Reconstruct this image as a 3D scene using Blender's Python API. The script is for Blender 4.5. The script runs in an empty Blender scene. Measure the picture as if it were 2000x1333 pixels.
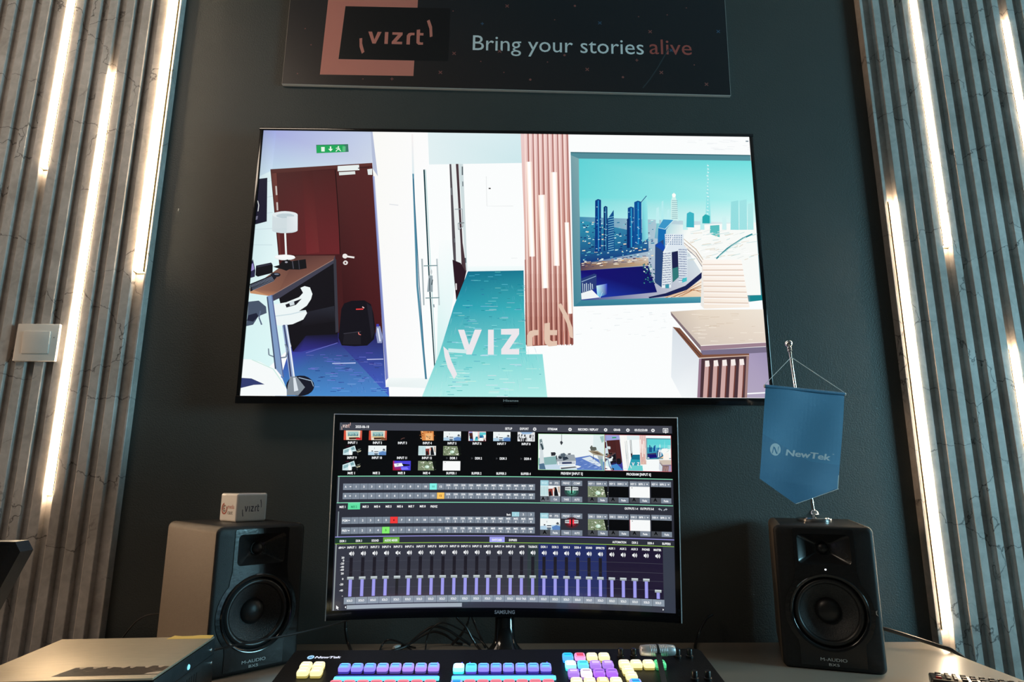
import bpy, bmesh, math, random
from math import sin, cos, pi, radians, hypot
from mathutils import Vector, Matrix, Euler

SC = bpy.context.scene
COL = SC.collection

# ------------------------------------------------------------------ camera
cam_data = bpy.data.cameras.new('camera')
cam_data.sensor_width = 36.0
cam_data.lens = 22.766
cam_data.clip_start = 0.02
cam = bpy.data.objects.new('camera', cam_data)
COL.objects.link(cam)
cam.matrix_world = (Matrix.Translation((-0.02376, -1.5337, 1.10907))
                    @ Matrix.Rotation(-0.02283, 4, 'Z') @ Matrix.Rotation(0.20709, 4, 'X')
                    @ Matrix.Rotation(-0.00185, 4, 'Y') @ Matrix.Rotation(pi / 2, 4, 'X'))
SC.camera = cam

# ------------------------------------------------------------------ world, lights, exposure
SC.view_settings.view_transform = 'Standard'
SC.view_settings.look = 'None'
SC.view_settings.gamma = 1.0
SC.view_settings.exposure = 0.0
SC.view_settings.use_curve_mapping = False
world = bpy.data.worlds.new('world')
SC.world = world
world.use_nodes = True
bg = world.node_tree.nodes['Background']
bg.inputs[0].default_value = (0.30, 0.55, 0.75, 1)
bg.inputs[1].default_value = 0.35


def area_light(name, loc, aim, sx, sy, power, colour, spread=pi):
    d = bpy.data.lights.new(name, 'AREA')
    d.shape = 'RECTANGLE'
    d.size, d.size_y = sx, sy
    d.energy = power
    d.color = colour
    d.spread = spread
    o = bpy.data.objects.new(name, d)
    COL.objects.link(o)
    o.location = loc
    o.rotation_euler = (Vector(aim) - Vector(loc)).to_track_quat('-Z', 'Y').to_euler()
    return o


# cool daylight through the window far to the right, warm light from the far left side of the room
area_light('window_daylight', (4.12, -1.62, 1.55), (0.2, -0.2, 1.40), 1.1, 1.0, 138.0, (0.40, 0.84, 1.0))
area_light('warm_side_light', (-3.95, -0.22, 1.30), (-0.8, -0.1, 1.05), 0.3, 0.5, 45.0, (1.0, 0.66, 0.40))
area_light('ceiling_light', (-1.5, -1.05, 2.80), (-1.5, -1.05, 0.0), 0.9, 0.5, 14.0, (1.0, 0.82, 0.65))


# ------------------------------------------------------------------ materials
def lin(h):
    if isinstance(h, str):
        h = int(h, 16)
    out = []
    for s in (16, 8, 0):
        c = ((h >> s) & 255) / 255.0
        out.append(c / 12.92 if c <= 0.04045 else ((c + 0.055) / 1.055) ** 2.4)
    return tuple(out)


def new_mat(name):
    m = bpy.data.materials.new(name)
    m.use_nodes = True
    nt = m.node_tree
    return m, nt, nt.nodes['Principled BSDF']


def surf(name, rgb, rough=0.5, metal=0.0, var=0.12, scale=30.0, bump=0.0, bscale=200.0, spec=0.5, coat=0.0, rvar=0.0, stretch=None):
    """procedural surface: base colour modulated by noise, optional noise bump and roughness variation"""
    m, nt, b = new_mat(name)
    N, Lk = nt.nodes, nt.links
    tc = N.new('ShaderNodeTexCoord')
    src = tc.outputs['Object']
    if stretch:
        mp = N.new('ShaderNodeMapping')
        mp.inputs['Scale'].default_value = stretch
        Lk.new(src, mp.inputs[0])
        src = mp.outputs[0]
    nz = N.new('ShaderNodeTexNoise')
    nz.inputs['Scale'].default_value = scale
    nz.inputs['Detail'].default_value = 4
    Lk.new(src, nz.inputs['Vector'])
    rp = N.new('ShaderNodeValToRGB')
    rp.color_ramp.elements[0].position = 0.3
    rp.color_ramp.elements[1].position = 0.7
    rp.color_ramp.elements[0].color = tuple(c * (1 - var) for c in rgb) + (1,)
    rp.color_ramp.elements[1].color = tuple(min(1, c * (1 + var)) for c in rgb) + (1,)
    Lk.new(nz.outputs['Fac'], rp.inputs[0])
    Lk.new(rp.outputs[0], b.inputs['Base Color'])
    b.inputs['Roughness'].default_value = rough
    b.inputs['Metallic'].default_value = metal
    b.inputs['Specular IOR Level'].default_value = spec
    b.inputs['Coat Weight'].default_value = coat
    if rvar:
        mr = N.new('ShaderNodeMapRange')
        mr.inputs['To Min'].default_value = max(0.02, rough - rvar)
        mr.inputs['To Max'].default_value = rough + rvar
        Lk.new(nz.outputs['Fac'], mr.inputs['Value'])
        Lk.new(mr.outputs[0], b.inputs['Roughness'])
    if bump:
        n2 = N.new('ShaderNodeTexNoise')
        n2.inputs['Scale'].default_value = bscale
        n2.inputs['Detail'].default_value = 2
        Lk.new(src, n2.inputs['Vector'])
        bp = N.new('ShaderNodeBump')
        bp.inputs['Strength'].default_value = bump
        bp.inputs['Distance'].default_value = 0.002
        Lk.new(n2.outputs['Fac'], bp.inputs['Height'])
        Lk.new(bp.outputs[0], b.inputs['Normal'])
    return m


def marble():
    m, nt, b = new_mat('grey_marble_slats')
    N, Lk = nt.nodes, nt.links
    tc = N.new('ShaderNodeTexCoord')
    nz = N.new('ShaderNodeTexNoise')
    nz.inputs['Scale'].default_value = 9
    nz.inputs['Detail'].default_value = 7
    Lk.new(tc.outputs['Object'], nz.inputs['Vector'])
    rp = N.new('ShaderNodeValToRGB')
    rp.color_ramp.elements[0].position = 0.28
    rp.color_ramp.elements[1].position = 0.72
    rp.color_ramp.elements[0].color = (0.46, 0.42, 0.39, 1)
    rp.color_ramp.elements[1].color = (0.68, 0.63, 0.60, 1)
    Lk.new(nz.outputs['Fac'], rp.inputs[0])
    # fine soft veining
    wv = N.new('ShaderNodeTexNoise')
    wv.inputs['Scale'].default_value = 34
    wv.inputs['Detail'].default_value = 5
    wv.inputs['Distortion'].default_value = 1.6
    Lk.new(tc.outputs['Object'], wv.inputs['Vector'])
    # cracks : warped voronoi edges, only where a mask allows them
    mix = N.new('ShaderNodeMix')
    mix.data_type = 'VECTOR'
    mix.inputs['Factor'].default_value = 0.10
    Lk.new(tc.outputs['Object'], mix.inputs[4])
    n3 = N.new('ShaderNodeTexNoise')
    n3.inputs['Scale'].default_value = 14
    n3.inputs['Detail'].default_value = 6
    Lk.new(tc.outputs['Object'], n3.inputs['Vector'])
    Lk.new(n3.outputs['Color'], mix.inputs[5])
    vo = N.new('ShaderNodeTexVoronoi')
    vo.feature = 'DISTANCE_TO_EDGE'
    vo.inputs['Scale'].default_value = 6.5
    Lk.new(mix.outputs[1], vo.inputs['Vector'])
    cr = N.new('ShaderNodeMapRange')
    cr.inputs['From Min'].default_value = 0.002
    cr.inputs['From Max'].default_value = 0.011
    cr.inputs['To Min'].default_value = 1.0
    cr.inputs['To Max'].default_value = 0.0
    Lk.new(vo.outputs['Distance'], cr.inputs['Value'])
    mk = N.new('ShaderNodeTexNoise')
    mk.inputs['Scale'].default_value = 5
    mk.inputs['Detail'].default_value = 3
    Lk.new(tc.outputs['Object'], mk.inputs['Vector'])
    mr = N.new('ShaderNodeMapRange')
    mr.inputs['From Min'].default_value = 0.43
    mr.inputs['From Max'].default_value = 0.52
    Lk.new(mk.outputs['Fac'], mr.inputs['Value'])
    mul = N.new('ShaderNodeMath')
    mul.operation = 'MULTIPLY'
    Lk.new(cr.outputs[0], mul.inputs[0])
    Lk.new(mr.outputs[0], mul.inputs[1])
    m2 = N.new('ShaderNodeMath')
    m2.operation = 'MULTIPLY'
    m2.inputs[1].default_value = 0.80
    Lk.new(mul.outputs[0], m2.inputs[0])
    mv = N.new('ShaderNodeMix')
    mv.data_type = 'RGBA'
    mv.blend_type = 'MULTIPLY'
    mv.inputs['Factor'].default_value = 0.5
    Lk.new(rp.outputs[0], mv.inputs[6])
    Lk.new(wv.outputs['Fac'], mv.inputs[7])
    mc = N.new('ShaderNodeMix')
    mc.data_type = 'RGBA'
    Lk.new(m2.outputs[0], mc.inputs['Factor'])
    Lk.new(mv.outputs[2], mc.inputs[6])
    mc.inputs[7].default_value = (0.035, 0.03, 0.028, 1)
    Lk.new(mc.outputs[2], b.inputs['Base Color'])
    b.inputs['Roughness'].default_value = 0.42
    return m


def attr_mat(name, emit=0.0, rough=0.4, spec=0.5, bump=0.0, bscale=900.0, coat=0.0):
    """colours printed on / shown by a surface, read from the mesh's own colour layer; fine noise as pixel or paper grain"""
    m, nt, b = new_mat(name)
    N, Lk = nt.nodes, nt.links
    at = N.new('ShaderNodeAttribute')
    at.attribute_name = 'art'
    b.inputs['Roughness'].default_value = rough
    b.inputs['Specular IOR Level'].default_value = spec
    b.inputs['Coat Weight'].default_value = coat
    if emit:
        b.inputs['Base Color'].default_value = (0.004, 0.004, 0.005, 1)
        Lk.new(at.outputs['Color'], b.inputs['Emission Color'])
        b.inputs['Emission Strength'].default_value = emit
        m.cycles.emission_sampling = 'NONE'
    else:
        Lk.new(at.outputs['Color'], b.inputs['Base Color'])
    if bump:
        tc = N.new('ShaderNodeTexCoord')
        nz = N.new('ShaderNodeTexNoise')
        nz.inputs['Scale'].default_value = bscale
        Lk.new(tc.outputs['Object'], nz.inputs['Vector'])
        bp = N.new('ShaderNodeBump')
        bp.inputs['Strength'].default_value = bump
        bp.inputs['Distance'].default_value = 0.001
        Lk.new(nz.outputs['Fac'], bp.inputs['Height'])
        Lk.new(bp.outputs[0], b.inputs['Normal'])
    return m


def glow(name, rgb, strength, base=0.6):
    m, nt, b = new_mat(name)
    b.inputs['Base Color'].default_value = tuple(base * c for c in rgb) + (1,)
    b.inputs['Emission Color'].default_value = tuple(rgb) + (1,)
    b.inputs['Emission Strength'].default_value = strength
    b.inputs['Roughness'].default_value = 0.4
    return m


M = {}
M['wall'] = surf('dark_green_grey_paint', (0.050, 0.054, 0.051), 0.55, var=0.05, scale=6, bump=0.42, bscale=280)
M['plain'] = surf('side_wall_paint', (0.12, 0.12, 0.115), 0.7, var=0.05, scale=5, bump=0.2, bscale=200)
M['ceil'] = surf('ceiling_paint', (0.16, 0.16, 0.16), 0.8, var=0.04, scale=4)
M['floor'] = surf('dark_carpet', (0.06, 0.06, 0.07), 0.9, var=0.4, scale=300, bump=0.5, bscale=700)
M['marble'] = marble()
M['desk'] = surf('taupe_laminate', (0.36, 0.300, 0.245), 0.28, var=0.015, scale=60, rvar=0.012, stretch=(1, 6, 6))
M['desk_leg'] = surf('dark_steel', (0.05, 0.05, 0.055), 0.45, metal=0.6)
M['black'] = surf('black_plastic', (0.010, 0.010, 0.011), 0.42, var=0.2, scale=80, bump=0.1, bscale=600)
M['gloss'] = surf('gloss_black_plastic', (0.006, 0.006, 0.007), 0.12, var=0.2, scale=20, coat=0.3)
M['satin'] = surf('satin_black_vinyl', (0.014, 0.014, 0.015), 0.50, var=0.15, scale=160, bump=0.25, bscale=900, spec=0.32)
M['rubber'] = surf('black_rubber', (0.012, 0.012, 0.013), 0.38, var=0.2, scale=60)
M['cone'] = surf('woven_speaker_cone', (0.020, 0.021, 0.023), 0.5, var=0.5, scale=420, bump=0.5, bscale=500)
M['chrome'] = surf('polished_chrome', (0.82, 0.82, 0.83), 0.10, metal=1.0, var=0.04, scale=10)
M['alu'] = surf('brushed_aluminium', (0.62, 0.61, 0.60), 0.32, metal=1.0, var=0.06, scale=50, stretch=(1, 1, 30))
M['trim'] = surf('silver_trim', (0.70, 0.70, 0.72), 0.22, metal=1.0, var=0.05, scale=30)
M['acrylic'] = surf('clear_acrylic_edge', (0.92, 0.94, 0.97), 0.55, var=0.03, scale=30)
M['acrylic'].node_tree.nodes['Principled BSDF'].inputs['Transmission Weight'].default_value = 0.9
M['lip'] = surf('led_profile_edge', (0.30, 0.26, 0.15), 0.5, metal=0.5)
M['led'] = glow('led_diffuser', (1.0, 0.76, 0.50), 50.0)
M['switch'] = surf('ivory_switch_plastic', (0.66, 0.63, 0.59), 0.35, var=0.03, scale=20)
M['silver'] = surf('champagne_metal_cover', (0.56, 0.48, 0.36), 0.46, metal=0.6, var=0.06, scale=40, bump=0.05, bscale=500, stretch=(1, 8, 1))
M['box_side'] = surf('blue_black_steel', (0.035, 0.045, 0.05), 0.42, metal=0.3, var=0.15, scale=60, bump=0.1, bscale=300)
M['box_front'] = surf('dark_red_front', (0.05, 0.012, 0.016), 0.35, var=0.2, scale=20)
M['console'] = surf('matt_black_console', (0.0035, 0.0035, 0.0045), 0.45, var=0.25, scale=90, bump=0.1, bscale=500, spec=0.25)
M['cable'] = surf('black_cable_sheath', (0.012, 0.012, 0.013), 0.30, var=0.15, scale=50)
M['plug'] = surf('white_plug_plastic', (0.55, 0.55, 0.55), 0.35, var=0.05)
M['cord'] = surf('white_cord', (0.75, 0.75, 0.74), 0.6, var=0.06, scale=400, bump=0.3, bscale=900)
M['remote'] = surf('remote_black_plastic', (0.018, 0.015, 0.014), 0.30, var=0.1, scale=60)
M['rbutton'] = surf('remote_button_rubber', (0.022, 0.022, 0.022), 0.5, var=0.1)
M['tape'] = surf('cream_tape', (0.62, 0.50, 0.34), 0.5, var=0.2, scale=90)
M['tv_art'] = attr_mat('television_picture', 1.0, 0.4, 0.15)
M['ui_art'] = attr_mat('monitor_picture', 1.0, 0.18, coat=0.2)
M['print'] = attr_mat('printed_board', 0.0, 0.38, bump=0.05)
M['card'] = attr_mat('glossy_printed_card', 0.0, 0.14, bump=0.10, bscale=120, coat=0.7)
M['cloth'] = attr_mat('satin_cloth_print', 0.0, 0.45, bump=0.35, bscale=2200)
M['mark'] = attr_mat('printed_marking', 0.0, 0.35)
M['key'] = attr_mat('backlit_keycaps', 1.3, 0.35)
M['key'].cycles.emission_sampling = 'AUTO'
M['logo_glow'] = attr_mat('backlit_logo', 1.0, 0.35)
M['glass'], _nt, _b = new_mat('window_glass')
_b.inputs['Transmission Weight'].default_value = 1.0
_b.inputs['Roughness'].default_value = 0.0
_b.inputs['IOR'].default_value = 1.02

M['white_dot'] = glow('white_status_light', (0.9, 0.95, 1.0), 2.5)
M['cyan_dot'] = glow('cyan_power_light', (0.25, 0.75, 0.95), 1.1)
M['cyan_strip'] = glow('cyan_light_strip', (0.16, 0.80, 1.0), 1.1)
M['blue_strip'] = glow('deep_blue_light_strip', (0.01, 0.03, 0.30), 1.0)
M['pilot_on'] = glow('blue_pilot_light', (0.10, 0.10, 1.0), 1.6)
M['pilot_off'] = surf('dark_pilot_light', (0.02, 0.02, 0.03), 0.25)
M['console_knob'] = surf('console_knob_plastic', (0.012, 0.012, 0.013), 0.30)
M['grip'] = surf('satin_silver_grip', (0.62, 0.62, 0.64), 0.38, metal=0.55, var=0.05, scale=60)
M['pen_blue'] = surf('pennant_hem_cloth', (0.038, 0.165, 0.300), 0.5, var=0.08, scale=300, bump=0.3, bscale=1800)
M['red_button'] = surf('red_rubber_button', (0.30, 0.02, 0.02), 0.45)
M['blue_button'] = surf('slate_blue_button', (0.05, 0.07, 0.10), 0.40)
M['tan_button'] = surf('tan_rubber_button', (0.14, 0.10, 0.075), 0.40)
M['smoked'] = surf('smoked_glass_front', (0.018, 0.014, 0.012), 0.16, coat=0.2)
M['warm_lit_side'] = surf('painted_warm_light_side', (0.105, 0.080, 0.057), 0.5, var=0.06, scale=120, bump=0.2, bscale=900)  # black speaker sides, with warm light falling on them put into the colour


# ------------------------------------------------------------------ object helpers
def tag(o, label=None, cat=None, group=None, kind=None):
    if label:
        o['label'] = label
    if cat:
        o['category'] = cat
    if group:
        o['group'] = group
    if kind:
        o['kind'] = kind
    return o


def thing(name, label, cat, loc=(0, 0, 0), rotz=0.0, group=None):
    o = bpy.data.objects.new(name, None)
    o.empty_display_size = 0.05
    COL.objects.link(o)
    o.location = loc
    o.rotation_euler = (0, 0, rotz)
    return tag(o, label, cat, group)


def obj(name, bm, mat, parent=None, smooth=0.6):
    """one bmesh -> one linked mesh object, smooth shaded with sharp creases"""
    bm.normal_update()
    for f in bm.faces:
        f.smooth = smooth > 0
    if smooth > 0:
        for e in bm.edges:
            if len(e.link_faces) == 2 and e.calc_face_angle(0) > smooth:
                e.smooth = False
    me = bpy.data.meshes.new(name)
    bm.to_mesh(me)
    bm.free()
    me.materials.append(mat)
    o = bpy.data.objects.new(name, me)
    COL.objects.link(o)
    if parent:
        o.parent = parent
    return o


def struct(name, bm, mat, parent=None):
    o = obj(name, bm, mat, parent, 0)
    if not parent:
        o['kind'] = 'structure'
    return o


def add_box(bm, c, s, bevel=0.0, seg=2, mat=None):
    r = bmesh.ops.create_cube(bm, size=1.0)
    vs = r['verts']
    for v in vs:
        v.co = Vector((v.co.x * s[0], v.co.y * s[1], v.co.z * s[2]))
    if bevel:
        es = list({e for v in vs for e in v.link_edges})
        rb = bmesh.ops.bevel(bm, geom=es, offset=bevel, segments=seg, affect='EDGES', profile=0.5)
        vs = list({v for f in rb['faces'] for v in f.verts} | {v for v in vs if v.is_valid})
    T = Matrix.Translation(c) @ (mat or Matrix.Identity(4))
    for v in vs:
        v.co = T @ v.co
    return vs


def box_bm(c, s, bevel=0.0, seg=2, mat=None):
    bm = bmesh.new()
    add_box(bm, c, s, bevel, seg, mat)
    return bm


def loft(bm, loops, close=True, cap0=False, cap1=False):
    rows = [[bm.verts.new(p) for p in lp] for lp in loops]
    n = len(rows[0])
    for a, b in zip(rows, rows[1:]):
        for i in range(n if close else n - 1):
            j = (i + 1) % n
            bm.faces.new((a[i], a[j], b[j], b[i]))
    if cap0:
        bm.faces.new(list(reversed(rows[0])))
    if cap1:
        bm.faces.new(rows[-1])
    return rows


def add_lathe(bm, prof, seg=32, fr=None, cap0=False, cap1=False, sy=1.0):
    """prof: (radius, height) pairs about local Z; fr maps local to wanted frame"""
    fr = fr or Matrix.Identity(4)
    lps = []
    for r, h in prof:
        r = max(r, 1e-5)
        lps.append([fr @ Vector((r * cos(2 * pi * i / seg), sy * r * sin(2 * pi * i / seg), h)) for i in range(seg)])
    loft(bm, lps, True, cap0, cap1)


def spline(pts, n=10):
    P = [Vector(p) for p in pts]
    P = [P[0] * 2 - P[1]] + P + [P[-1] * 2 - P[-2]]
    out = []
    for i in range(1, len(P) - 2):
        for k in range(n):
            t = k / n
            a, b, c, d = P[i - 1], P[i], P[i + 1], P[i + 2]
            out.append(0.5 * ((2 * b) + (c - a) * t + (2 * a - 5 * b + 4 * c - d) * t * t + (3 * b - a - 3 * c + d) * t ** 3))
    out.append(P[-2])
    return out


def add_tube(bm, pts, r, seg=10, smooth_n=10):
    pts = spline(pts, smooth_n) if smooth_n else [Vector(p) for p in pts]
    lps = []
    up = Vector((0.13, 0.2, 1)).normalized()
    for i, p in enumerate(pts):
        d = (pts[min(i + 1, len(pts) - 1)] - pts[max(i - 1, 0)]).normalized()
        a = d.cross(up)
        if a.length < 0.05:
            a = d.cross(Vector((1, 0, 0)))
        a.normalize()
        b = d.cross(a)
        lps.append([p + r * (cos(2 * pi * k / seg) * a + sin(2 * pi * k / seg) * b) for k in range(seg)])
    loft(bm, lps, True, True, True)


def add_prism(bm, outline, place, d0, d1):
    """closed 2-D outline extruded from depth d0 to d1; place(u, v, d) -> point"""
    a = [bm.verts.new(place(u, v, d0)) for u, v in outline]
    b = [bm.verts.new(place(u, v, d1)) for u, v in outline]
    n = len(a)
    for i in range(n):
        j = (i + 1) % n
        bm.faces.new((a[i], a[j], b[j], b[i]))
    bm.faces.new(list(reversed(a)))
    bm.faces.new(b)


def rrect(cx, cz, hw, hh, r, n=5):
    out = []
    for sx, sz, a0 in ((1, 1, 0), (-1, 1, 90), (-1, -1, 180), (1, -1, 270)):
        for k in range(n + 1):
            a = radians(a0 + 90 * k / n)
            out.append((cx + sx * (hw - r) + r * cos(a), cz + sz * (hh - r) + r * sin(a)))
    return out


def circle(cx, cz, r, n=24, a0=0.0):
    return [(cx + r * cos(a0 + 2 * pi * i / n), cz + r * sin(a0 + 2 * pi * i / n)) for i in range(n)]


# ------------------------------------------------------------------ lettering and flat artwork
_glyph = {}


def glyphs(s, bold):
    k = (s, bold)
    if k not in _glyph:
        cu = bpy.data.curves.new('lettering', 'FONT')
        cu.body = s
        cu.size = 1.0
        cu.resolution_u = 3
        cu.offset = bold
        cu.dimensions = '2D'
        cu.fill_mode = 'FRONT'
        o = bpy.data.objects.new('lettering', cu)
        COL.objects.link(o)
        dg = bpy.context.evaluated_depsgraph_get()
        ev = o.evaluated_get(dg)
        me = ev.to_mesh()
        vs = [(v.co.x, v.co.y) for v in me.vertices]
        fs = [tuple(p.vertices) for p in me.polygons]
        ev.to_mesh_clear()
        bpy.data.objects.remove(o)
        bpy.data.curves.remove(cu)
        _glyph[k] = (vs, fs)
    return _glyph[k]


CAP = None


def cap_height():
    global CAP
    if CAP is None:
        vs, _ = glyphs('H', 0.0)
        CAP = max(v[1] for v in vs) - min(v[1] for v in vs)
    return CAP


VIZRT = [  # strokes of the logo, unit width, y down from the top of the lower-case letters
    [(0, 0), (.068, 0), (.118, .66), (.170, 0), (.240, 0), (.145, 1), (.086, 1)],
    [(.302, 0), (.364, 0), (.364, 1), (.302, 1)],
    [(.436, 0), (.622, 0), (.622, .2), (.518, .79), (.622, .79), (.622, 1), (.434, 1), (.434, .8), (.538, .21), (.436, .21)],
    [(.700, 1), (.700, .24), (.730, .05), (.770, 0), (.838, 0), (.838, .21), (.786, .21), (.762, .32), (.762, 1)],
    [(.874, -.26), (.936, -.30), (.936, 0), (1.0, 0), (1.0, .21), (.936, .21), (.936, .74), (.958, .80), (1.0, .79), (1.0, .99), (.918, 1.0), (.880, .86)],
    [(-.152, .60), (-.102, .56), (-.098, 1.0), (-.046, 1.72), (-.090, 1.88), (-.140, 1.30)],
    [(1.050, -1.04), (1.098, -1.16), (1.150, -.56), (1.166, .26), (1.118, .34), (1.104, -.36)],
]


class Art:
    """flat coloured shapes laid on a surface; later shapes lie a hair above the ones they cover"""

    def __init__(s, place, w, h, step=1.5e-5, slabs=None):
        s.place, s.w, s.h, s.step, s.slabs = place, w, h, step, slabs
        s.v, s.f, s.c = [], [], []
        s.new_sheet(place, w, h)

    def new_sheet(s, place, w, h):
        s.place, s.w, s.h = place, w, h
        s.nx, s.ny = 120, 68
        s.lv = [[0] * s.nx for _ in range(s.ny)]

    def level(s, x0, y0, x1, y1):
        i0 = min(s.nx - 1, max(0, int(x0 / s.w * s.nx)))
        i1 = min(s.nx - 1, max(0, int(x1 / s.w * s.nx - 1e-6)))
        j0 = min(s.ny - 1, max(0, int(y0 / s.h * s.ny)))
        j1 = min(s.ny - 1, max(0, int(y1 / s.h * s.ny - 1e-6)))
        m = 0
        for j in range(j0, j1 + 1):
            m = max(m, max(s.lv[j][i0:i1 + 1]))
        m += 1
        for j in range(j0, j1 + 1):
            s.lv[j][i0:i1 + 1] = [m] * (i1 + 1 - i0)
        return m

    def raw(s, pts, col):
        b = len(s.v)
        s.v += [tuple(p) for p in pts]
        s.f.append(tuple(range(b, b + len(pts))))
        s.c.append([col] * len(pts))

    def poly(s, pts, col):
        xs = [p[0] for p in pts]
        ys = [p[1] for p in pts]
        d = s.level(min(xs), min(ys), max(xs), max(ys)) * s.step
        cols = col if isinstance(col, list) else [col] * len(pts)
        pieces = [list(zip(pts, cols))]
        if s.slabs:
            pieces = s.split(pieces[0], min(xs), max(xs))
        for pc in pieces:
            b = len(s.v)
            s.v += [tuple(s.place(p[0], p[1], d)) for p, _ in pc]
            s.f.append(tuple(range(b, b + len(pc))))
            s.c.append([lin(c) if isinstance(c, (str, int)) else c for _, c in pc])

    def split(s, pc, x0, x1):
        cuts = [k * s.slabs for k in range(int(x0 / s.slabs), int(x1 / s.slabs) + 2)]
        cuts = [c for c in cuts if x0 + 1e-6 < c < x1 - 1e-6]
        if not cuts or (len(cuts) == 1 and x1 - x0 < s.slabs * 0.35):
            return [pc]

        def clip(poly, cut, keep_left):
            out = []
            for i in range(len(poly)):
                (a, ca), (b, cb) = poly[i - 1], poly[i]
                ia = (a[0] <= cut) == keep_left
                ib = (b[0] <= cut) == keep_left
                if ia != ib:
                    t = (cut - a[0]) / (b[0] - a[0])
                    out.append(((cut, a[1] + t * (b[1] - a[1])), cb))
                if ib:
                    out.append((b, cb))
            return out
        res, rest = [], pc
        for c in cuts:
            l = clip(rest, c, True)
            if len(l) > 2:
                res.append(l)
            rest = clip(rest, c, False)
        if len(rest) > 2:
            res.append(rest)
        return res

    def rect(s, x0, y0, x1, y1, col):
        s.poly([(x0, y0), (x1, y0), (x1, y1), (x0, y1)], col)

    def disc(s, x, y, rx, ry, col, n=20):
        s.poly([(x + rx * cos(2 * pi * i / n), y + ry * sin(2 * pi * i / n)) for i in range(n)], col)

    def line(s, pts, w, col):
        for a, b in zip(pts, pts[1:]):
            dx, dy = b[0] - a[0], b[1] - a[1]
            l = hypot(dx, dy) or 1.0
            nx, ny = -dy / l * w / 2, dx / l * w / 2
            s.poly([(a[0] + nx, a[1] + ny), (b[0] + nx, b[1] + ny), (b[0] - nx, b[1] - ny), (a[0] - nx, a[1] - ny)], col)

    def text(s, t, x, y, h, col, align='C', bold=0.0, sx=1.0, fit=None, slant=0.0, strike=0):
        for k in range(strike):      # heavier strokes: the same letters struck again a touch to the side
            s.text(t, x + (k + 1) * 0.02 * h, y, h, col, align, bold, sx, fit, slant)
            s.text(t, x - (k + 1) * 0.02 * h, y, h, col, align, bold, sx, fit, slant)
        """h = capital height, y = middle of the capitals, fit = wanted total width"""
        vs, fs = glyphs(t, bold)
        if not vs:
            return
        k = h / cap_height()
        x0 = min(v[0] for v in vs)
        x1 = max(v[0] for v in vs)
        kx = fit / (x1 - x0) if fit else k * sx
        wd = (x1 - x0) * kx
        ox = x - (wd / 2 if align == 'C' else (wd if align == 'R' else 0)) - x0 * kx
        oy = y + h / 2
        d = s.level(x0 * kx + ox, y - h, x1 * kx + ox, y + h) * s.step
        b = len(s.v)
        s.v += [tuple(s.place(ox + v[0] * kx + slant * v[1] * k, oy - v[1] * k, d)) for v in vs]
        cl = lin(col) if isinstance(col, (str, int)) else col
        for f in fs:
            s.f.append(tuple(b + i for i in f))
            s.c.append([cl] * len(f))

    def vizrt(s, x, y, w, h, col, col2=None):
        for i, st in enumerate(VIZRT):
            s.poly([(x + px * w, y + py * h) for px, py in st], col if i < 3 or col2 is None else col2)

    def build(s, name, mat, parent=None):
        me = bpy.data.meshes.new(name)
        me.from_pydata(s.v, [], s.f)
        ca = me.color_attributes.new('art', 'FLOAT_COLOR', 'CORNER')
        flat = []
        for c in s.c:
            for k in c:
                flat += [k[0], k[1], k[2], 1.0]
        ca.data.foreach_set('color', flat)
        me.materials.append(mat)
        me.update()
        o = bpy.data.objects.new(name, me)
        COL.objects.link(o)
        if parent:
            o.parent = parent
        return o

    def slab_box(s, c, sz, col):
        x, y, z = (k / 2 for k in sz)
        V = [Vector(c) + Vector((a * x, b * y, d * z)) for a in (-1, 1) for b in (-1, 1) for d in (-1, 1)]
        for q in ((0, 1, 3, 2), (4, 6, 7, 5), (0, 4, 5, 1), (2, 3, 7, 6), (0, 2, 6, 4), (1, 5, 7, 3)):
            s.raw([V[i] for i in q], col)


cap_height()

# ================================================================== the room
WALL = 0.06      # face of the back wall
XL, XR, YF, ZC = -4.05, 4.20, -4.6, 2.86
struct('floor', box_bm((0, (YF + WALL) / 2, -0.03), (XR - XL + 0.4, WALL - YF + 0.4, 0.06)), M['floor'])
struct('ceiling', box_bm((0, (YF + WALL) / 2, ZC + 0.03), (XR - XL + 0.4, WALL - YF + 0.4, 0.06)), M['ceil'])
struct('wall_back', box_bm((0, WALL + 0.05, ZC / 2), (XR - XL, 0.1, ZC)), M['wall'])
struct('wall_left', box_bm((XL - 0.05, (YF + WALL) / 2, ZC / 2), (0.1, WALL - YF + 0.2, ZC)), M['plain'])
struct('wall_front', box_bm((0, YF - 0.05, ZC / 2), (XR - XL, 0.1, ZC)), M['plain'])
bm = bmesh.new()      # right wall with a window opening  y -2.22..-1.02, z 1.0..2.1
for y0, y1, z0, z1 in ((YF - 0.1, -2.22, 0, ZC), (-1.02, WALL + 0.1, 0, ZC), (-2.22, -1.02, 0, 1.0), (-2.22, -1.02, 2.1, ZC)):
    add_box(bm, (XR + 0.05, (y0 + y1) / 2, (z0 + z1) / 2), (0.1, y1 - y0, z1 - z0))
struct('wall_right', bm, M['plain'])
bm = bmesh.new()
for y0, y1, z0, z1 in ((-2.22, -2.17, 1.0, 2.1), (-1.07, -1.02, 1.0, 2.1), (-2.22, -1.02, 1.0, 1.05), (-2.22, -1.02, 2.05, 2.1)):
    add_box(bm, (XR + 0.06, (y0 + y1) / 2, (z0 + z1) / 2), (0.06, y1 - y0, z1 - z0), 0.004)
win = struct('window_1', bm, M['plug'])
obj('window_pane', box_bm((XR + 0.07, -1.62, 1.55), (0.006, 1.09, 0.99)), M['glass'], win)

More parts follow.
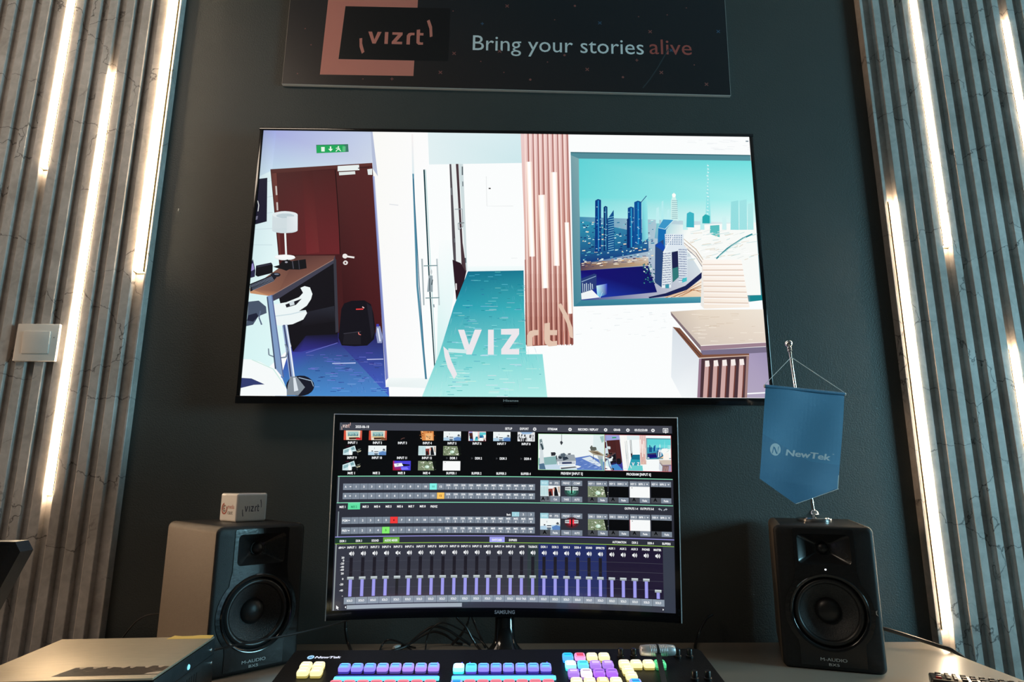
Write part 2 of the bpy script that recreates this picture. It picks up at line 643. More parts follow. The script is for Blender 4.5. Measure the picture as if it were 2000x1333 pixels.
# ================================================================== fluted panels and LED light bars
FRONT, GROOVE = 0.035, 0.0515
RL = [1.0269 + 0.04286 * k for k in range(17)]                 # left edges of the right panel's slats
RW, LW = 0.0201, 0.0230
LL = [-0.9603 - 0.0455 * k for k in range(17)]                 # left edges of the left panel's slats
LTILT = 0.0062                                                  # the left panel leans a touch


def profile_panel(name, prof, label, z1):
    bm = bmesh.new()
    a = [bm.verts.new((x, y, 0.0)) for x, y in prof]
    b = [bm.verts.new((x, y, z1)) for x, y in prof]
    for i in range(len(a)):
        j = (i + 1) % len(a)
        bm.faces.new((a[i], a[j], b[j], b[i]))
    bm.faces.new(list(reversed(a)))
    bm.faces.new(b)
    bmesh.ops.recalc_face_normals(bm, faces=bm.faces[:])
    o = obj(name, bm, M['marble'], None, 0)
    return tag(o, label, 'wall panel', 'fluted wall panels beside the screens')


CH = 0.0012
pr = [(0.9916, WALL), (0.9916, FRONT + 0.003), (0.9925, FRONT + 0.002), (1.0000, FRONT + 0.002), (1.0005, GROOVE)]
for x in RL:
    pr += [(x, GROOVE), (x, FRONT + CH), (x + CH, FRONT), (x + RW - CH, FRONT), (x + RW, FRONT + CH), (x + RW, GROOVE)]
pr += [(RL[-1] + 0.0428, GROOVE), (RL[-1] + 0.0428, WALL)]
profile_panel('fluted_wall_panel', pr, 'grey marble-look fluted wall panel on the right, lit blue-green', ZC - 0.005)
X0 = -0.9037 - 1.45 * LTILT
pl = [(-0.9037, WALL), (-0.9037, FRONT + 0.003), (-0.9046, FRONT + 0.002), (-0.9085, FRONT + 0.002), (-0.9090, GROOVE)]
for x in LL:
    pl += [(x + LW, GROOVE), (x + LW, FRONT + CH), (x + LW - CH, FRONT), (x + CH, FRONT), (x, FRONT + CH), (x, GROOVE)]
pl += [(LL[-1] - 0.0428, GROOVE), (LL[-1] - 0.0428, WALL)]
pl = [(x + 0.9037, y) for x, y in pl]
lp = profile_panel('fluted_wall_panel', pl, 'grey marble-look fluted wall panel on the left, with the light switch', ZC - 0.012)
lp.location = (X0, 0, 0.005)
lp.rotation_euler = (0, LTILT, 0)


def light_bar(xc, w, z0, z1, label, d=0.0185, tilt=0.0):
    t = thing('led_light_bar', label, 'light', (xc + (z0 - 1.45) * tilt, GROOVE, z0), 0, 'LED light bars set into the fluted panels')
    t.rotation_euler = (0, tilt, 0)
    h = z1 - z0
    lip, ld = 0.0007, 0.0160
    bm = bmesh.new()
    add_box(bm, (0, -0.001, h / 2), (w, 0.002, h))
    add_box(bm, (-w / 2 + lip / 2, -ld / 2, h / 2), (lip, ld, h))
    add_box(bm, (w / 2 - lip / 2, -ld / 2, h / 2), (lip, ld, h))
    obj('housing', bm, M['lip'], t, 0)
    obj('diffuser', box_bm((0, -d / 2 - 0.0009, h / 2), (w - 2 * lip - 0.0002, d - 0.0012, h - 0.001), 0.0022), M['led'], t)
    for zz in (-0.0008, h + 0.0008):
        obj('end_cap', box_bm((0, -0.0022, zz), (w, 0.0044, 0.0015), 0.0003), M['lip'], t, 0)


def lg(j):        # centre of groove j of the left panel
    a = -0.909 if j == 0 else LL[j - 1]
    return (LL[j] + LW + a) / 2


light_bar(lg(6), 0.0196, 1.8895, 2.83, 'leftmost light bar on the left fluted panel, cut by the top of the photo', 0.0189, LTILT)
light_bar(lg(3), 0.0196, 1.0660, 2.164, 'long light bar right of the light switch, both ends in view', 0.0189, LTILT)
light_bar(lg(0), 0.0215, 1.6105, 2.72, 'light bar on the inner edge of the left fluted panel', 0.0212, LTILT)
light_bar((1.0005 + RL[0]) / 2, 0.0215, 0.766, 1.822, 'light bar on the inner edge of the right fluted panel, reaching the desk', 0.0190)
light_bar((RL[2] + RW + RL[3]) / 2, 0.0200, 1.6998, 2.75, 'light bar at upper right in the third groove, cut by the top of the photo')
light_bar((RL[8] + RW + RL[9]) / 2, 0.0200, 1.300, 2.3725, 'light bar in the top right corner of the photo')
light_bar((RL[5] + RW + RL[6]) / 2, 0.0200, 0.420, 1.4254, 'light bar at the right edge of the photo, upper end at mid height')

# light switch on the left panel
t = thing('light_switch', 'square ivory light switch on the left fluted panel', 'light switch', (-1.1393, FRONT, 1.4260))
obj('plate', box_bm((0, -0.0045, 0), (0.1010, 0.009, 0.0925), 0.0022), M['switch'], t)
rk = obj('rocker', box_bm((0, 0, 0), (0.0635, 0.006, 0.0545), 0.0010), M['switch'], t)
rk.location = (0.001, -0.0098, -0.0004)
rk.rotation_euler = (0.045, 0, 0)
obj('indicator', box_bm((0.041, -0.0092, 0.012), (0.0014, 0.0012, 0.0022), 0.0004), M['black'], t)

# small screw hook left in the wall
t = thing('screw_hook', 'tiny screw hook in the dark wall beside the left light bar', 'hook', (-0.8495, WALL, 1.779))
bm = bmesh.new()
add_tube(bm, [(0, 0.004, 0), (0, -0.006, 0), (0.001, -0.010, 0.001), (0.002, -0.011, 0.006)], 0.0011, 8)
obj('shank', bm, M['alu'], t)

# ================================================================== advertising board
ROT = 0.0116


def pz(X, Z):
    return (X, Z - 2.1403 + ROT * X)


BW, BH = 1.222, 0.60
art = Art(lambda u, v, d: Vector((u - BW / 2, -0.005 - d, BH - v)), BW, BH, 3e-5)
art.slab_box((0, 0, BH / 2), (BW, 0.009, BH), (0.62, 0.58, 0.54))
DARK, SAL, BLUE, TEXT, RED = (0.018, 0.019, 0.022), (0.80, 0.26, 0.195), (0.05, 0.11, 0.19), (0.86, 0.90, 0.89), (0.46, 0.10, 0.08)


def bp(X, Z):
    x, z = pz(X, Z)
    return (x + BW / 2, BH - z)


art.poly([(0.0008, 0), (BW - 0.0008, 0), (BW - 0.0008, BH - 0.0012), (0.0008, BH - 0.0012)], [(0.020, 0.026, 0.032), (0.014, 0.024, 0.032), (0.012, 0.014, 0.018), (0.040, 0.026, 0.024)])
art.poly([bp(-0.500, 2.62), bp(-0.254, 2.62), bp(-0.258, 2.178), bp(-0.511, 2.178)], SAL)
art.poly([bp(-0.456, 2.392), bp(-0.164, 2.391), bp(-0.165, 2.225), bp(-0.464, 2.226)], (0.010, 0.010, 0.012))
x, y = bp(-0.388, 2.313)
art.vizrt(x, y, 0.152, 0.037, SAL)
x, y = bp(-0.099, 2.284)
art.text('Bring your stories', x, y, 0.046, TEXT, 'L', 0.0, fit=0.474)
x, y = bp(0.391, 2.281)
art.text('alive', x, y, 0.046, RED, 'L', 0.0, fit=0.118)
art.line([bp(0.369, 2.152), bp(0.390, 2.180), bp(0.412, 2.215), bp(0.430, 2.248), bp(0.443, 2.273)], 0.003, (0.035, 0.050, 0.058))
rnd = random.Random(4)
P2 = lambda px, py: (-0.097 + (px - 924) * 0.001421, 2.285 - (py - 83) * 0.00148)
for px, py, k in ((988, 4, 'x'), (1171, 37, 'X'), (1122, 1, 'o'), (1270, 54, 'x'), (1405, 51, 'X'), (887, 107, 'x'), (975, 101, 'x'), (1101, 107, 'o'),
                  (1145, 136, 'x'), (1242, 115, '+'), (1289, 140, 'x'), (1376, 163, 'x'), (1214, 151, 'o'), (1035, 159, 'o'), (862, 147, 'x'), (939, 123, '.'),
                  (984, 145, '.'), (1068, 122, '.'), (597, 60, '.'), (611, 94, '.'), (590, 154, '.'), (770, 162, '+'), (940, 43, 'P'), (882, 17, '.'),
                  (1082, 32, '.'), (1248, 22, '.'), (1305, 17, '.'), (1354, 123, '.'), (1310, 93, 'X'), (1344, 1, '.'), (715, 163, '.')):
    cx, cy = bp(*P2(px, py))
    col = BLUE if k in 'XP' else (0.30, 0.10, 0.085)
    r = 0.0045
    if k in 'xX':
        art.line([(cx - r, cy - r), (cx + r, cy + r)], 0.0024, col)
        art.line([(cx - r, cy + r), (cx + r, cy - r)], 0.0024, col)
    elif k in '+P':
        art.line([(cx - r, cy), (cx + r, cy)], 0.0022, col)
        art.line([(cx, cy - r), (cx, cy + r)], 0.0022, col)
    else:
        art.disc(cx, cy, *((0.0034, 0.0034) if k == 'o' else (0.0019, 0.0019)), col, 10)
o = art.build('advertising_board', M['print'])
tag(o, 'dark printed board with a salmon square and slogan above the television', 'sign')
o.location = (0, 0.0545, 2.1403)
o.rotation_euler = (0, ROT, 0)

# ================================================================== television
TX, TZ, TW, TH = 0.0010, 1.6383, 1.2597, 0.6863
tv = thing('television', 'large wall-mounted television showing a lobby with a skyline picture', 'television', (TX, WALL, TZ))
oy = -WALL      # front plane of the screen in local y
bm = box_bm((0, oy + 0.034, 0.06), (0.70, 0.052, 0.42), 0.01)
add_box(bm, (0, oy + 0.0125, -0.0035), (1.268, 0.017, 0.700), 0.004)
obj('back_housing', bm, M['black'], tv)
bm = bmesh.new()
w2, h2 = TW / 2, TH / 2
zt, zb = h2 + 0.0085, -h2 - 0.0180
add_box(bm, (0, oy + 0.005, (h2 + zt) / 2), (TW + 0.022, 0.014, zt - h2), 0.0014)
add_box(bm, (0, oy + 0.004, (zb - h2) / 2), (TW + 0.020, 0.016, -h2 - zb), 0.0016)
for sgn in (-1, 1):
    add_box(bm, (sgn * (w2 + 0.0045), oy + 0.005, -0.002), (0.009, 0.014, TH + 0.008), 0.0014)
obj('bezel', bm, M['gloss'], tv)
bm = bmesh.new()
for sgn in (-1, 1):
    add_box(bm, (sgn * (w2 + 0.0098), oy + 0.006, -0.001), (0.0012, 0.012, TH + 0.010), 0.0004)
add_box(bm, (0, oy + 0.006, h2 + 0.0088), (TW + 0.020, 0.012, 0.0010), 0.0003)
obj('edge_trim', bm, M['desk_leg'], tv)
TVART = [
[4,158,165,220,196,208,232,205,215,232,190,215,232,0,0,421,0,430,140,34,177],[4,150,160,205,160,170,225,200,222,240,190,212,222,0,0,49,0,46,179,0,202],
[4,205,225,232,220,240,242,228,248,248,215,240,240,0,201,42,177,98,540,0,654],[4,215,240,240,225,248,248,222,248,248,215,245,245,0,654,98,540,150,913,0,1069],[1,195,215,222,1,235,52,217,52,215,1,233],
[1,195,215,222,0,300,57,286,56,284,0,298],[1,195,215,222,0,364,61,355,61,353,0,362],[1,195,215,222,0,427,66,422,66,420,0,425],[1,195,215,222,0,490,70,490,70,488,0,488],
[1,60,120,100,208,61,332,56,336,90,212,98],[1,28,165,88,210,64,318,60,322,91,212,97],[1,225,245,230,228,70,242,70,243,90,230,90],[1,235,250,235,262,67,263,81,268,80,267,67],
[1,235,250,235,256,78,274,78,266,89],[1,235,250,235,298,69,298,71,295,72,293,71,292,69,293,66,295,65,297,66],[1,235,250,235,288,90,295,79,293,77,285,88],[1,235,250,235,293,79,303,86,305,83,294,76],
[1,235,250,235,303,85,305,89,307,88,305,84],[1,235,250,235,286,77,294,75,293,72,285,74],[1,235,250,235,293,75,301,79,302,76,294,72],[1,90,190,130,311,66,323,66,324,88,312,89],
[1,66,26,28,39,172,430,138,528,1049,409,932,102,571],[4,72,34,34,74,32,32,104,36,40,88,34,36,65,185,288,169,327,524,103,530],[4,78,36,36,84,38,38,70,24,28,52,18,22,292,169,431,153,494,813,359,814],
[4,96,52,48,108,58,52,104,48,46,96,42,40,42,174,63,183,105,530,100,536],[4,84,46,44,100,54,50,88,44,42,80,40,38,39,170,430,137,431,151,46,188],
[4,74,32,32,70,30,30,112,42,44,110,38,42,162,177,201,174,248,518,201,525],[1,30,10,12,287,171,310,359,313,359,290,171],[1,30,10,12,310,359,325,524,328,524,313,359],
[1,200,190,185,63,242,69,242,74,280,68,281],[1,200,190,185,72,311,78,311,82,345,76,345],[1,232,240,238,297,153,379,146,382,169,298,175],[1,222,230,228,303,179,365,174,367,187,305,193],
[1,225,232,232,412,165,431,162,432,189,416,189],[1,60,30,30,376,163,419,158,419,153,376,159],
[1,235,232,228,355,532,354,535,353,538,351,540,349,541,346,542,343,541,340,540,338,538,336,535,336,532,336,529,337,526,339,524,342,523,345,522,348,523,350,524,353,526,354,529],
[1,235,232,228,346,536,380,541,381,534,347,529],
[1,225,220,218,358,559,357,562,356,564,354,566,352,568,349,568,346,568,343,566,341,564,340,562,339,559,340,556,341,554,343,552,345,550,348,550,351,550,353,552,356,554,357,556],
[1,90,50,50,351,559,351,562,349,563,346,562,345,559,346,556,348,555,350,556],[1,22,22,44,0,212,30,207,42,392,0,405],[1,220,225,225,0,306,5,325,8,324,2,305],[1,220,225,225,5,324,4,350,7,350,8,325],
[1,110,110,130,0,371,7,369,6,384,0,386],[4,60,58,150,32,30,70,34,32,80,70,100,200,150,913,219,838,511,837,533,1080],[4,70,140,205,60,60,165,46,44,120,80,140,210,124,1080,161,913,336,870,533,1080],
[1,20,18,24,108,694,305,555,335,844,220,854,176,913,144,815],[4,34,34,44,40,42,52,24,22,28,22,20,26,215,758,316,733,325,794,199,814],
[5,40,38,92,28,26,54,24,22,44,36,34,90,52,50,140,176,913,220,850,335,844,340,877,205,913],[0,1],[1,190,200,240,322,958,406,956,406,952,321,955],[1,200,205,240,447,942,506,940,506,937,446,939],
[1,110,112,200,224,918,337,878,336,876,223,916],[4,84,52,50,100,64,58,112,72,64,128,86,72,164,532,308,530,303,547,107,676],[4,150,104,84,96,62,58,132,90,74,186,130,96,0,667,164,532,107,676,78,696],
[1,196,142,104,0,667,78,696,3,685],[1,64,64,80,308,530,311,557,109,706,84,719,78,696,303,547],[1,150,120,110,79,698,304,548,302,546,78,695],[1,56,56,66,303,551,313,545,338,834,327,838],
[1,236,240,240,111,438,122,536,129,536,118,438],
[1,232,238,238,160,540,158,543,153,546,144,549,133,550,121,551,109,551,99,549,90,547,84,544,82,541,84,537,89,534,97,532,108,530,120,529,132,530,143,531,152,534,157,537],
[1,246,248,248,158,537,157,540,152,542,143,545,133,546,121,546,110,546,99,545,90,543,85,540,83,538,85,535,90,532,98,530,108,529,120,528,132,529,142,530,151,532,156,534],
[1,208,220,224,61,364,157,363,161,429,65,430],
[1,205,218,222,161,429,158,432,152,435,141,438,128,439,114,440,99,440,85,438,75,436,68,433,65,430,67,427,74,424,84,421,98,420,112,419,127,419,140,421,151,423,158,426],
[1,226,234,236,157,363,155,368,148,372,138,376,124,378,110,379,95,378,81,376,71,373,64,369,61,364,63,359,69,355,80,352,93,349,108,348,123,349,136,351,147,354,154,358],
[1,190,206,212,144,368,143,371,138,374,131,376,121,378,111,378,100,378,90,376,83,374,77,371,76,368,77,365,82,362,89,360,99,358,109,358,120,358,130,359,137,362,143,364],
[4,214,224,228,232,238,240,226,232,236,214,224,228,116,370,156,370,160,429,120,438],[1,40,40,70,0,556,2,547,15,593,15,619,0,624],[1,150,140,200,0,568,4,564,11,589,0,597],
[1,18,18,24,16,574,71,561,78,572,80,603,26,619,17,613],[1,46,46,60,16,574,71,561,77,568,22,582],[1,24,26,36,0,648,75,613,96,621,86,635,3,679],[1,120,130,150,3,655,79,619,78,617,2,654],
[1,120,130,150,5,660,82,623,81,621,4,658],[1,120,130,150,7,664,84,627,83,625,7,663],[1,120,130,150,10,669,87,631,86,629,9,668],[1,120,130,150,12,674,89,635,88,634,11,672],
[1,26,28,38,110,611,109,613,107,616,103,618,98,619,92,620,86,619,81,618,77,616,74,614,73,611,73,608,76,606,80,604,85,602,91,602,97,602,102,603,106,605,109,608],
[1,110,120,140,104,608,103,610,98,611,92,611,88,610,86,608,87,606,92,605,98,605,102,606],[1,20,20,24,80,578,102,571,112,555,131,548,146,555,199,546,205,583,177,589,141,588,130,594,114,588,91,582],
[1,70,70,80,148,555,154,586,158,585,152,554],[1,60,60,70,171,550,177,588,180,587,174,550],[1,150,150,160,133,559,132,562,128,563,124,562,122,559,123,556,127,555,131,556],
[1,24,22,30,134,729,200,705,188,754,150,771],
[1,238,246,246,93,729,139,720,185,699,198,682,187,662,202,655,222,660,233,686,229,707,215,733,188,754,212,750,218,762,206,787,168,806,118,813,101,801,89,771],
[1,30,28,36,136,729,163,718,195,705,175,730,141,741],[1,210,220,225,149,720,166,713,170,729,154,734],[1,205,222,228,103,777,158,769,157,765,102,773],[1,205,222,228,158,769,212,754,211,750,157,765],
[1,150,170,205,130,811,150,906,170,903,149,807],[1,150,170,205,150,906,173,1020,192,1017,170,903],[1,60,70,110,134,809,154,905,160,904,139,808],[1,60,70,110,154,905,175,1019,181,1019,160,904],
[1,235,242,250,143,809,164,905,169,904,147,808],[1,235,242,250,164,905,187,1019,192,1019,169,904],[1,120,135,150,85,901,88,925,93,925,89,900],[1,120,135,150,90,927,121,940,123,935,91,923],
[1,120,135,150,122,940,153,936,152,931,122,935],[1,120,135,150,155,934,161,905,156,904,150,933],[1,120,135,150,160,903,148,882,144,885,157,906],
[1,24,26,40,262,1042,260,1054,254,1064,243,1073,229,1078,214,1080,198,1078,184,1073,172,1064,164,1054,161,1042,163,1030,169,1019,180,1010,194,1005,209,1003,225,1004,239,1010,251,1019,259,1030],
[1,130,140,150,174,1007,196,1007,229,1047,207,1077,165,1077,167,1039],[1,220,228,235,184,1011,192,1011,206,1059,191,1063],[1,160,180,200,203,1012,250,1024,251,1021,204,1009],
[1,160,180,200,249,1023,258,1044,260,1043,252,1022],[1,128,156,196,66,697,84,691,150,1015,119,978],[1,70,84,110,65,700,116,979,121,978,70,699],[1,90,104,150,82,692,147,1011,151,1010,86,691],
[1,72,84,104,0,719,37,714,66,738,70,763,41,776,24,809,0,815,1,772],[1,30,34,54,4,772,33,763,41,776,23,797,0,793],[1,90,104,130,44,754,41,779,46,780,49,755],[1,90,104,130,41,781,53,810,58,808,45,779],
[1,246,250,250,0,942,26,943,61,952,109,978,146,1015,164,1055,166,1079,0,1079],[1,50,60,110,0,1013,35,1015,84,1037,45,1039,0,1051],[1,205,235,225,30,945,109,980,110,977,31,942],
[1,205,235,225,108,979,159,1048,161,1046,111,977],[1,20,18,26,343,745,352,723,379,712,426,710,451,725,462,761,472,820,469,862,445,887,399,890,352,887,339,858],
[1,30,28,36,359,841,418,833,422,883,355,883],[1,56,54,64,356,843,420,834,419,831,356,840],[1,214,60,60,397,748,424,747,424,742,397,743],[1,235,190,190,419,737,426,742,428,739,421,734],
[1,225,120,110,409,836,411,844,414,843,412,835],[1,225,120,110,412,845,420,847,420,844,412,842],[1,34,32,42,435,720,455,735,468,837,460,862],
[1,140,150,190,475,812,489,811,500,853,498,877,482,877,475,845],[1,226,232,245,478,820,489,871,494,870,483,819],[1,60,60,170,475,803,484,803,485,813,475,813],
[5,250,250,246,252,252,252,252,254,254,252,254,254,250,250,250,418,0,642,0,690,1014,683,1043,519,1045],[1,180,190,215,418,0,425,0,454,195,433,162],
[4,130,140,190,190,200,230,140,150,210,110,120,190,434,195,442,195,527,1010,518,1020],[1,225,228,232,503,316,538,320,538,316,503,312],
[4,232,240,240,244,250,250,240,248,248,236,246,246,519,1043,527,1010,682,1010,683,1049],[4,246,240,240,246,240,240,220,236,240,220,236,240,578,8,584,8,595,193,587,193],
[1,82,140,165,587,182,593,182,625,650,667,1014,660,1014,617,650],[1,40,100,130,590,204,627,650,630,650,593,204],[1,40,100,130,627,650,663,1014,665,1014,630,650],
[1,20,64,72,629,164,664,650,669,650,635,163],[1,20,64,72,664,650,700,1065,704,1064,669,649],[1,150,205,205,637,164,673,650,675,650,639,163],[1,150,205,205,673,650,706,1061,708,1061,675,650],
[4,250,253,253,246,252,252,226,246,246,196,238,236,697,461,784,461,742,812,702,1059],[1,170,182,186,632,540,645,728,650,727,638,540],[1,190,202,206,688,540,702,727,707,727,694,539],
[1,120,150,155,642,571,694,569,693,565,642,567],[1,120,150,155,653,701,704,699,704,695,652,697],[1,150,165,172,662,608,677,608,679,674,658,674],[1,70,84,92,664,619,666,670,669,670,667,619],
[1,60,76,84,676,624,672,645,676,646,679,625],[1,200,208,210,675,594,674,601,671,604,669,601,667,594,668,586,671,583,674,586],[1,150,165,172,681,724,683,736,688,735,686,723],
[4,226,240,242,214,236,240,206,232,236,226,240,242,642,0,1008,1,1014,129,651,141],[1,232,238,238,730,138,758,137,802,586,790,656,767,706,748,472],
[1,84,78,84,730,138,737,138,760,472,770,682,767,706,748,472],[1,74,54,60,755,137,765,137,787,472,804,586,790,658,779,472],[1,44,24,34,750,543,781,556,802,595,789,658,767,706,759,630],
[1,206,220,222,766,137,783,137,807,586,802,586,792,472],[1,90,100,105,778,148,779,186,784,185,783,148],[1,110,120,125,781,213,782,234,786,234,785,213],[1,120,125,130,736,242,739,272,744,272,741,241],
[1,70,80,90,796,535,798,556,802,555,801,535],[1,110,115,120,754,454,755,472,760,472,759,454],[1,150,160,165,755,334,783,332,782,329,754,331],[1,150,160,165,781,331,785,405,788,404,784,330],
[1,150,160,165,786,403,770,417,772,420,788,406],[1,150,160,165,772,418,770,391,767,391,769,418],[1,120,130,134,770,393,792,391,791,387,770,389],[1,220,214,214,763,639,764,665,769,665,768,639],
[1,226,230,230,873,189,877,318,879,317,875,189],[1,226,230,230,878,318,979,317,979,315,878,317],[1,20,20,20,884,244,892,244,892,239,884,239],[1,226,232,232,972,535,997,534,997,533,972,533],
[4,244,252,252,244,252,252,236,248,248,236,248,248,808,570,1019,565,1019,586,809,590],[4,16,112,140,24,120,144,60,176,186,44,160,178,809,590,1019,584,1021,741,758,733],
[4,44,160,178,60,178,188,120,212,212,110,206,206,758,733,1021,741,1028,917,709,917],[5,110,206,206,124,214,214,136,218,218,178,238,232,176,236,232,709,917,1028,917,1088,916,1104,1080,651,1080],[0,2],
[4,238,206,204,232,196,194,206,152,138,222,178,168,1008,0,1198,0,1200,396,1022,397],[4,222,178,168,206,152,138,150,84,70,160,96,82,1022,397,1200,396,1203,876,1030,886],
[1,248,222,214,1023,0,1029,456,1034,456,1028,0],[1,248,222,214,1029,456,1034,880,1039,880,1034,456],[1,172,112,104,1035,0,1041,456,1046,456,1040,0],[1,172,112,104,1041,456,1047,880,1051,880,1046,456],
[1,248,222,214,1043,0,1048,456,1053,456,1048,0],[1,248,222,214,1048,456,1053,880,1058,880,1053,456],[1,172,112,104,1055,0,1060,456,1065,455,1059,0],[1,172,112,104,1060,456,1066,880,1070,880,1065,455],
[1,248,222,214,1062,0,1067,455,1072,455,1067,0],[1,248,222,214,1067,455,1072,880,1076,879,1072,455],[1,172,112,104,1074,0,1079,455,1084,455,1079,0],[1,172,112,104,1079,455,1084,880,1089,879,1084,455],
[1,248,222,214,1081,0,1086,455,1091,455,1087,0],[1,248,222,214,1086,455,1090,880,1095,879,1091,455],[1,172,112,104,1093,0,1098,455,1103,455,1098,0],[1,172,112,104,1098,455,1103,880,1107,879,1103,455],
[1,248,222,214,1101,0,1106,455,1111,455,1106,0],[1,248,222,214,1106,455,1109,879,1114,879,1111,455],[1,172,112,104,1113,0,1117,455,1122,455,1117,0],[1,172,112,104,1117,455,1122,879,1126,879,1122,455],
[1,248,222,214,1120,0,1125,455,1130,455,1125,0],[1,248,222,214,1125,455,1128,879,1133,879,1130,455],[1,172,112,104,1132,0,1137,455,1141,455,1137,0],[1,172,112,104,1137,455,1141,879,1145,879,1141,455],
[1,248,222,214,1140,0,1144,455,1149,455,1145,0],[1,248,222,214,1144,455,1147,879,1152,879,1149,455],[1,172,112,104,1152,0,1156,455,1160,454,1156,0],[1,172,112,104,1156,455,1160,879,1164,879,1160,454],
[1,248,222,214,1159,0,1163,455,1168,454,1164,0],[1,248,222,214,1163,455,1166,879,1171,879,1168,454],[1,172,112,104,1171,0,1175,454,1179,454,1176,0],[1,172,112,104,1175,454,1178,879,1183,879,1179,454],
[1,248,222,214,1178,0,1182,454,1187,454,1184,0],[1,248,222,214,1182,454,1185,879,1189,879,1187,454],[1,172,112,104,1190,0,1194,454,1198,454,1195,0],[1,172,112,104,1194,454,1197,879,1202,879,1198,454],
[1,172,112,104,1023,540,1024,598,1028,598,1027,540],[1,246,214,204,1031,540,1032,598,1036,598,1035,540],[1,161,101,93,1024,598,1024,656,1028,656,1028,598],
[1,241,202,190,1032,598,1032,656,1036,656,1036,598],[1,150,90,82,1024,656,1025,713,1029,713,1028,656],[1,236,190,176,1032,656,1033,713,1037,713,1036,656],
[1,139,79,71,1025,713,1025,770,1029,770,1029,713],[1,231,178,163,1033,713,1034,770,1038,770,1037,713],[1,128,68,60,1025,770,1026,826,1030,826,1029,770],
[1,226,166,149,1034,770,1034,826,1038,826,1038,770],[1,118,58,50,1026,826,1027,881,1031,881,1030,826],[1,222,154,136,1034,826,1035,881,1039,881,1038,826],
[1,172,112,104,1042,540,1043,598,1047,598,1046,540],[1,246,214,204,1051,540,1051,598,1055,598,1055,540],[1,161,101,93,1043,598,1043,656,1047,656,1047,598],
[1,241,202,190,1051,598,1051,656,1055,656,1055,598],[1,150,90,82,1043,656,1044,713,1048,713,1047,656],[1,236,190,176,1051,656,1052,713,1056,713,1055,656],
[1,139,79,71,1044,713,1044,770,1048,769,1048,713],[1,231,178,163,1052,713,1052,770,1056,769,1056,713],[1,128,68,60,1044,770,1045,826,1049,826,1048,769],
[1,226,166,149,1052,770,1053,826,1057,826,1056,769],[1,118,58,50,1045,826,1045,881,1049,881,1049,826],[1,222,154,136,1053,826,1053,881,1057,881,1057,826],
[1,172,112,104,1062,540,1062,598,1066,598,1066,540],[1,246,214,204,1070,540,1070,598,1074,598,1074,540],[1,161,101,93,1062,598,1062,656,1066,656,1066,598],
[1,241,202,190,1070,598,1070,656,1074,656,1074,598],[1,150,90,82,1062,656,1063,713,1067,713,1066,656],[1,236,190,176,1070,656,1071,713,1075,713,1074,656],
[1,139,79,71,1063,713,1063,769,1067,769,1067,713],[1,231,178,163,1071,713,1071,769,1075,769,1075,713],[1,128,68,60,1063,769,1064,826,1068,826,1067,769],
[1,226,166,149,1071,769,1072,826,1076,826,1075,769],[1,118,58,50,1064,826,1064,881,1068,881,1068,826],[1,222,154,136,1072,826,1072,881,1076,881,1076,826],
[1,172,112,104,1081,540,1081,598,1085,598,1085,540],[1,246,214,204,1089,540,1089,598,1093,598,1093,540],[1,161,101,93,1081,598,1081,656,1085,656,1085,598],
[1,241,202,190,1089,598,1089,656,1094,655,1093,598],[1,150,90,82,1081,656,1082,713,1086,713,1085,656],[1,236,190,176,1089,656,1090,713,1094,713,1094,655],
[1,139,79,71,1082,713,1082,769,1086,769,1086,713],[1,231,178,163,1090,713,1090,769,1094,769,1094,713],[1,128,68,60,1082,769,1082,826,1086,825,1086,769],
[1,226,166,149,1090,769,1090,826,1094,825,1094,769],[1,118,58,50,1082,826,1083,881,1087,881,1086,825],[1,222,154,136,1090,826,1091,881,1095,881,1094,825],
[1,172,112,104,1100,540,1100,598,1104,598,1104,540],[1,246,214,204,1108,540,1108,598,1112,598,1112,540],[1,161,101,93,1100,598,1100,655,1104,655,1104,598],
[1,241,202,190,1108,598,1108,655,1113,655,1112,598],[1,150,90,82,1100,655,1101,713,1105,713,1104,655],[1,236,190,176,1108,655,1109,713,1113,712,1113,655],
[1,139,79,71,1101,713,1101,769,1105,769,1105,713],[1,231,178,163,1109,713,1109,769,1113,769,1113,712],[1,128,68,60,1101,769,1101,825,1105,825,1105,769],
[1,226,166,149,1109,769,1109,825,1113,825,1113,769],[1,118,58,50,1101,825,1101,881,1105,881,1105,825],[1,222,154,136,1109,825,1109,881,1113,881,1113,825],
[1,172,112,104,1119,540,1119,598,1123,598,1123,539],[1,246,214,204,1127,539,1127,598,1131,598,1131,539],[1,161,101,93,1119,598,1119,655,1123,655,1123,598],
[1,241,202,190,1127,598,1128,655,1132,655,1131,598],[1,150,90,82,1119,655,1120,713,1124,712,1123,655],[1,236,190,176,1128,655,1128,712,1132,712,1132,655],
[1,139,79,71,1120,713,1120,769,1124,769,1124,712],[1,231,178,163,1128,712,1128,769,1132,769,1132,712],[1,128,68,60,1120,769,1120,825,1124,825,1124,769],
[1,226,166,149,1128,769,1128,825,1132,825,1132,769],[1,118,58,50,1120,825,1120,881,1124,881,1124,825],[1,222,154,136,1128,825,1128,881,1132,881,1132,825],
[1,172,112,104,1138,539,1138,598,1142,597,1142,539],[1,246,214,204,1146,539,1147,597,1151,597,1151,539],[1,161,101,93,1138,598,1138,655,1143,655,1142,597],
[1,241,202,190,1147,597,1147,655,1151,655,1151,597],[1,150,90,82,1138,655,1139,712,1143,712,1143,655],[1,236,190,176,1147,655,1147,712,1151,712,1151,655],
[1,139,79,71,1139,712,1139,769,1143,769,1143,712],[1,231,178,163,1147,712,1147,769,1151,769,1151,712],[1,128,68,60,1139,769,1139,825,1143,825,1143,769],
[1,226,166,149,1147,769,1147,825,1151,825,1151,769],[1,118,58,50,1139,825,1139,881,1143,881,1143,825],[1,222,154,136,1147,825,1147,881,1151,881,1151,825],
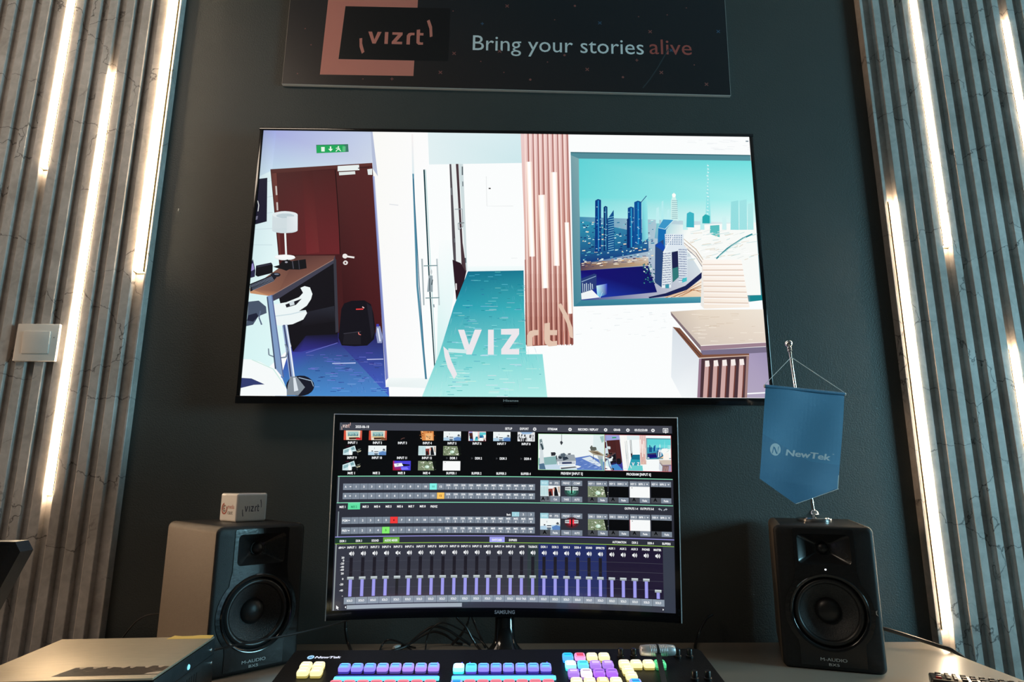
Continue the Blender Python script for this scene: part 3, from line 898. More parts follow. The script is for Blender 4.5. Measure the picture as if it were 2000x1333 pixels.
[1,172,112,104,1157,539,1157,597,1162,597,1162,539],[1,246,214,204,1166,539,1166,597,1170,597,1170,539],[1,161,101,93,1157,597,1157,655,1162,655,1162,597],
[1,241,202,190,1166,597,1166,655,1170,655,1170,597],[1,150,90,82,1157,655,1157,712,1162,712,1162,655],[1,236,190,176,1166,655,1166,712,1170,712,1170,655],
[1,139,79,71,1157,712,1157,769,1162,769,1162,712],[1,231,178,163,1166,712,1166,769,1170,769,1170,712],[1,128,68,60,1157,769,1157,825,1161,825,1162,769],
[1,226,166,149,1166,769,1166,825,1170,825,1170,769],[1,118,58,50,1157,825,1157,881,1161,881,1161,825],[1,222,154,136,1166,825,1165,881,1169,881,1170,825],
[1,172,112,104,1177,539,1177,597,1181,597,1181,539],[1,246,214,204,1185,539,1185,597,1189,597,1189,539],[1,161,101,93,1177,597,1177,655,1181,655,1181,597],
[1,241,202,190,1185,597,1185,655,1189,655,1189,597],[1,150,90,82,1177,655,1176,712,1181,712,1181,655],[1,236,190,176,1185,655,1185,712,1189,712,1189,655],
[1,139,79,71,1176,712,1176,769,1180,769,1181,712],[1,231,178,163,1185,712,1184,769,1188,769,1189,712],[1,128,68,60,1176,769,1176,825,1180,825,1180,769],
[1,226,166,149,1184,769,1184,825,1188,825,1188,769],[1,118,58,50,1176,825,1176,881,1180,881,1180,825],[1,222,154,136,1184,825,1184,881,1188,881,1188,825],
[1,172,112,104,1196,539,1196,597,1200,597,1200,539],[1,161,101,93,1196,597,1196,655,1200,655,1200,597],[1,150,90,82,1196,655,1195,712,1200,712,1200,655],
[1,139,79,71,1195,712,1195,769,1199,769,1200,712],[1,128,68,60,1195,769,1195,825,1199,825,1199,769],[1,118,58,50,1195,825,1195,881,1199,881,1199,825],
[1,255,236,222,1030,124,1041,527,1062,526,1051,123],[1,255,255,255,1035,124,1046,527,1057,527,1046,123],[1,255,236,222,1077,268,1088,656,1112,655,1102,266],
[1,255,255,255,1083,268,1094,656,1107,655,1096,267],[1,255,236,222,1127,169,1133,564,1155,564,1150,168],[1,255,255,255,1133,168,1139,564,1150,564,1145,168],
[1,255,236,222,1177,383,1184,757,1201,756,1194,383],[1,255,255,255,1181,383,1188,757,1197,757,1190,383],[1,84,140,152,1205,79,1919,81,1920,697,1874,703,1692,709,1206,728],
[1,60,110,120,1205,83,1919,86,1919,81,1205,78],[4,120,160,168,130,168,172,80,140,158,66,132,150,1205,92,1237,107,1235,703,1207,728],
[4,60,134,154,84,160,176,60,134,160,52,122,144,1235,703,1694,683,1692,709,1207,728],[1,24,134,144,1873,680,1920,674,1920,697,1873,703],
[4,96,210,214,112,222,222,170,240,238,110,218,220,1237,107,1920,107,1920,277,1235,276],[4,110,218,220,170,240,238,226,250,248,150,230,232,1235,276,1920,277,1919,379,1236,359],
[4,60,140,176,236,250,248,252,252,250,40,60,140,1236,359,1919,379,1916,675,1235,703],[1,248,250,247,1599,414,1668,389,1919,375,1916,676,1698,681,1691,579,1653,508,1614,464],
[4,120,200,210,248,250,247,248,250,247,110,170,196,1533,383,1668,389,1630,463,1522,446],[1,190,238,240,1529,383,1534,319,1544,313,1543,383],[1,180,236,238,1550,383,1556,291,1563,285,1560,382],
[1,190,238,240,1572,391,1576,327,1585,322,1583,391],[1,196,240,240,1633,409,1638,345,1653,339,1652,409],[1,150,222,224,1818,407,1828,287,1857,281,1851,407],
[1,160,226,228,1852,407,1862,282,1890,276,1883,406],[1,176,232,232,1884,406,1894,296,1914,290,1908,406],[1,190,238,238,1700,408,1704,363,1718,357,1717,408],
[1,206,242,242,1785,407,1790,352,1805,347,1803,407],[1,150,228,230,1722,381,1733,251,1740,176,1746,115,1746,176,1746,251,1744,380],[1,228,250,248,1743,131,1749,134,1750,130,1744,127],
[1,228,250,248,1743,146,1749,149,1750,145,1744,143],[1,228,250,248,1742,161,1748,164,1749,160,1743,158],[1,228,250,248,1737,176,1745,179,1746,175,1739,173],
[1,228,250,248,1741,191,1744,194,1747,191,1743,188],[1,228,250,248,1739,206,1741,208,1744,206,1742,203],[1,228,250,248,1737,221,1741,224,1743,221,1739,218],
[1,228,250,248,1736,236,1742,239,1743,236,1738,233],[1,228,250,248,1733,251,1740,254,1741,250,1734,248],[1,228,250,248,1734,266,1742,269,1743,265,1735,263],
[1,228,250,248,1735,281,1737,283,1740,281,1737,278],[1,228,250,248,1734,295,1736,298,1739,296,1736,293],[1,228,250,248,1732,310,1735,313,1738,310,1735,307],
[1,228,250,248,1729,325,1738,328,1739,325,1730,322],[1,228,250,248,1729,340,1735,343,1736,339,1730,337],[1,228,250,248,1732,355,1736,357,1738,354,1734,351],
[1,228,250,248,1728,370,1736,372,1737,369,1729,366],[1,40,170,176,1710,381,1712,353,1724,342,1741,349,1739,381],[1,60,180,196,1647,398,1652,340,1664,332,1680,339,1677,399],
[1,90,190,190,1737,426,1740,390,1776,387,1774,439],[1,206,240,236,1589,364,1593,286,1599,267,1606,248,1611,267,1615,285,1618,373],[1,150,190,196,1596,287,1619,287,1619,284,1596,284],
[1,150,190,196,1595,296,1618,295,1618,292,1596,292],[1,150,190,196,1595,304,1618,304,1618,300,1595,301],[1,150,190,196,1595,312,1617,312,1618,309,1595,309],
[1,150,190,196,1594,320,1617,320,1617,317,1594,317],[1,150,190,196,1594,329,1617,329,1617,325,1594,326],[1,150,190,196,1594,337,1616,337,1616,334,1594,334],
[1,150,190,196,1593,345,1616,345,1616,342,1593,342],[1,150,190,196,1593,354,1616,353,1616,350,1593,350],[1,150,190,196,1592,362,1615,362,1615,358,1593,359],
[1,255,255,250,1613,262,1611,268,1607,271,1603,271,1599,268,1598,262,1599,257,1603,254,1608,254,1612,257],[4,50,150,180,50,110,160,24,80,140,20,50,120,1236,372,1498,429,1497,501,1234,556],
[1,20,40,110,1385,490,1396,489,1396,493,1384,494],[1,255,230,190,1425,540,1430,539,1430,543,1425,544],[1,210,240,240,1338,401,1341,400,1341,403,1338,404],
[1,210,240,240,1319,478,1328,477,1328,480,1319,481],[1,120,200,210,1331,426,1338,425,1337,429,1331,430],[1,120,200,210,1324,456,1327,455,1327,459,1324,460],
[1,120,200,210,1510,373,1520,372,1520,376,1510,377],[1,30,120,160,1240,511,1248,510,1248,513,1240,514],[1,20,40,110,1240,381,1252,380,1252,383,1240,384],
[1,255,230,190,1290,505,1301,504,1301,507,1289,508],[1,12,24,80,1332,434,1342,433,1342,437,1332,438],[1,120,200,210,1265,504,1275,503,1275,506,1265,507],
[1,210,240,240,1245,538,1250,537,1250,541,1245,541],[1,30,120,160,1403,532,1414,531,1414,534,1403,535],[1,20,40,110,1388,426,1392,425,1392,429,1388,430],
[1,120,200,210,1259,399,1271,397,1271,401,1259,402],[1,255,230,190,1283,381,1290,380,1290,383,1283,384],[1,12,24,80,1350,413,1360,412,1360,416,1350,417],
[1,210,240,240,1363,445,1374,444,1374,448,1363,449],[1,255,230,190,1245,459,1249,458,1249,462,1245,463],[1,12,24,80,1436,537,1446,536,1446,540,1436,541],
[1,210,240,240,1266,449,1276,448,1276,451,1266,452],[1,255,230,190,1318,451,1328,450,1328,454,1318,455],[1,30,120,160,1507,450,1517,449,1516,452,1507,453],
[1,30,120,160,1370,422,1374,421,1374,425,1370,426],[1,255,230,190,1338,544,1346,544,1346,547,1338,548],[1,210,240,240,1375,431,1380,430,1380,433,1375,434],
[1,30,120,160,1451,523,1460,522,1460,525,1451,526],[1,12,24,80,1450,492,1459,491,1459,495,1450,496],[1,20,40,110,1336,495,1343,494,1343,498,1336,499],[1,20,40,110,1448,492,1460,491,1459,494,1448,495],
[1,210,240,240,1416,473,1423,472,1423,475,1416,476],[1,30,120,160,1305,490,1315,489,1315,492,1305,493],[1,30,120,160,1414,511,1422,510,1422,513,1414,514],
[1,30,120,160,1439,516,1449,515,1449,518,1439,519],[1,255,230,190,1476,491,1487,490,1487,494,1476,495],[1,210,240,240,1380,464,1390,463,1390,467,1379,468],
[1,120,200,210,1496,454,1506,453,1505,457,1496,458],[1,120,200,210,1441,401,1449,400,1448,403,1441,404],[1,12,24,80,1421,445,1431,444,1431,447,1421,448],
[1,210,240,240,1411,497,1415,496,1415,500,1411,501],[1,20,40,110,1358,486,1366,485,1366,488,1357,489],[1,30,120,160,1414,378,1418,377,1418,381,1414,382],
[1,20,40,110,1253,396,1257,395,1257,399,1253,400],[1,30,120,160,1292,378,1298,377,1298,381,1292,382],[1,20,40,110,1405,475,1416,474,1416,477,1405,478],[1,20,40,110,1237,444,1243,443,1243,447,1237,447],
[1,30,120,160,1267,518,1270,517,1270,521,1267,521],[1,12,24,80,1409,387,1414,386,1414,390,1408,391],[1,120,200,210,1395,539,1401,538,1401,541,1394,542],
[1,30,120,160,1461,483,1465,482,1464,486,1461,487],[1,255,230,190,1401,470,1412,469,1412,473,1401,474],[1,255,230,190,1406,433,1408,432,1408,435,1406,436],
[1,12,24,80,1266,472,1270,471,1270,474,1266,475],[1,30,120,160,1408,527,1415,526,1415,530,1408,531],[1,255,230,190,1300,423,1306,422,1306,426,1300,427],[1,12,24,80,1500,530,1505,529,1505,533,1500,534],
[1,30,120,160,1508,457,1514,456,1514,460,1508,461],[1,20,40,110,1509,456,1516,455,1516,459,1509,460],[1,30,120,160,1269,481,1275,480,1275,484,1269,485],
[1,210,240,240,1451,515,1458,514,1458,518,1451,519],[1,120,200,210,1310,536,1315,535,1315,538,1310,539],[1,255,230,190,1312,399,1317,398,1317,402,1312,403],
[1,12,24,80,1405,454,1413,453,1413,457,1405,458],[1,120,200,210,1445,391,1450,390,1450,394,1445,395],[1,20,40,110,1385,430,1392,429,1392,433,1385,434],
[1,120,200,210,1365,435,1373,434,1373,437,1365,438],[1,30,120,160,1247,417,1258,416,1258,420,1247,421],[1,210,240,240,1482,466,1492,465,1492,469,1482,470],
[1,120,200,210,1354,473,1363,472,1362,475,1354,476],[1,30,120,160,1368,531,1374,530,1373,534,1367,535],[1,20,40,110,1474,405,1485,404,1484,407,1474,408],
[1,120,200,210,1253,519,1260,518,1260,521,1253,522],[1,255,230,190,1314,509,1318,508,1318,511,1314,512],[1,30,120,160,1368,468,1374,467,1374,470,1368,471],
[1,120,200,210,1278,475,1281,474,1281,478,1278,479],[1,120,200,210,1299,516,1307,515,1307,518,1298,519],[1,255,230,190,1243,499,1254,498,1254,502,1242,503],
[1,255,230,190,1433,379,1438,378,1438,382,1433,383],[1,120,200,210,1413,538,1416,537,1416,540,1412,541],[1,210,240,240,1315,532,1323,532,1323,535,1315,536],
[1,12,24,80,1352,400,1355,399,1355,402,1352,403],[1,210,240,240,1267,439,1270,438,1270,442,1267,443],[1,255,230,190,1394,501,1398,500,1398,504,1394,505],
[1,12,24,80,1357,427,1364,426,1364,429,1357,430],[1,210,240,240,1497,436,1506,435,1506,438,1497,439],[1,12,24,80,1278,483,1288,482,1288,486,1277,487],[1,20,40,110,1389,480,1397,479,1397,483,1389,484],
[1,12,24,80,1305,504,1309,503,1309,506,1305,507],[1,120,200,210,1302,437,1306,436,1306,440,1302,441],[1,210,240,240,1433,486,1442,485,1441,488,1433,489],
[1,12,24,80,1263,394,1268,393,1268,397,1263,398],[1,20,40,110,1480,455,1489,454,1489,457,1479,458],[1,210,240,240,1244,500,1247,499,1247,502,1244,503],[1,20,40,110,1499,490,1503,489,1503,492,1499,493],
[1,120,200,210,1505,487,1509,486,1509,489,1505,490],[1,20,40,110,1410,433,1416,432,1416,436,1410,437],[1,30,120,160,1407,432,1411,431,1411,435,1407,436],
[1,120,200,210,1466,484,1472,483,1472,487,1466,488],[1,12,24,80,1472,461,1480,460,1480,464,1472,465],[1,210,240,240,1442,440,1445,439,1445,443,1442,444],
[1,255,230,190,1294,379,1301,378,1301,381,1294,382],[1,30,120,160,1450,370,1461,369,1461,373,1450,374],[1,30,120,160,1408,446,1412,445,1412,449,1408,450],
[1,30,120,160,1280,400,1286,399,1286,403,1280,404],[1,20,40,110,1483,397,1488,396,1488,399,1483,400],[1,20,40,110,1282,423,1289,422,1289,425,1282,426],
[1,30,120,160,1244,534,1255,533,1255,537,1244,538],[1,30,120,160,1426,489,1437,488,1437,492,1426,493],[1,20,40,110,1268,490,1277,489,1277,492,1268,493],
[1,20,40,110,1440,399,1443,398,1443,402,1440,403],[1,30,120,160,1302,386,1313,385,1313,388,1302,389],[1,30,120,160,1338,426,1343,425,1343,429,1338,430],
[1,210,240,240,1438,497,1443,496,1442,499,1438,500],[1,12,24,80,1420,535,1426,535,1426,538,1420,539],[1,210,240,240,1510,370,1520,369,1520,373,1510,374],
[1,12,24,80,1352,379,1364,378,1364,382,1352,383],[1,210,240,240,1381,433,1384,432,1384,435,1381,436],[1,255,230,190,1486,456,1489,456,1488,459,1485,460],
[1,30,120,160,1306,381,1309,380,1309,383,1305,384],[1,20,40,110,1307,444,1310,443,1310,446,1307,447],[1,20,40,110,1245,542,1252,541,1252,545,1245,546],
[1,210,240,240,1347,465,1353,464,1353,467,1347,468],[1,255,230,190,1266,468,1274,467,1274,470,1266,471],[1,210,240,240,1476,408,1483,407,1483,410,1476,411],
[1,30,120,160,1371,472,1379,471,1379,474,1370,475],[1,20,40,110,1435,531,1441,530,1441,533,1435,534],[1,210,240,240,1467,410,1473,409,1472,412,1467,413],
[1,120,200,210,1259,508,1265,507,1265,510,1259,511],[1,20,40,110,1274,387,1277,386,1277,389,1274,390],[1,20,40,110,1355,473,1358,472,1357,475,1354,476],
[1,20,40,110,1433,379,1438,378,1438,381,1433,382],[1,30,120,160,1342,389,1347,388,1347,391,1342,392],[1,255,230,190,1444,468,1453,467,1453,471,1444,472],
[1,30,120,160,1446,471,1456,470,1456,474,1446,475],[1,120,200,210,1415,538,1424,537,1424,541,1415,542],[1,30,120,160,1309,514,1313,513,1313,517,1309,518],
[1,20,40,110,1256,402,1264,401,1264,405,1256,406],[1,120,200,210,1317,383,1325,382,1325,385,1317,386],[1,210,240,240,1245,381,1251,380,1251,384,1245,385],
[1,12,24,80,1472,537,1476,536,1476,539,1472,540],[1,20,40,110,1356,435,1358,434,1358,438,1356,439],[1,120,200,210,1396,516,1400,515,1400,519,1396,520],
[1,120,200,210,1385,401,1391,400,1391,404,1385,405],[1,210,240,240,1495,509,1500,509,1500,512,1494,513],[1,30,120,160,1490,451,1497,450,1497,454,1490,455],
[1,12,24,80,1446,535,1458,534,1457,537,1446,538],[1,120,200,210,1404,389,1410,388,1410,392,1403,393],[1,210,240,240,1249,543,1257,542,1257,546,1249,547],
[1,30,120,160,1368,526,1372,525,1372,528,1368,529],[1,12,24,80,1314,407,1320,406,1320,410,1314,411],[1,30,120,160,1446,413,1451,412,1451,416,1446,417],
[1,255,230,190,1506,517,1515,516,1514,520,1506,521],[1,120,200,210,1349,397,1356,396,1356,399,1349,400],[1,210,240,240,1248,402,1257,401,1257,405,1248,406],
[1,120,200,210,1488,405,1493,404,1493,408,1488,409],[1,12,24,80,1423,522,1433,521,1433,525,1423,526],[1,12,24,80,1343,373,1351,372,1351,376,1343,377],[1,20,40,110,1288,441,1291,440,1290,443,1288,444],
[1,30,120,160,1323,439,1332,438,1332,442,1323,443],[1,120,200,210,1344,543,1355,542,1355,546,1344,547],[1,12,24,80,1427,488,1437,487,1437,491,1427,492],
[1,120,200,210,1336,476,1343,475,1343,478,1336,479],[1,210,240,240,1317,385,1323,384,1322,388,1317,389],[1,120,200,210,1396,504,1401,503,1401,507,1395,508],
[1,120,200,210,1495,418,1499,417,1499,421,1495,422],[1,255,230,190,1444,488,1455,487,1455,491,1444,492],[1,120,200,210,1425,518,1433,517,1433,520,1425,521],
[1,255,230,190,1294,463,1299,462,1299,465,1294,466],[1,30,120,160,1506,466,1509,465,1509,468,1506,469],[1,12,24,80,1346,403,1357,402,1356,405,1346,406],
[1,30,120,160,1488,478,1491,477,1491,481,1488,481],[1,120,200,210,1427,468,1433,467,1433,471,1427,472],[1,20,40,110,1484,407,1489,406,1489,410,1484,411],
[1,20,40,110,1406,528,1415,527,1414,531,1406,532],[1,210,240,240,1450,410,1458,409,1458,412,1450,413],[1,120,200,210,1464,524,1470,523,1470,527,1464,528],
[1,255,230,190,1354,464,1359,463,1359,467,1354,468],[1,255,230,190,1313,478,1318,477,1318,481,1313,482],[1,12,24,80,1246,393,1254,392,1254,395,1246,396],
[1,12,24,80,1288,406,1297,405,1297,408,1288,409],[1,210,240,240,1426,499,1433,498,1433,501,1426,502],[1,20,40,110,1465,538,1475,537,1475,541,1465,542],[1,20,40,110,1413,533,1421,532,1421,536,1412,537],
[1,210,240,240,1469,454,1474,453,1474,457,1469,458],[1,210,240,240,1281,388,1289,387,1289,391,1281,392],[1,120,200,210,1264,505,1274,504,1274,508,1264,509],
[1,255,230,190,1458,496,1469,495,1469,498,1458,499],[1,210,240,240,1407,540,1410,539,1410,542,1407,543],[1,30,120,160,1255,409,1262,408,1262,411,1255,412],
[1,210,240,240,1423,501,1430,500,1429,504,1423,505],[1,210,240,240,1387,437,1395,436,1395,440,1387,441],[1,30,120,160,1339,492,1350,491,1350,494,1339,495],
[1,120,200,210,1501,382,1511,381,1510,385,1501,386],[1,30,120,160,1320,392,1326,391,1326,395,1320,396],[1,30,120,160,1438,531,1443,531,1443,534,1438,535],
[1,120,200,210,1373,494,1381,493,1381,496,1373,497],[1,255,230,190,1319,431,1326,430,1326,434,1319,435],[1,20,40,110,1250,446,1259,445,1259,449,1250,450],
[1,210,240,240,1257,420,1264,419,1264,423,1257,424],[1,30,120,160,1509,465,1520,464,1520,468,1509,469],[1,120,200,210,1262,435,1265,434,1265,438,1262,439],
[1,210,240,240,1449,434,1454,433,1454,437,1449,438],[1,12,24,80,1364,439,1367,438,1367,441,1364,442],[1,30,120,160,1295,542,1301,541,1301,545,1295,546],
[1,255,230,190,1261,421,1269,420,1269,424,1261,425],[1,30,120,160,1379,380,1389,379,1389,383,1379,384],[1,255,230,190,1356,476,1364,475,1364,478,1356,479],
[1,210,240,240,1415,377,1425,376,1425,379,1415,380],[1,120,200,210,1349,525,1360,524,1359,527,1349,528],[1,120,200,210,1339,546,1349,545,1349,549,1339,550],
[1,30,120,160,1276,509,1287,508,1287,512,1276,513],[1,30,120,160,1514,408,1519,407,1519,410,1514,411],[1,12,24,80,1367,422,1371,421,1371,424,1367,425],
[1,210,240,240,1283,453,1289,452,1289,455,1283,456],[1,20,40,110,1483,525,1485,524,1485,528,1482,529],[1,12,24,80,1463,539,1467,538,1467,541,1463,542],
[1,255,230,190,1300,533,1303,532,1303,536,1300,537],[1,20,40,110,1288,448,1297,447,1297,450,1288,451],[1,210,240,240,1338,507,1345,507,1345,510,1338,511],
[1,210,240,240,1505,493,1509,492,1509,496,1505,497],[1,30,120,160,1415,437,1422,436,1422,439,1415,440],[1,20,40,110,1395,540,1402,539,1402,543,1395,544],
[1,120,200,210,1309,468,1313,467,1312,470,1309,471],[1,210,240,240,1368,495,1378,494,1378,498,1368,499],[1,12,24,80,1352,460,1362,459,1362,463,1352,464],
[1,210,240,240,1252,460,1258,459,1258,463,1252,464],[1,20,40,110,1334,375,1341,374,1341,378,1334,379],[1,30,120,160,1415,533,1423,532,1422,535,1415,536],
[1,255,230,190,1431,535,1443,534,1443,537,1431,538],[1,255,230,190,1321,401,1324,400,1324,404,1321,405],[1,12,24,80,1359,501,1365,500,1365,503,1359,504],
[1,12,24,80,1494,423,1504,422,1504,425,1494,426],[1,30,120,160,1275,434,1283,433,1283,437,1275,438],[1,210,240,240,1294,452,1297,451,1297,454,1294,455],
[1,255,230,190,1333,397,1338,396,1337,399,1332,400],[1,120,200,210,1311,509,1316,508,1316,512,1311,513],[1,30,120,160,1465,480,1474,479,1473,483,1465,484],
[1,255,230,190,1305,418,1312,417,1312,421,1305,422],[1,210,240,240,1487,401,1490,400,1490,404,1487,405],[1,222,210,190,1828,483,1843,474,1842,472,1827,481],
[1,222,210,190,1760,520,1790,517,1790,515,1760,518],[1,190,220,220,1823,489,1843,478,1842,477,1822,487],[1,190,220,220,1662,426,1678,424,1677,422,1662,424],
[1,226,232,230,1752,494,1786,491,1786,489,1752,492],[1,222,210,190,1800,516,1835,512,1835,510,1800,514],[1,226,232,230,1713,418,1742,408,1741,406,1713,416],
[1,222,210,190,1757,436,1778,425,1778,424,1756,434],[1,255,255,255,1687,429,1703,423,1702,421,1687,427],[1,222,210,190,1796,494,1813,487,1812,486,1795,492],
[1,190,220,220,1814,470,1854,466,1854,464,1814,468],[1,190,220,220,1702,476,1741,469,1741,467,1701,474],[1,226,232,230,1808,467,1846,462,1845,460,1808,465],
[1,255,255,255,1660,449,1699,445,1699,443,1660,447],[1,226,232,230,1798,493,1814,484,1814,482,1797,491],[1,190,220,220,1723,430,1760,423,1760,421,1722,428],
[1,255,255,255,1640,533,1672,524,1672,522,1640,531],[1,255,255,255,1700,466,1716,464,1716,462,1700,464],[1,226,232,230,1823,465,1838,461,1837,459,1823,464],
[1,226,232,230,1675,529,1714,522,1714,520,1675,527],[1,222,210,190,1658,468,1672,461,1671,459,1658,466],[1,190,220,220,1710,431,1751,420,1750,418,1710,429],
[1,226,232,230,1758,430,1774,423,1773,421,1757,428],[1,190,220,220,1649,534,1675,530,1675,528,1649,532],[1,255,255,255,1774,532,1793,525,1793,523,1774,530],
[1,190,220,220,1877,462,1917,456,1917,454,1877,460],[1,222,210,190,1848,479,1863,469,1862,467,1847,477],[1,226,232,230,1755,470,1785,463,1785,461,1755,468],
[1,255,255,255,1704,506,1731,497,1731,495,1704,504],[1,222,210,190,1795,433,1828,424,1828,422,1794,431],[1,222,210,190,1654,536,1672,533,1672,531,1654,534],
[1,226,232,230,1749,491,1767,482,1766,481,1748,489],[1,255,255,255,1657,487,1681,484,1680,483,1657,485],[1,226,232,230,1826,431,1849,424,1849,422,1826,430],
[1,226,232,230,1801,475,1841,470,1841,468,1801,473],[1,222,210,190,1717,521,1742,515,1742,513,1717,519],[1,190,220,220,1895,431,1920,423,1920,421,1895,430],
[1,255,255,255,1628,530,1665,522,1665,520,1627,528],[1,190,220,220,1740,516,1763,508,1763,506,1740,514],[1,190,220,220,1764,501,1800,498,1800,496,1764,499],
[1,226,232,230,1766,418,1802,408,1802,406,1766,416],[1,255,255,255,1641,482,1657,478,1657,476,1641,480],[1,222,210,190,1889,517,1920,509,1920,507,1889,515],
[1,222,210,190,1732,494,1753,492,1753,490,1732,492],[1,190,220,220,1805,486,1833,480,1833,478,1805,484],[1,255,255,255,1710,505,1741,496,1741,494,1710,503],
[1,222,210,190,1748,498,1769,489,1768,487,1747,497],[1,222,210,190,1672,425,1707,422,1707,420,1672,423],[1,226,232,230,1753,469,1780,463,1780,461,1753,467],
[1,226,232,230,1635,512,1666,503,1666,501,1634,510],[1,226,232,230,1793,502,1824,499,1824,497,1793,500],[1,222,210,190,1864,533,1878,528,1878,526,1863,531],
[1,222,210,190,1657,462,1676,460,1676,458,1657,460],[1,190,220,220,1746,453,1770,450,1770,448,1746,451],[1,190,220,220,1883,522,1902,516,1902,514,1882,520],
[1,222,210,190,1751,466,1778,457,1778,455,1751,464],[1,190,220,220,1813,518,1849,508,1849,506,1813,516],[1,255,255,255,1874,510,1906,502,1906,500,1874,508],
[1,255,255,255,1865,501,1884,496,1883,494,1865,499],[1,226,232,230,1696,498,1714,492,1714,490,1695,497],[1,222,210,190,1856,460,1887,454,1887,453,1856,458],
[1,222,210,190,1670,453,1687,447,1687,445,1669,451],[1,190,220,220,1661,419,1702,410,1702,408,1661,418],[1,222,210,190,1714,527,1731,525,1731,523,1714,525],
[1,226,232,230,1645,490,1672,480,1672,478,1645,488],[1,190,220,220,1748,526,1776,522,1776,520,1748,524],[1,226,232,230,1745,470,1764,465,1764,463,1744,468],
[1,190,220,220,1852,425,1872,417,1872,415,1852,423],[1,190,220,220,1792,429,1817,424,1817,422,1792,427],[1,255,255,255,1858,508,1890,505,1890,503,1858,506],
[1,190,220,220,1772,427,1812,419,1812,417,1772,425],[1,255,255,255,1641,479,1666,476,1666,474,1640,477],[1,222,210,190,1705,471,1737,467,1737,465,1704,469],
[1,255,255,255,1710,429,1750,424,1750,422,1710,427],[1,226,232,230,1657,459,1672,454,1671,453,1656,458],[1,255,255,255,1685,498,1701,489,1700,487,1684,497],
[1,255,255,255,1716,499,1755,496,1755,494,1716,497],[1,255,255,255,1692,452,1729,445,1729,443,1692,450],[1,226,232,230,1723,478,1752,472,1752,470,1722,476],
[1,255,255,255,1805,490,1830,486,1830,484,1805,488],[1,255,255,255,1745,521,1769,514,1768,512,1745,519],[1,255,255,255,1790,438,1825,436,1825,434,1790,436],
[1,226,232,230,1657,507,1672,505,1672,503,1657,505],[1,190,220,220,1800,451,1814,445,1813,443,1799,449],[1,190,220,220,1674,458,1702,448,1702,446,1674,456],
[1,226,232,230,1855,490,1873,483,1873,482,1855,488],[1,222,210,190,1715,492,1753,486,1753,484,1714,490],[1,226,232,230,1837,528,1862,518,1861,516,1836,526],
[1,190,220,220,1901,432,1920,425,1920,423,1900,430],[1,255,255,255,1706,439,1747,433,1747,431,1706,437],[1,50,140,150,1757,531,1798,491,1795,487,1754,526],
[1,50,140,150,1798,491,1868,444,1865,438,1795,486],[1,50,140,150,1868,444,1903,427,1901,421,1866,438],[1,190,230,228,1766,522,1823,473,1822,471,1765,519],
[1,190,230,228,1823,473,1876,439,1875,436,1822,471],[1,196,170,140,1631,446,1678,491,1680,489,1632,444],[1,196,170,140,1678,491,1709,544,1711,543,1680,489],
[1,196,170,140,1709,544,1715,579,1717,579,1711,543],[1,255,250,240,1630,453,1678,499,1679,497,1632,452],[1,255,250,240,1678,499,1708,553,1710,552,1680,497],
[1,255,250,240,1708,553,1715,586,1717,586,1710,552],[1,140,104,84,1630,461,1678,507,1679,505,1631,459],[1,140,104,84,1677,507,1708,562,1710,561,1679,505],
[1,140,104,84,1708,561,1714,593,1716,593,1710,561],[1,240,222,200,1629,468,1677,515,1679,513,1631,466],[1,240,222,200,1677,515,1707,571,1709,569,1679,514],
[1,240,222,200,1707,570,1714,600,1716,600,1709,570],[1,90,70,84,1629,475,1677,523,1678,521,1631,473],[1,90,70,84,1677,523,1707,580,1709,578,1678,522],[1,90,70,84,1707,579,1713,608,1715,607,1709,579],
[4,60,50,90,210,200,190,200,170,130,96,70,80,1234,552,1494,523,1495,558,1235,583],[1,255,236,200,1302,556,1314,555,1314,553,1302,554],[1,190,140,90,1392,543,1403,542,1402,539,1392,540],
[1,70,60,100,1246,567,1262,566,1262,564,1246,565],[1,255,250,240,1299,554,1313,553,1313,550,1299,551],[1,255,236,200,1364,557,1381,556,1381,554,1364,555],
[1,190,140,90,1315,548,1329,547,1329,544,1315,545],[1,70,60,100,1278,567,1285,566,1285,564,1278,565],[1,255,250,240,1364,541,1377,540,1377,537,1363,538],
[1,255,236,200,1249,551,1269,550,1269,548,1249,549],[1,190,140,90,1437,532,1449,531,1449,528,1436,529],[1,70,60,100,1246,549,1255,548,1255,546,1246,547],
[1,255,250,240,1486,529,1496,528,1496,526,1486,527],[1,255,236,200,1254,548,1274,547,1274,545,1254,546],[1,190,140,90,1424,552,1441,551,1441,548,1424,549],
[1,70,60,100,1435,533,1444,532,1444,529,1435,530],[1,255,250,240,1306,541,1315,540,1315,538,1306,539],[1,255,236,200,1419,541,1426,540,1426,537,1419,538],
[1,190,140,90,1314,561,1332,560,1332,558,1314,559],[1,70,60,100,1421,547,1440,546,1440,544,1421,545],[1,255,250,240,1378,542,1392,541,1392,539,1378,540],
[1,255,236,200,1309,540,1319,539,1319,537,1309,538],[1,190,140,90,1353,538,1361,537,1361,535,1353,535],[1,70,60,100,1300,550,1319,549,1319,547,1300,548],
[1,255,250,240,1360,556,1376,555,1376,553,1360,554],[1,255,236,200,1387,540,1399,539,1399,536,1387,537],[1,190,140,90,1317,555,1335,554,1335,552,1317,553],
[1,70,60,100,1437,534,1446,533,1446,530,1437,531],[1,255,250,240,1240,562,1249,561,1249,559,1240,560],[1,255,236,200,1239,555,1249,554,1249,551,1239,552],
[1,190,140,90,1289,559,1303,558,1303,556,1289,557],[1,70,60,100,1308,559,1318,558,1318,555,1308,556],[1,255,250,240,1470,525,1485,524,1485,522,1470,523],
[1,255,236,200,1415,548,1428,547,1428,544,1415,545],[1,190,140,90,1457,540,1473,539,1473,537,1457,538],[1,70,60,100,1258,550,1270,549,1270,546,1258,547],
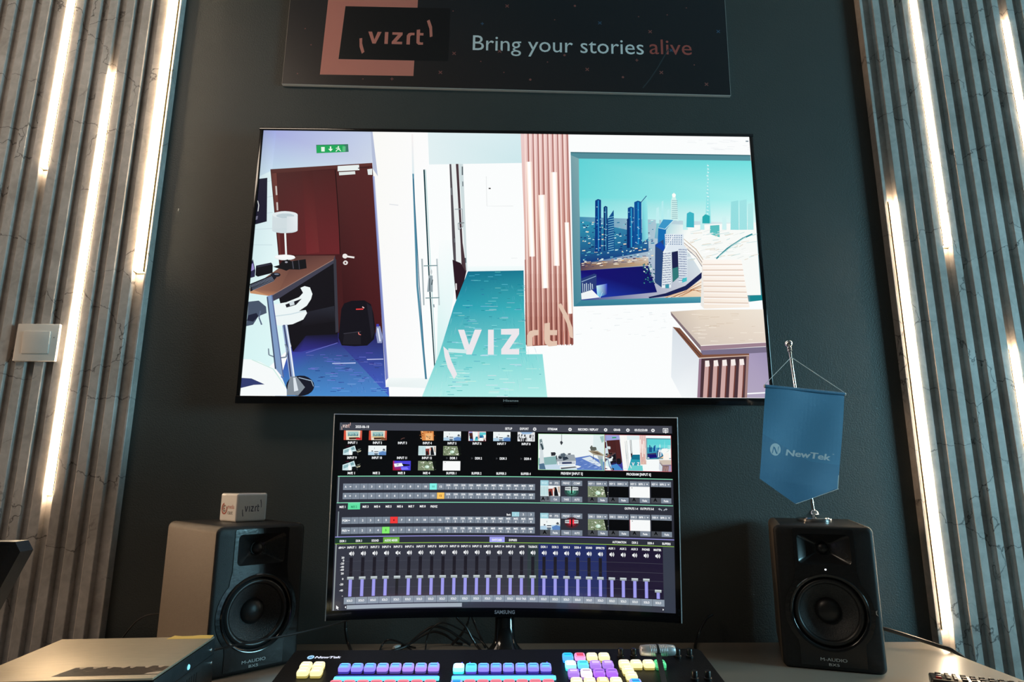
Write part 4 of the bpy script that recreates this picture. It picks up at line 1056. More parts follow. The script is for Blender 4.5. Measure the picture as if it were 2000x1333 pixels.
[1,255,250,240,1375,535,1392,534,1392,531,1375,532],[1,255,236,200,1325,550,1338,549,1338,547,1325,548],[1,190,140,90,1449,533,1463,531,1463,529,1449,530],
[1,70,60,100,1390,548,1401,547,1401,545,1390,546],[1,255,250,240,1308,552,1322,551,1322,549,1308,550],[1,255,236,200,1400,533,1413,532,1413,530,1400,531],
[1,190,140,90,1379,537,1387,536,1387,534,1379,535],[1,70,60,100,1472,523,1486,522,1486,519,1472,520],[1,255,250,240,1312,540,1322,539,1322,536,1312,537],
[1,255,236,200,1278,553,1297,552,1297,550,1278,551],[1,190,140,90,1258,554,1273,553,1273,551,1258,552],[1,70,60,100,1395,531,1405,530,1405,527,1395,528],
[1,255,250,240,1308,563,1320,562,1320,560,1308,561],[1,255,236,200,1302,553,1315,552,1315,549,1302,550],[1,190,140,90,1275,560,1291,559,1291,557,1275,558],
[1,70,60,100,1358,548,1374,547,1374,545,1358,546],[1,255,250,240,1479,538,1486,537,1486,534,1479,535],[1,255,236,200,1365,551,1376,550,1376,548,1365,549],
[1,190,140,90,1410,538,1425,537,1425,535,1410,536],[1,70,60,100,1392,548,1411,547,1411,545,1392,546],[1,255,250,240,1416,547,1432,546,1432,544,1416,545],
[1,255,236,200,1295,557,1310,556,1310,554,1295,555],[1,190,140,90,1253,565,1262,564,1262,562,1253,563],[1,70,60,100,1361,548,1378,547,1378,544,1361,545],
[1,255,250,240,1430,539,1450,538,1450,536,1430,537],[4,22,12,110,16,16,100,14,20,104,30,60,180,1235,583,1493,561,1522,668,1240,700],
[4,200,245,250,40,60,200,30,20,150,120,210,245,1293,644,1334,635,1333,678,1296,692],[1,40,60,120,1236,616,1286,595,1295,598,1293,652,1260,677,1235,679],
[1,206,226,236,1240,634,1241,675,1243,675,1242,633],[1,206,226,236,1247,637,1248,672,1250,672,1250,637],[1,206,226,236,1254,634,1255,668,1258,668,1257,633],
[1,206,226,236,1262,637,1263,665,1265,665,1264,637],[1,206,226,236,1269,633,1270,661,1273,661,1272,633],[1,206,226,236,1276,637,1278,658,1280,658,1279,637],
[1,150,180,210,1238,630,1293,606,1292,604,1237,627],[1,240,244,246,1235,675,1276,661,1304,691,1236,700],[1,200,220,240,1315,669,1304,694,1306,694,1316,670],
[1,30,90,110,1496,597,1500,600,1502,596,1498,593],[1,210,230,220,1528,576,1533,578,1535,574,1530,572],[1,60,140,140,1510,632,1515,634,1517,630,1512,628],
[1,12,30,80,1474,616,1479,619,1481,615,1476,612],[1,30,90,110,1508,595,1513,597,1515,594,1510,591],[1,210,230,220,1515,623,1519,626,1521,622,1517,619],
[1,60,140,140,1479,590,1484,593,1486,589,1481,586],[1,12,30,80,1505,609,1510,612,1512,608,1507,605],[1,30,90,110,1525,618,1529,621,1531,617,1527,614],
[1,210,230,220,1520,553,1525,555,1527,551,1522,549],[1,60,140,140,1493,628,1498,630,1500,627,1495,624],[1,12,30,80,1524,614,1529,616,1531,612,1526,610],
[1,30,90,110,1489,615,1493,618,1495,614,1491,611],[1,210,230,220,1500,606,1505,609,1507,605,1502,602],[1,60,140,140,1506,624,1511,626,1513,622,1508,620],
[1,12,30,80,1510,633,1515,635,1517,631,1512,629],[1,30,90,110,1499,591,1504,593,1506,589,1501,587],[1,210,230,220,1508,597,1513,599,1515,595,1510,593],
[1,60,140,140,1472,632,1476,635,1478,631,1474,628],[1,12,30,80,1489,591,1493,594,1495,590,1491,587],[1,30,90,110,1474,564,1479,567,1481,563,1476,560],
[1,210,230,220,1525,572,1530,574,1532,570,1527,568],[1,60,140,140,1486,619,1491,622,1493,618,1488,615],[1,12,30,80,1484,606,1488,609,1490,605,1486,602],
[1,30,90,110,1502,626,1507,629,1509,625,1504,622],[1,210,230,220,1498,576,1503,579,1505,575,1500,572],[1,60,140,140,1486,579,1491,582,1493,578,1488,576],
[1,12,30,80,1471,558,1476,561,1478,557,1473,554],[1,30,90,110,1479,575,1484,578,1486,574,1481,571],[1,210,230,220,1513,630,1518,633,1520,629,1515,626],
[1,60,140,140,1492,569,1496,572,1498,568,1494,565],[1,12,30,80,1487,603,1492,605,1494,602,1489,599],[1,30,90,110,1499,558,1504,560,1506,556,1501,554],
[1,210,230,220,1501,571,1506,574,1508,570,1503,567],[1,60,140,140,1478,617,1482,619,1484,615,1480,613],[1,12,30,80,1477,586,1481,589,1483,585,1479,582],
[1,30,90,110,1514,595,1519,598,1521,594,1516,591],[1,210,230,220,1521,575,1526,578,1528,574,1523,571],[1,60,140,140,1527,551,1531,553,1533,549,1529,547],
[1,12,30,80,1522,585,1527,587,1529,583,1524,581],[1,30,90,110,1471,570,1476,573,1478,569,1473,566],[1,210,230,220,1527,610,1531,613,1533,609,1529,606],
[1,60,140,140,1512,619,1517,621,1519,617,1514,615],[1,12,30,80,1471,575,1476,577,1478,573,1473,571],[1,30,90,110,1496,627,1501,630,1503,626,1498,624],
[1,210,230,220,1524,560,1529,563,1531,559,1526,556],[1,60,140,140,1527,596,1532,599,1534,595,1529,592],[1,12,30,80,1489,555,1494,557,1496,553,1491,551],
[1,30,90,110,1495,593,1500,596,1502,592,1497,589],[1,210,230,220,1497,575,1502,577,1504,573,1499,571],[1,60,140,140,1525,589,1530,592,1532,588,1527,585],
[1,12,30,80,1487,616,1492,619,1494,615,1489,612],[1,30,90,110,1485,585,1489,587,1491,583,1487,581],[1,210,230,220,1477,568,1482,571,1484,567,1479,564],
[1,60,140,140,1527,602,1532,605,1534,601,1529,598],[1,12,30,80,1500,607,1505,609,1507,605,1502,603],[1,30,90,110,1509,593,1514,596,1516,592,1511,589],
[1,210,230,220,1493,560,1497,563,1499,559,1495,556],[1,60,140,140,1473,558,1478,561,1480,557,1475,554],[1,12,30,80,1495,548,1500,551,1502,547,1497,544],
[1,30,90,110,1510,577,1515,580,1517,576,1512,573],[1,210,230,220,1484,575,1489,578,1491,574,1486,571],[1,60,140,140,1500,566,1505,568,1507,564,1502,562],
[1,12,30,80,1520,590,1524,592,1526,588,1522,586],[1,30,90,110,1476,555,1480,557,1482,554,1478,551],[1,210,230,220,1521,598,1526,601,1528,597,1523,594],
[1,60,140,140,1486,610,1491,613,1493,609,1488,606],[1,12,30,80,1472,626,1476,628,1478,625,1474,622],[1,30,90,110,1524,606,1529,608,1531,604,1526,602],
[1,210,230,220,1473,585,1478,588,1480,584,1475,581],[1,8,56,128,1291,507,1297,289,1308,282,1320,286,1315,502],[1,40,140,196,1307,288,1303,503,1307,503,1312,288],
[1,150,215,235,1310,423,1313,423,1313,421,1310,421],[1,210,240,245,1301,317,1306,317,1306,315,1301,315],[1,40,110,180,1298,394,1305,394,1305,391,1298,392],
[1,150,215,235,1311,403,1317,403,1317,401,1311,401],[1,210,240,245,1295,493,1301,493,1301,491,1295,491],[1,40,110,180,1302,481,1305,481,1305,479,1302,479],
[1,150,215,235,1314,369,1320,369,1320,367,1314,367],[1,210,240,245,1308,490,1313,490,1313,488,1308,488],[1,40,110,180,1297,361,1302,361,1302,358,1297,358],
[1,150,215,235,1310,440,1313,440,1313,438,1310,438],[1,210,240,245,1302,374,1305,374,1305,371,1302,371],[1,40,110,180,1299,408,1303,408,1303,406,1299,406],
[1,150,215,235,1300,387,1306,387,1307,385,1300,385],[1,210,240,245,1304,455,1311,454,1311,452,1304,452],[1,40,110,180,1293,480,1296,480,1296,478,1294,478],
[1,10,50,110,1324,502,1329,317,1336,311,1344,315,1340,498],[1,60,150,190,1336,317,1332,498,1335,498,1339,317],[1,150,215,235,1328,456,1334,456,1334,454,1328,454],
[1,210,240,245,1333,412,1339,412,1339,410,1333,410],[1,40,110,180,1333,366,1336,366,1336,363,1333,364],[1,150,215,235,1331,339,1337,339,1337,337,1331,337],
[1,210,240,245,1337,391,1341,391,1341,389,1337,389],[1,40,110,180,1329,463,1334,463,1334,461,1329,461],[1,150,215,235,1328,480,1334,480,1334,478,1328,478],
[1,210,240,245,1328,410,1332,410,1332,408,1328,408],[1,40,110,180,1334,393,1338,393,1338,391,1334,391],[1,150,215,235,1330,434,1335,434,1335,432,1330,432],
[1,210,240,245,1331,446,1336,446,1336,444,1331,444],[1,40,110,180,1337,406,1342,406,1342,404,1337,404],[1,150,215,235,1336,437,1341,436,1341,434,1336,434],
[1,16,80,140,1339,506,1343,367,1368,328,1366,506],[1,130,200,220,1346,363,1368,358,1368,355,1346,361],[1,130,200,220,1346,373,1368,368,1367,365,1345,371],
[1,130,200,220,1345,383,1367,378,1367,375,1345,381],[1,130,200,220,1345,393,1367,388,1367,385,1345,391],[1,130,200,220,1345,403,1367,398,1366,395,1345,401],
[1,130,200,220,1345,413,1366,408,1366,405,1344,411],[1,130,200,220,1344,423,1366,417,1366,415,1344,421],[1,130,200,220,1344,433,1366,427,1365,425,1344,431],
[1,130,200,220,1344,443,1366,437,1365,435,1343,441],[1,130,200,220,1344,453,1365,447,1365,445,1343,451],[1,130,200,220,1343,463,1365,457,1365,455,1343,461],
[1,130,200,220,1343,473,1365,467,1364,465,1343,470],[1,130,200,220,1343,483,1364,477,1364,475,1342,480],[1,130,200,220,1342,492,1364,487,1364,485,1342,490],
[1,130,200,220,1342,502,1364,497,1363,494,1342,500],[1,10,70,140,1417,488,1423,319,1435,313,1447,317,1442,483],[1,40,150,196,1434,319,1429,484,1434,484,1439,319],
[1,150,215,235,1435,442,1438,441,1438,439,1435,439],[1,210,240,245,1431,358,1433,358,1433,356,1431,356],[1,40,110,180,1435,384,1438,384,1438,382,1435,382],
[1,150,215,235,1424,338,1429,338,1429,336,1424,336],[1,210,240,245,1428,400,1433,400,1433,398,1428,398],[1,40,110,180,1437,440,1440,440,1440,438,1437,438],
[1,150,215,235,1441,362,1446,362,1446,360,1441,360],[1,210,240,245,1434,378,1440,378,1440,376,1434,376],[1,40,110,180,1431,441,1434,441,1434,439,1431,439],
[1,150,215,235,1438,378,1443,378,1443,376,1438,376],[1,210,240,245,1436,383,1439,383,1439,381,1436,381],[1,10,80,150,1442,476,1449,294,1463,287,1477,292,1471,471],
[1,30,140,200,1462,294,1456,472,1461,472,1467,294],[1,150,215,235,1451,469,1457,469,1457,467,1451,467],[1,210,240,245,1457,402,1462,402,1462,399,1457,399],
[1,40,110,180,1455,322,1458,322,1458,320,1455,320],[1,150,215,235,1459,408,1466,407,1466,405,1459,405],[1,210,240,245,1458,449,1465,449,1465,446,1458,447],
[1,40,110,180,1458,379,1463,379,1463,377,1458,377],[1,150,215,235,1453,434,1458,434,1458,432,1454,432],[1,210,240,245,1447,465,1452,465,1452,463,1447,463],
[1,40,110,180,1463,399,1468,399,1468,397,1463,397],[1,150,215,235,1462,328,1465,328,1465,326,1462,326],[1,210,240,245,1464,367,1467,367,1467,365,1464,365],
[1,40,110,180,1463,432,1469,432,1469,429,1463,430],[1,30,70,130,1476,296,1499,267,1497,265,1474,294],[4,120,214,222,150,230,232,150,226,230,90,180,200,1480,294,1501,268,1497,447,1473,465],
[1,8,40,100,1414,488,1418,366,1427,362,1424,488],[1,20,110,180,1531,491,1538,401,1559,366,1599,368,1568,410,1559,491],[1,60,150,200,1538,401,1559,366,1599,368,1566,407],
[1,200,235,240,1537,402,1564,409,1565,407,1538,400],[1,200,235,240,1565,409,1600,370,1598,368,1563,407],[1,40,70,120,1515,629,1523,473,1556,451,1552,649,1541,649],
[1,20,70,170,1522,478,1543,460,1561,482,1554,500],[1,232,240,244,1540,651,1552,505,1599,428,1599,482,1584,504,1576,649],
[1,222,232,240,1562,428,1634,427,1634,472,1646,490,1638,619,1606,628,1610,499,1562,500],[1,30,34,76,1585,504,1609,498,1607,606,1583,628],[1,50,120,120,1585,571,1606,564,1607,606,1583,628],
[1,70,90,140,1550,513,1553,513,1554,508,1551,508],[1,70,90,140,1613,495,1616,495,1616,490,1613,490],[1,70,90,140,1550,523,1553,523,1553,518,1550,518],[1,70,90,140,1612,505,1615,505,1616,500,1613,500],
[1,70,90,140,1550,533,1552,533,1553,528,1550,528],[1,70,90,140,1612,514,1615,514,1615,510,1612,510],[1,70,90,140,1549,543,1552,543,1552,538,1549,538],[1,70,90,140,1612,524,1614,524,1615,519,1612,519],
[1,70,90,140,1549,552,1552,552,1552,548,1549,548],[1,70,90,140,1611,534,1614,534,1614,529,1611,529],[1,70,90,140,1548,562,1551,562,1551,557,1549,557],[1,70,90,140,1611,544,1613,544,1614,539,1611,539],
[1,70,90,140,1548,572,1551,572,1551,567,1548,567],[1,70,90,140,1610,554,1613,554,1613,549,1610,549],[1,70,90,140,1548,582,1550,582,1551,577,1548,577],[1,70,90,140,1610,564,1612,564,1613,559,1610,559],
[1,70,90,140,1547,591,1550,591,1550,587,1547,587],[1,70,90,140,1609,573,1612,573,1612,568,1609,568],[1,70,90,140,1547,601,1550,601,1550,596,1547,596],[1,70,90,140,1609,583,1612,583,1612,578,1609,578],
[1,70,90,140,1546,611,1549,611,1549,606,1546,606],[1,70,90,140,1608,593,1611,593,1611,588,1609,588],[1,70,90,140,1546,621,1549,621,1549,616,1546,616],[1,70,90,140,1608,603,1611,602,1611,598,1608,598],
[1,70,90,140,1545,630,1548,630,1548,625,1546,625],[1,70,90,140,1607,612,1610,612,1610,607,1608,607],[1,70,90,140,1545,640,1548,640,1548,635,1545,635],[1,70,90,140,1607,622,1610,622,1610,617,1607,617],
[1,70,90,140,1556,513,1559,513,1559,508,1556,508],[1,70,90,140,1618,495,1621,495,1621,490,1618,490],[1,70,90,140,1555,522,1558,522,1558,518,1556,518],[1,70,90,140,1618,505,1620,505,1621,500,1618,500],
[1,70,90,140,1555,532,1558,532,1558,527,1555,527],[1,70,90,140,1617,515,1620,515,1620,510,1617,510],[1,70,90,140,1555,542,1557,542,1558,537,1555,537],[1,70,90,140,1617,524,1620,524,1620,520,1617,520],
[1,70,90,140,1554,552,1557,552,1557,547,1554,547],[1,70,90,140,1616,534,1619,534,1619,529,1616,529],[1,70,90,140,1554,562,1557,562,1557,557,1554,557],[1,70,90,140,1616,544,1619,544,1619,539,1616,539],
[1,70,90,140,1553,571,1556,571,1556,567,1553,567],[1,70,90,140,1615,554,1618,554,1618,549,1616,549],[1,70,90,140,1553,581,1556,581,1556,576,1553,576],[1,70,90,140,1615,564,1618,564,1618,559,1615,559],
[1,70,90,140,1552,591,1555,591,1555,586,1553,586],[1,70,90,140,1614,573,1617,573,1617,569,1615,569],[1,70,90,140,1552,601,1555,601,1555,596,1552,596],[1,70,90,140,1614,583,1617,583,1617,578,1614,578],
[1,70,90,140,1552,610,1554,610,1555,605,1552,605],[1,70,90,140,1613,593,1616,593,1616,588,1614,588],[1,70,90,140,1551,620,1554,620,1554,615,1551,615],[1,70,90,140,1613,603,1616,603,1616,598,1613,598],
[1,70,90,140,1551,630,1554,630,1554,625,1551,625],[1,70,90,140,1612,612,1615,612,1616,608,1613,608],[1,70,90,140,1550,639,1553,639,1553,635,1551,635],[1,70,90,140,1612,622,1615,622,1615,617,1612,617],
[1,70,90,140,1561,512,1564,512,1564,507,1561,507],[1,70,90,140,1623,495,1626,495,1626,490,1624,490],[1,70,90,140,1561,522,1564,522,1564,517,1561,517],[1,70,90,140,1623,505,1626,505,1626,500,1623,500],
[1,70,90,140,1560,532,1563,532,1563,527,1561,527],[1,70,90,140,1622,515,1625,515,1625,510,1623,510],[1,70,90,140,1560,542,1563,542,1563,537,1560,537],[1,70,90,140,1622,525,1625,525,1625,520,1622,520],
[1,70,90,140,1559,551,1562,551,1563,546,1560,546],[1,70,90,140,1621,535,1624,534,1624,530,1622,530],[1,70,90,140,1559,561,1562,561,1562,556,1559,556],[1,70,90,140,1621,544,1624,544,1624,539,1621,539],
[1,70,90,140,1559,571,1561,571,1562,566,1559,566],[1,70,90,140,1620,554,1623,554,1623,549,1621,549],[1,70,90,140,1558,581,1561,581,1561,576,1558,576],[1,70,90,140,1620,564,1623,564,1623,559,1620,559],
[1,70,90,140,1558,590,1561,590,1561,585,1558,585],[1,70,90,140,1619,574,1622,574,1623,569,1620,569],[1,70,90,140,1557,600,1560,600,1560,595,1558,595],[1,70,90,140,1619,583,1622,583,1622,579,1619,579],
[1,70,90,140,1557,610,1560,610,1560,605,1557,605],[1,70,90,140,1619,593,1621,593,1622,588,1619,588],[1,70,90,140,1556,619,1559,619,1559,615,1557,615],[1,70,90,140,1618,603,1621,603,1621,598,1618,598],
[1,70,90,140,1556,629,1559,629,1559,624,1556,624],[1,70,90,140,1618,613,1620,613,1621,608,1618,608],[1,70,90,140,1556,639,1558,639,1559,634,1556,634],[1,70,90,140,1617,622,1620,622,1620,617,1617,617],
[1,70,90,140,1567,511,1569,511,1570,507,1567,507],[1,70,90,140,1628,495,1631,495,1632,490,1629,490],[1,70,90,140,1566,521,1569,521,1569,516,1566,516],[1,70,90,140,1628,505,1631,505,1631,500,1628,500],
[1,70,90,140,1566,531,1568,531,1569,526,1566,526],[1,70,90,140,1627,515,1630,515,1631,510,1628,510],[1,70,90,140,1565,541,1568,541,1568,536,1565,536],[1,70,90,140,1627,525,1630,525,1630,520,1627,520],
[1,70,90,140,1565,551,1568,551,1568,546,1565,546],[1,70,90,140,1627,535,1629,535,1630,530,1627,530],[1,70,90,140,1564,561,1567,561,1567,556,1565,556],[1,70,90,140,1626,544,1629,544,1629,540,1626,540],
[1,70,90,140,1564,570,1567,570,1567,565,1564,565],[1,70,90,140,1626,554,1628,554,1629,549,1626,549],[1,70,90,140,1563,580,1566,580,1567,575,1564,575],[1,70,90,140,1625,564,1628,564,1628,559,1625,559],
[1,70,90,140,1563,590,1566,590,1566,585,1563,585],[1,70,90,140,1625,574,1627,574,1628,569,1625,569],[1,70,90,140,1563,600,1565,599,1566,595,1563,595],[1,70,90,140,1624,584,1627,584,1627,579,1624,579],
[1,70,90,140,1562,609,1565,609,1565,604,1562,604],[1,70,90,140,1624,593,1626,593,1627,588,1624,588],[1,70,90,140,1562,619,1565,619,1565,614,1562,614],[1,70,90,140,1623,603,1626,603,1626,598,1623,598],
[1,70,90,140,1561,629,1564,629,1564,624,1562,624],[1,70,90,140,1623,613,1626,613,1626,608,1623,608],[1,70,90,140,1561,638,1564,638,1564,633,1561,633],[1,70,90,140,1622,622,1625,622,1625,618,1622,618],
[1,70,90,140,1572,511,1575,511,1575,506,1572,506],[1,70,90,140,1634,495,1636,495,1637,490,1634,491],[1,70,90,140,1571,521,1574,521,1574,516,1572,516],[1,70,90,140,1633,505,1636,505,1636,500,1633,500],
[1,70,90,140,1571,531,1574,531,1574,526,1571,526],[1,70,90,140,1633,515,1635,515,1636,510,1633,510],[1,70,90,140,1571,540,1573,540,1574,535,1571,535],[1,70,90,140,1632,525,1635,525,1635,520,1632,520],
[1,70,90,140,1570,550,1573,550,1573,545,1570,545],[1,70,90,140,1632,535,1635,535,1635,530,1632,530],[1,70,90,140,1570,560,1573,560,1573,555,1570,555],[1,70,90,140,1631,545,1634,545,1634,540,1631,540],
[1,70,90,140,1569,570,1572,570,1572,565,1569,565],[1,70,90,140,1631,554,1634,554,1634,550,1631,550],[1,70,90,140,1569,579,1572,579,1572,575,1569,575],[1,70,90,140,1630,564,1633,564,1633,559,1630,559],
[1,70,90,140,1568,589,1571,589,1571,584,1569,584],[1,70,90,140,1630,574,1633,574,1633,569,1630,569],[1,70,90,140,1568,599,1571,599,1571,594,1568,594],[1,70,90,140,1629,584,1632,584,1632,579,1630,579],
[1,70,90,140,1568,609,1570,609,1571,604,1568,604],[1,70,90,140,1629,594,1632,593,1632,589,1629,589],[1,70,90,140,1567,618,1570,618,1570,613,1567,613],[1,70,90,140,1628,603,1631,603,1631,598,1629,598],
[1,70,90,140,1567,628,1569,628,1570,623,1567,623],[1,70,90,140,1628,613,1631,613,1631,608,1628,608],[1,70,90,140,1566,638,1569,638,1569,633,1566,633],[1,70,90,140,1627,623,1630,623,1630,618,1628,618],
[1,70,90,140,1577,510,1580,510,1580,505,1577,505],[1,70,90,140,1639,496,1642,496,1642,491,1639,491],[1,70,90,140,1577,520,1580,520,1580,515,1577,515],[1,70,90,140,1638,506,1641,505,1641,501,1639,501],
[1,70,90,140,1576,530,1579,530,1579,525,1577,525],[1,70,90,140,1638,515,1641,515,1641,510,1638,510],[1,70,90,140,1576,540,1579,540,1579,535,1576,535],[1,70,90,140,1637,525,1640,525,1640,520,1638,520],
[1,70,90,140,1575,550,1578,550,1579,545,1576,545],[1,70,90,140,1637,535,1640,535,1640,530,1637,530],[1,70,90,140,1575,559,1578,559,1578,554,1575,554],[1,70,90,140,1636,545,1639,545,1639,540,1637,540],
[1,70,90,140,1575,569,1577,569,1578,564,1575,564],[1,70,90,140,1636,555,1639,555,1639,550,1636,550],[1,70,90,140,1574,579,1577,579,1577,574,1574,574],[1,70,90,140,1635,564,1638,564,1638,560,1636,560],
[1,70,90,140,1574,589,1577,589,1577,584,1574,584],[1,70,90,140,1635,574,1638,574,1638,569,1635,569],[1,70,90,140,1573,598,1576,598,1576,593,1573,594],[1,70,90,140,1634,584,1637,584,1637,579,1635,579],
[1,70,90,140,1573,608,1576,608,1576,603,1573,603],[1,70,90,140,1634,594,1637,594,1637,589,1634,589],[1,70,90,140,1572,618,1575,618,1575,613,1573,613],[1,70,90,140,1633,603,1636,603,1636,599,1634,599],
[1,70,90,140,1572,627,1575,627,1575,623,1572,623],[1,70,90,140,1633,613,1636,613,1636,608,1633,608],[1,70,90,140,1572,637,1574,637,1575,632,1572,632],[1,70,90,140,1632,623,1635,623,1636,618,1633,618],
[1,90,120,160,1565,436,1569,436,1569,432,1565,432],[1,90,120,160,1564,445,1568,445,1569,441,1564,441],[1,90,120,160,1564,454,1568,454,1568,450,1564,450],
[1,90,120,160,1564,463,1568,463,1568,459,1564,459],[1,90,120,160,1563,472,1567,472,1567,468,1563,468],[1,90,120,160,1573,436,1577,436,1577,432,1573,432],
[1,90,120,160,1573,445,1577,445,1577,441,1573,441],[1,90,120,160,1572,454,1576,454,1577,450,1572,450],[1,90,120,160,1572,463,1576,463,1576,459,1572,459],
[1,90,120,160,1571,472,1576,472,1576,468,1572,468],[1,90,120,160,1581,436,1586,436,1586,432,1582,432],[1,90,120,160,1581,445,1585,445,1585,441,1581,441],
[1,90,120,160,1581,454,1585,454,1585,450,1581,450],[1,90,120,160,1580,463,1584,463,1585,459,1580,459],[1,90,120,160,1580,472,1584,472,1584,468,1580,468],
[1,90,120,160,1590,436,1594,436,1594,432,1590,432],[1,90,120,160,1589,445,1594,445,1594,441,1590,441],[1,90,120,160,1589,454,1593,454,1593,450,1589,450],
[1,90,120,160,1589,463,1593,463,1593,459,1589,459],[1,90,120,160,1588,472,1592,472,1593,468,1588,468],[1,90,120,160,1598,436,1602,436,1603,432,1598,432],
[1,90,120,160,1598,445,1602,445,1602,441,1598,441],[1,90,120,160,1597,454,1602,454,1602,450,1598,450],[1,90,120,160,1597,463,1601,463,1601,459,1597,459],
[1,90,120,160,1597,472,1601,472,1601,468,1597,468],[1,90,120,160,1607,436,1611,436,1611,432,1607,432],[1,90,120,160,1606,445,1610,445,1611,441,1606,441],
[1,90,120,160,1606,454,1610,454,1610,450,1606,450],[1,90,120,160,1605,463,1609,463,1610,459,1605,459],[1,90,120,160,1605,472,1609,472,1609,468,1605,468],
[1,90,120,160,1615,436,1619,436,1619,432,1615,432],[1,90,120,160,1615,445,1619,445,1619,441,1615,441],[1,90,120,160,1614,454,1618,454,1618,450,1614,450],
[1,90,120,160,1614,463,1618,463,1618,459,1614,459],[1,90,120,160,1613,472,1617,472,1618,468,1613,468],[1,90,120,160,1623,436,1628,436,1628,431,1624,432],
[1,90,120,160,1623,445,1627,445,1627,441,1623,441],[1,90,120,160,1622,454,1627,454,1627,450,1623,450],[1,90,120,160,1622,463,1626,463,1626,459,1622,459],
[1,90,120,160,1622,472,1626,472,1626,468,1622,468],[1,250,252,252,1553,506,1600,428,1598,427,1551,505],[1,60,150,170,1554,637,1569,635,1568,652,1554,652],
[1,70,190,200,1620,613,1638,606,1637,622,1619,629],[1,24,30,80,1488,688,1554,672,1630,641,1698,583,1698,606,1637,657,1570,682,1492,693],
[4,226,190,150,240,210,180,250,240,224,236,214,186,1545,689,1633,659,1699,610,1695,685],[1,196,130,80,1554,691,1621,669,1620,667,1553,689],[1,196,130,80,1621,669,1698,622,1697,621,1620,667],
[1,255,246,230,1564,690,1627,667,1627,665,1563,688],[1,255,246,230,1627,667,1697,630,1696,629,1627,665],[1,150,100,70,1574,689,1634,665,1633,663,1573,687],
[1,150,100,70,1634,665,1697,638,1696,636,1633,663],[1,196,130,80,1584,688,1641,663,1640,661,1583,686],[1,196,130,80,1641,663,1696,646,1696,644,1640,661],
[1,255,246,230,1593,687,1647,661,1647,660,1593,685],[1,255,246,230,1647,661,1695,654,1695,652,1647,660],[1,150,100,70,1603,686,1654,660,1653,658,1603,684],
[1,150,100,70,1654,660,1695,662,1695,660,1654,658],[1,196,130,80,1613,685,1661,658,1660,656,1613,683],[1,196,130,80,1660,658,1694,670,1695,668,1661,656],
[1,232,238,240,1392,750,1418,750,1418,748,1392,749],[1,240,240,240,1522,815,1535,815,1535,814,1522,814],[1,214,222,226,1485,826,1506,824,1506,823,1485,825],
[1,232,238,240,1315,820,1333,819,1333,817,1315,819],[1,240,240,240,1351,762,1372,761,1372,759,1351,761],[1,214,222,226,1636,804,1656,803,1656,801,1636,802],
[1,232,238,240,1504,782,1518,781,1518,779,1504,780],[1,240,240,240,1392,739,1403,739,1403,737,1392,738],[1,214,222,226,1531,810,1550,809,1550,808,1531,809],
[1,232,238,240,1362,776,1388,775,1388,773,1362,774],[1,240,240,240,1407,838,1414,837,1414,835,1407,836],[1,214,222,226,1610,836,1622,834,1622,833,1610,834],
[1,232,238,240,1457,843,1472,842,1472,840,1457,841],[1,240,240,240,1508,849,1523,848,1523,847,1508,848],[1,214,222,226,1267,815,1275,813,1275,812,1267,813],
[1,232,238,240,1278,758,1309,757,1309,755,1278,756],[1,240,240,240,1564,774,1577,774,1577,772,1564,773],[1,214,222,226,1673,756,1704,754,1704,753,1673,754],
[1,232,238,240,1530,765,1555,763,1555,762,1530,764],[1,240,240,240,1488,760,1511,758,1511,757,1488,759],[1,214,222,226,1488,752,1500,751,1500,749,1488,750],
[1,232,238,240,1232,736,1248,735,1248,734,1232,735],[1,240,240,240,1442,743,1463,742,1463,741,1442,742],[1,214,222,226,1357,803,1377,801,1377,800,1357,801],
[1,232,238,240,1479,808,1500,807,1500,806,1479,807],[1,240,240,240,1255,749,1284,747,1284,746,1255,748],[1,214,222,226,1212,839,1234,837,1234,836,1212,838],
[1,232,238,240,1539,778,1548,777,1548,775,1539,777],[1,240,240,240,1543,789,1556,788,1556,787,1543,787],[1,214,222,226,1650,787,1662,786,1662,784,1649,786],
[1,232,238,240,1671,754,1683,753,1683,751,1671,753],[1,240,240,240,1390,790,1414,789,1414,788,1390,789],[1,214,222,226,1489,758,1502,757,1501,756,1489,757],
[1,232,238,240,1408,838,1418,837,1418,835,1408,837],[1,240,240,240,1332,775,1341,774,1341,773,1332,774],[1,214,222,226,1671,776,1700,774,1700,772,1671,774],
[1,232,238,240,1537,756,1555,755,1555,754,1537,754],[1,240,240,240,1326,774,1337,773,1337,772,1326,773],[1,214,222,226,1455,768,1468,768,1468,767,1455,767],
[1,232,238,240,1262,786,1271,786,1271,784,1262,785],[1,240,240,240,1327,825,1341,823,1341,822,1327,823],[1,214,222,226,1651,841,1664,840,1664,838,1651,840],
[1,232,238,240,1429,837,1447,836,1447,835,1429,836],[1,240,240,240,1329,823,1345,821,1345,820,1329,822],[1,214,222,226,1542,784,1549,784,1549,782,1542,783],
[1,232,238,240,1405,778,1426,778,1427,776,1405,776],[1,236,240,242,1771,57,1813,58,1813,56,1771,55],[1,236,240,242,1829,46,1859,46,1859,44,1830,44],[1,236,240,242,1910,50,1920,50,1920,48,1910,48],
[1,236,240,242,1778,60,1806,60,1806,58,1779,58],[1,236,240,242,1807,26,1839,26,1839,24,1807,24],[1,236,240,242,1777,60,1820,60,1820,58,1777,58],[1,236,240,242,1909,58,1919,59,1919,57,1909,56],
[1,236,240,242,1670,30,1708,30,1708,28,1671,28],[1,236,240,242,1797,23,1809,24,1809,22,1797,21],[1,236,240,242,1717,18,1731,19,1731,17,1717,16],[1,236,240,242,1846,19,1860,20,1860,18,1846,17],
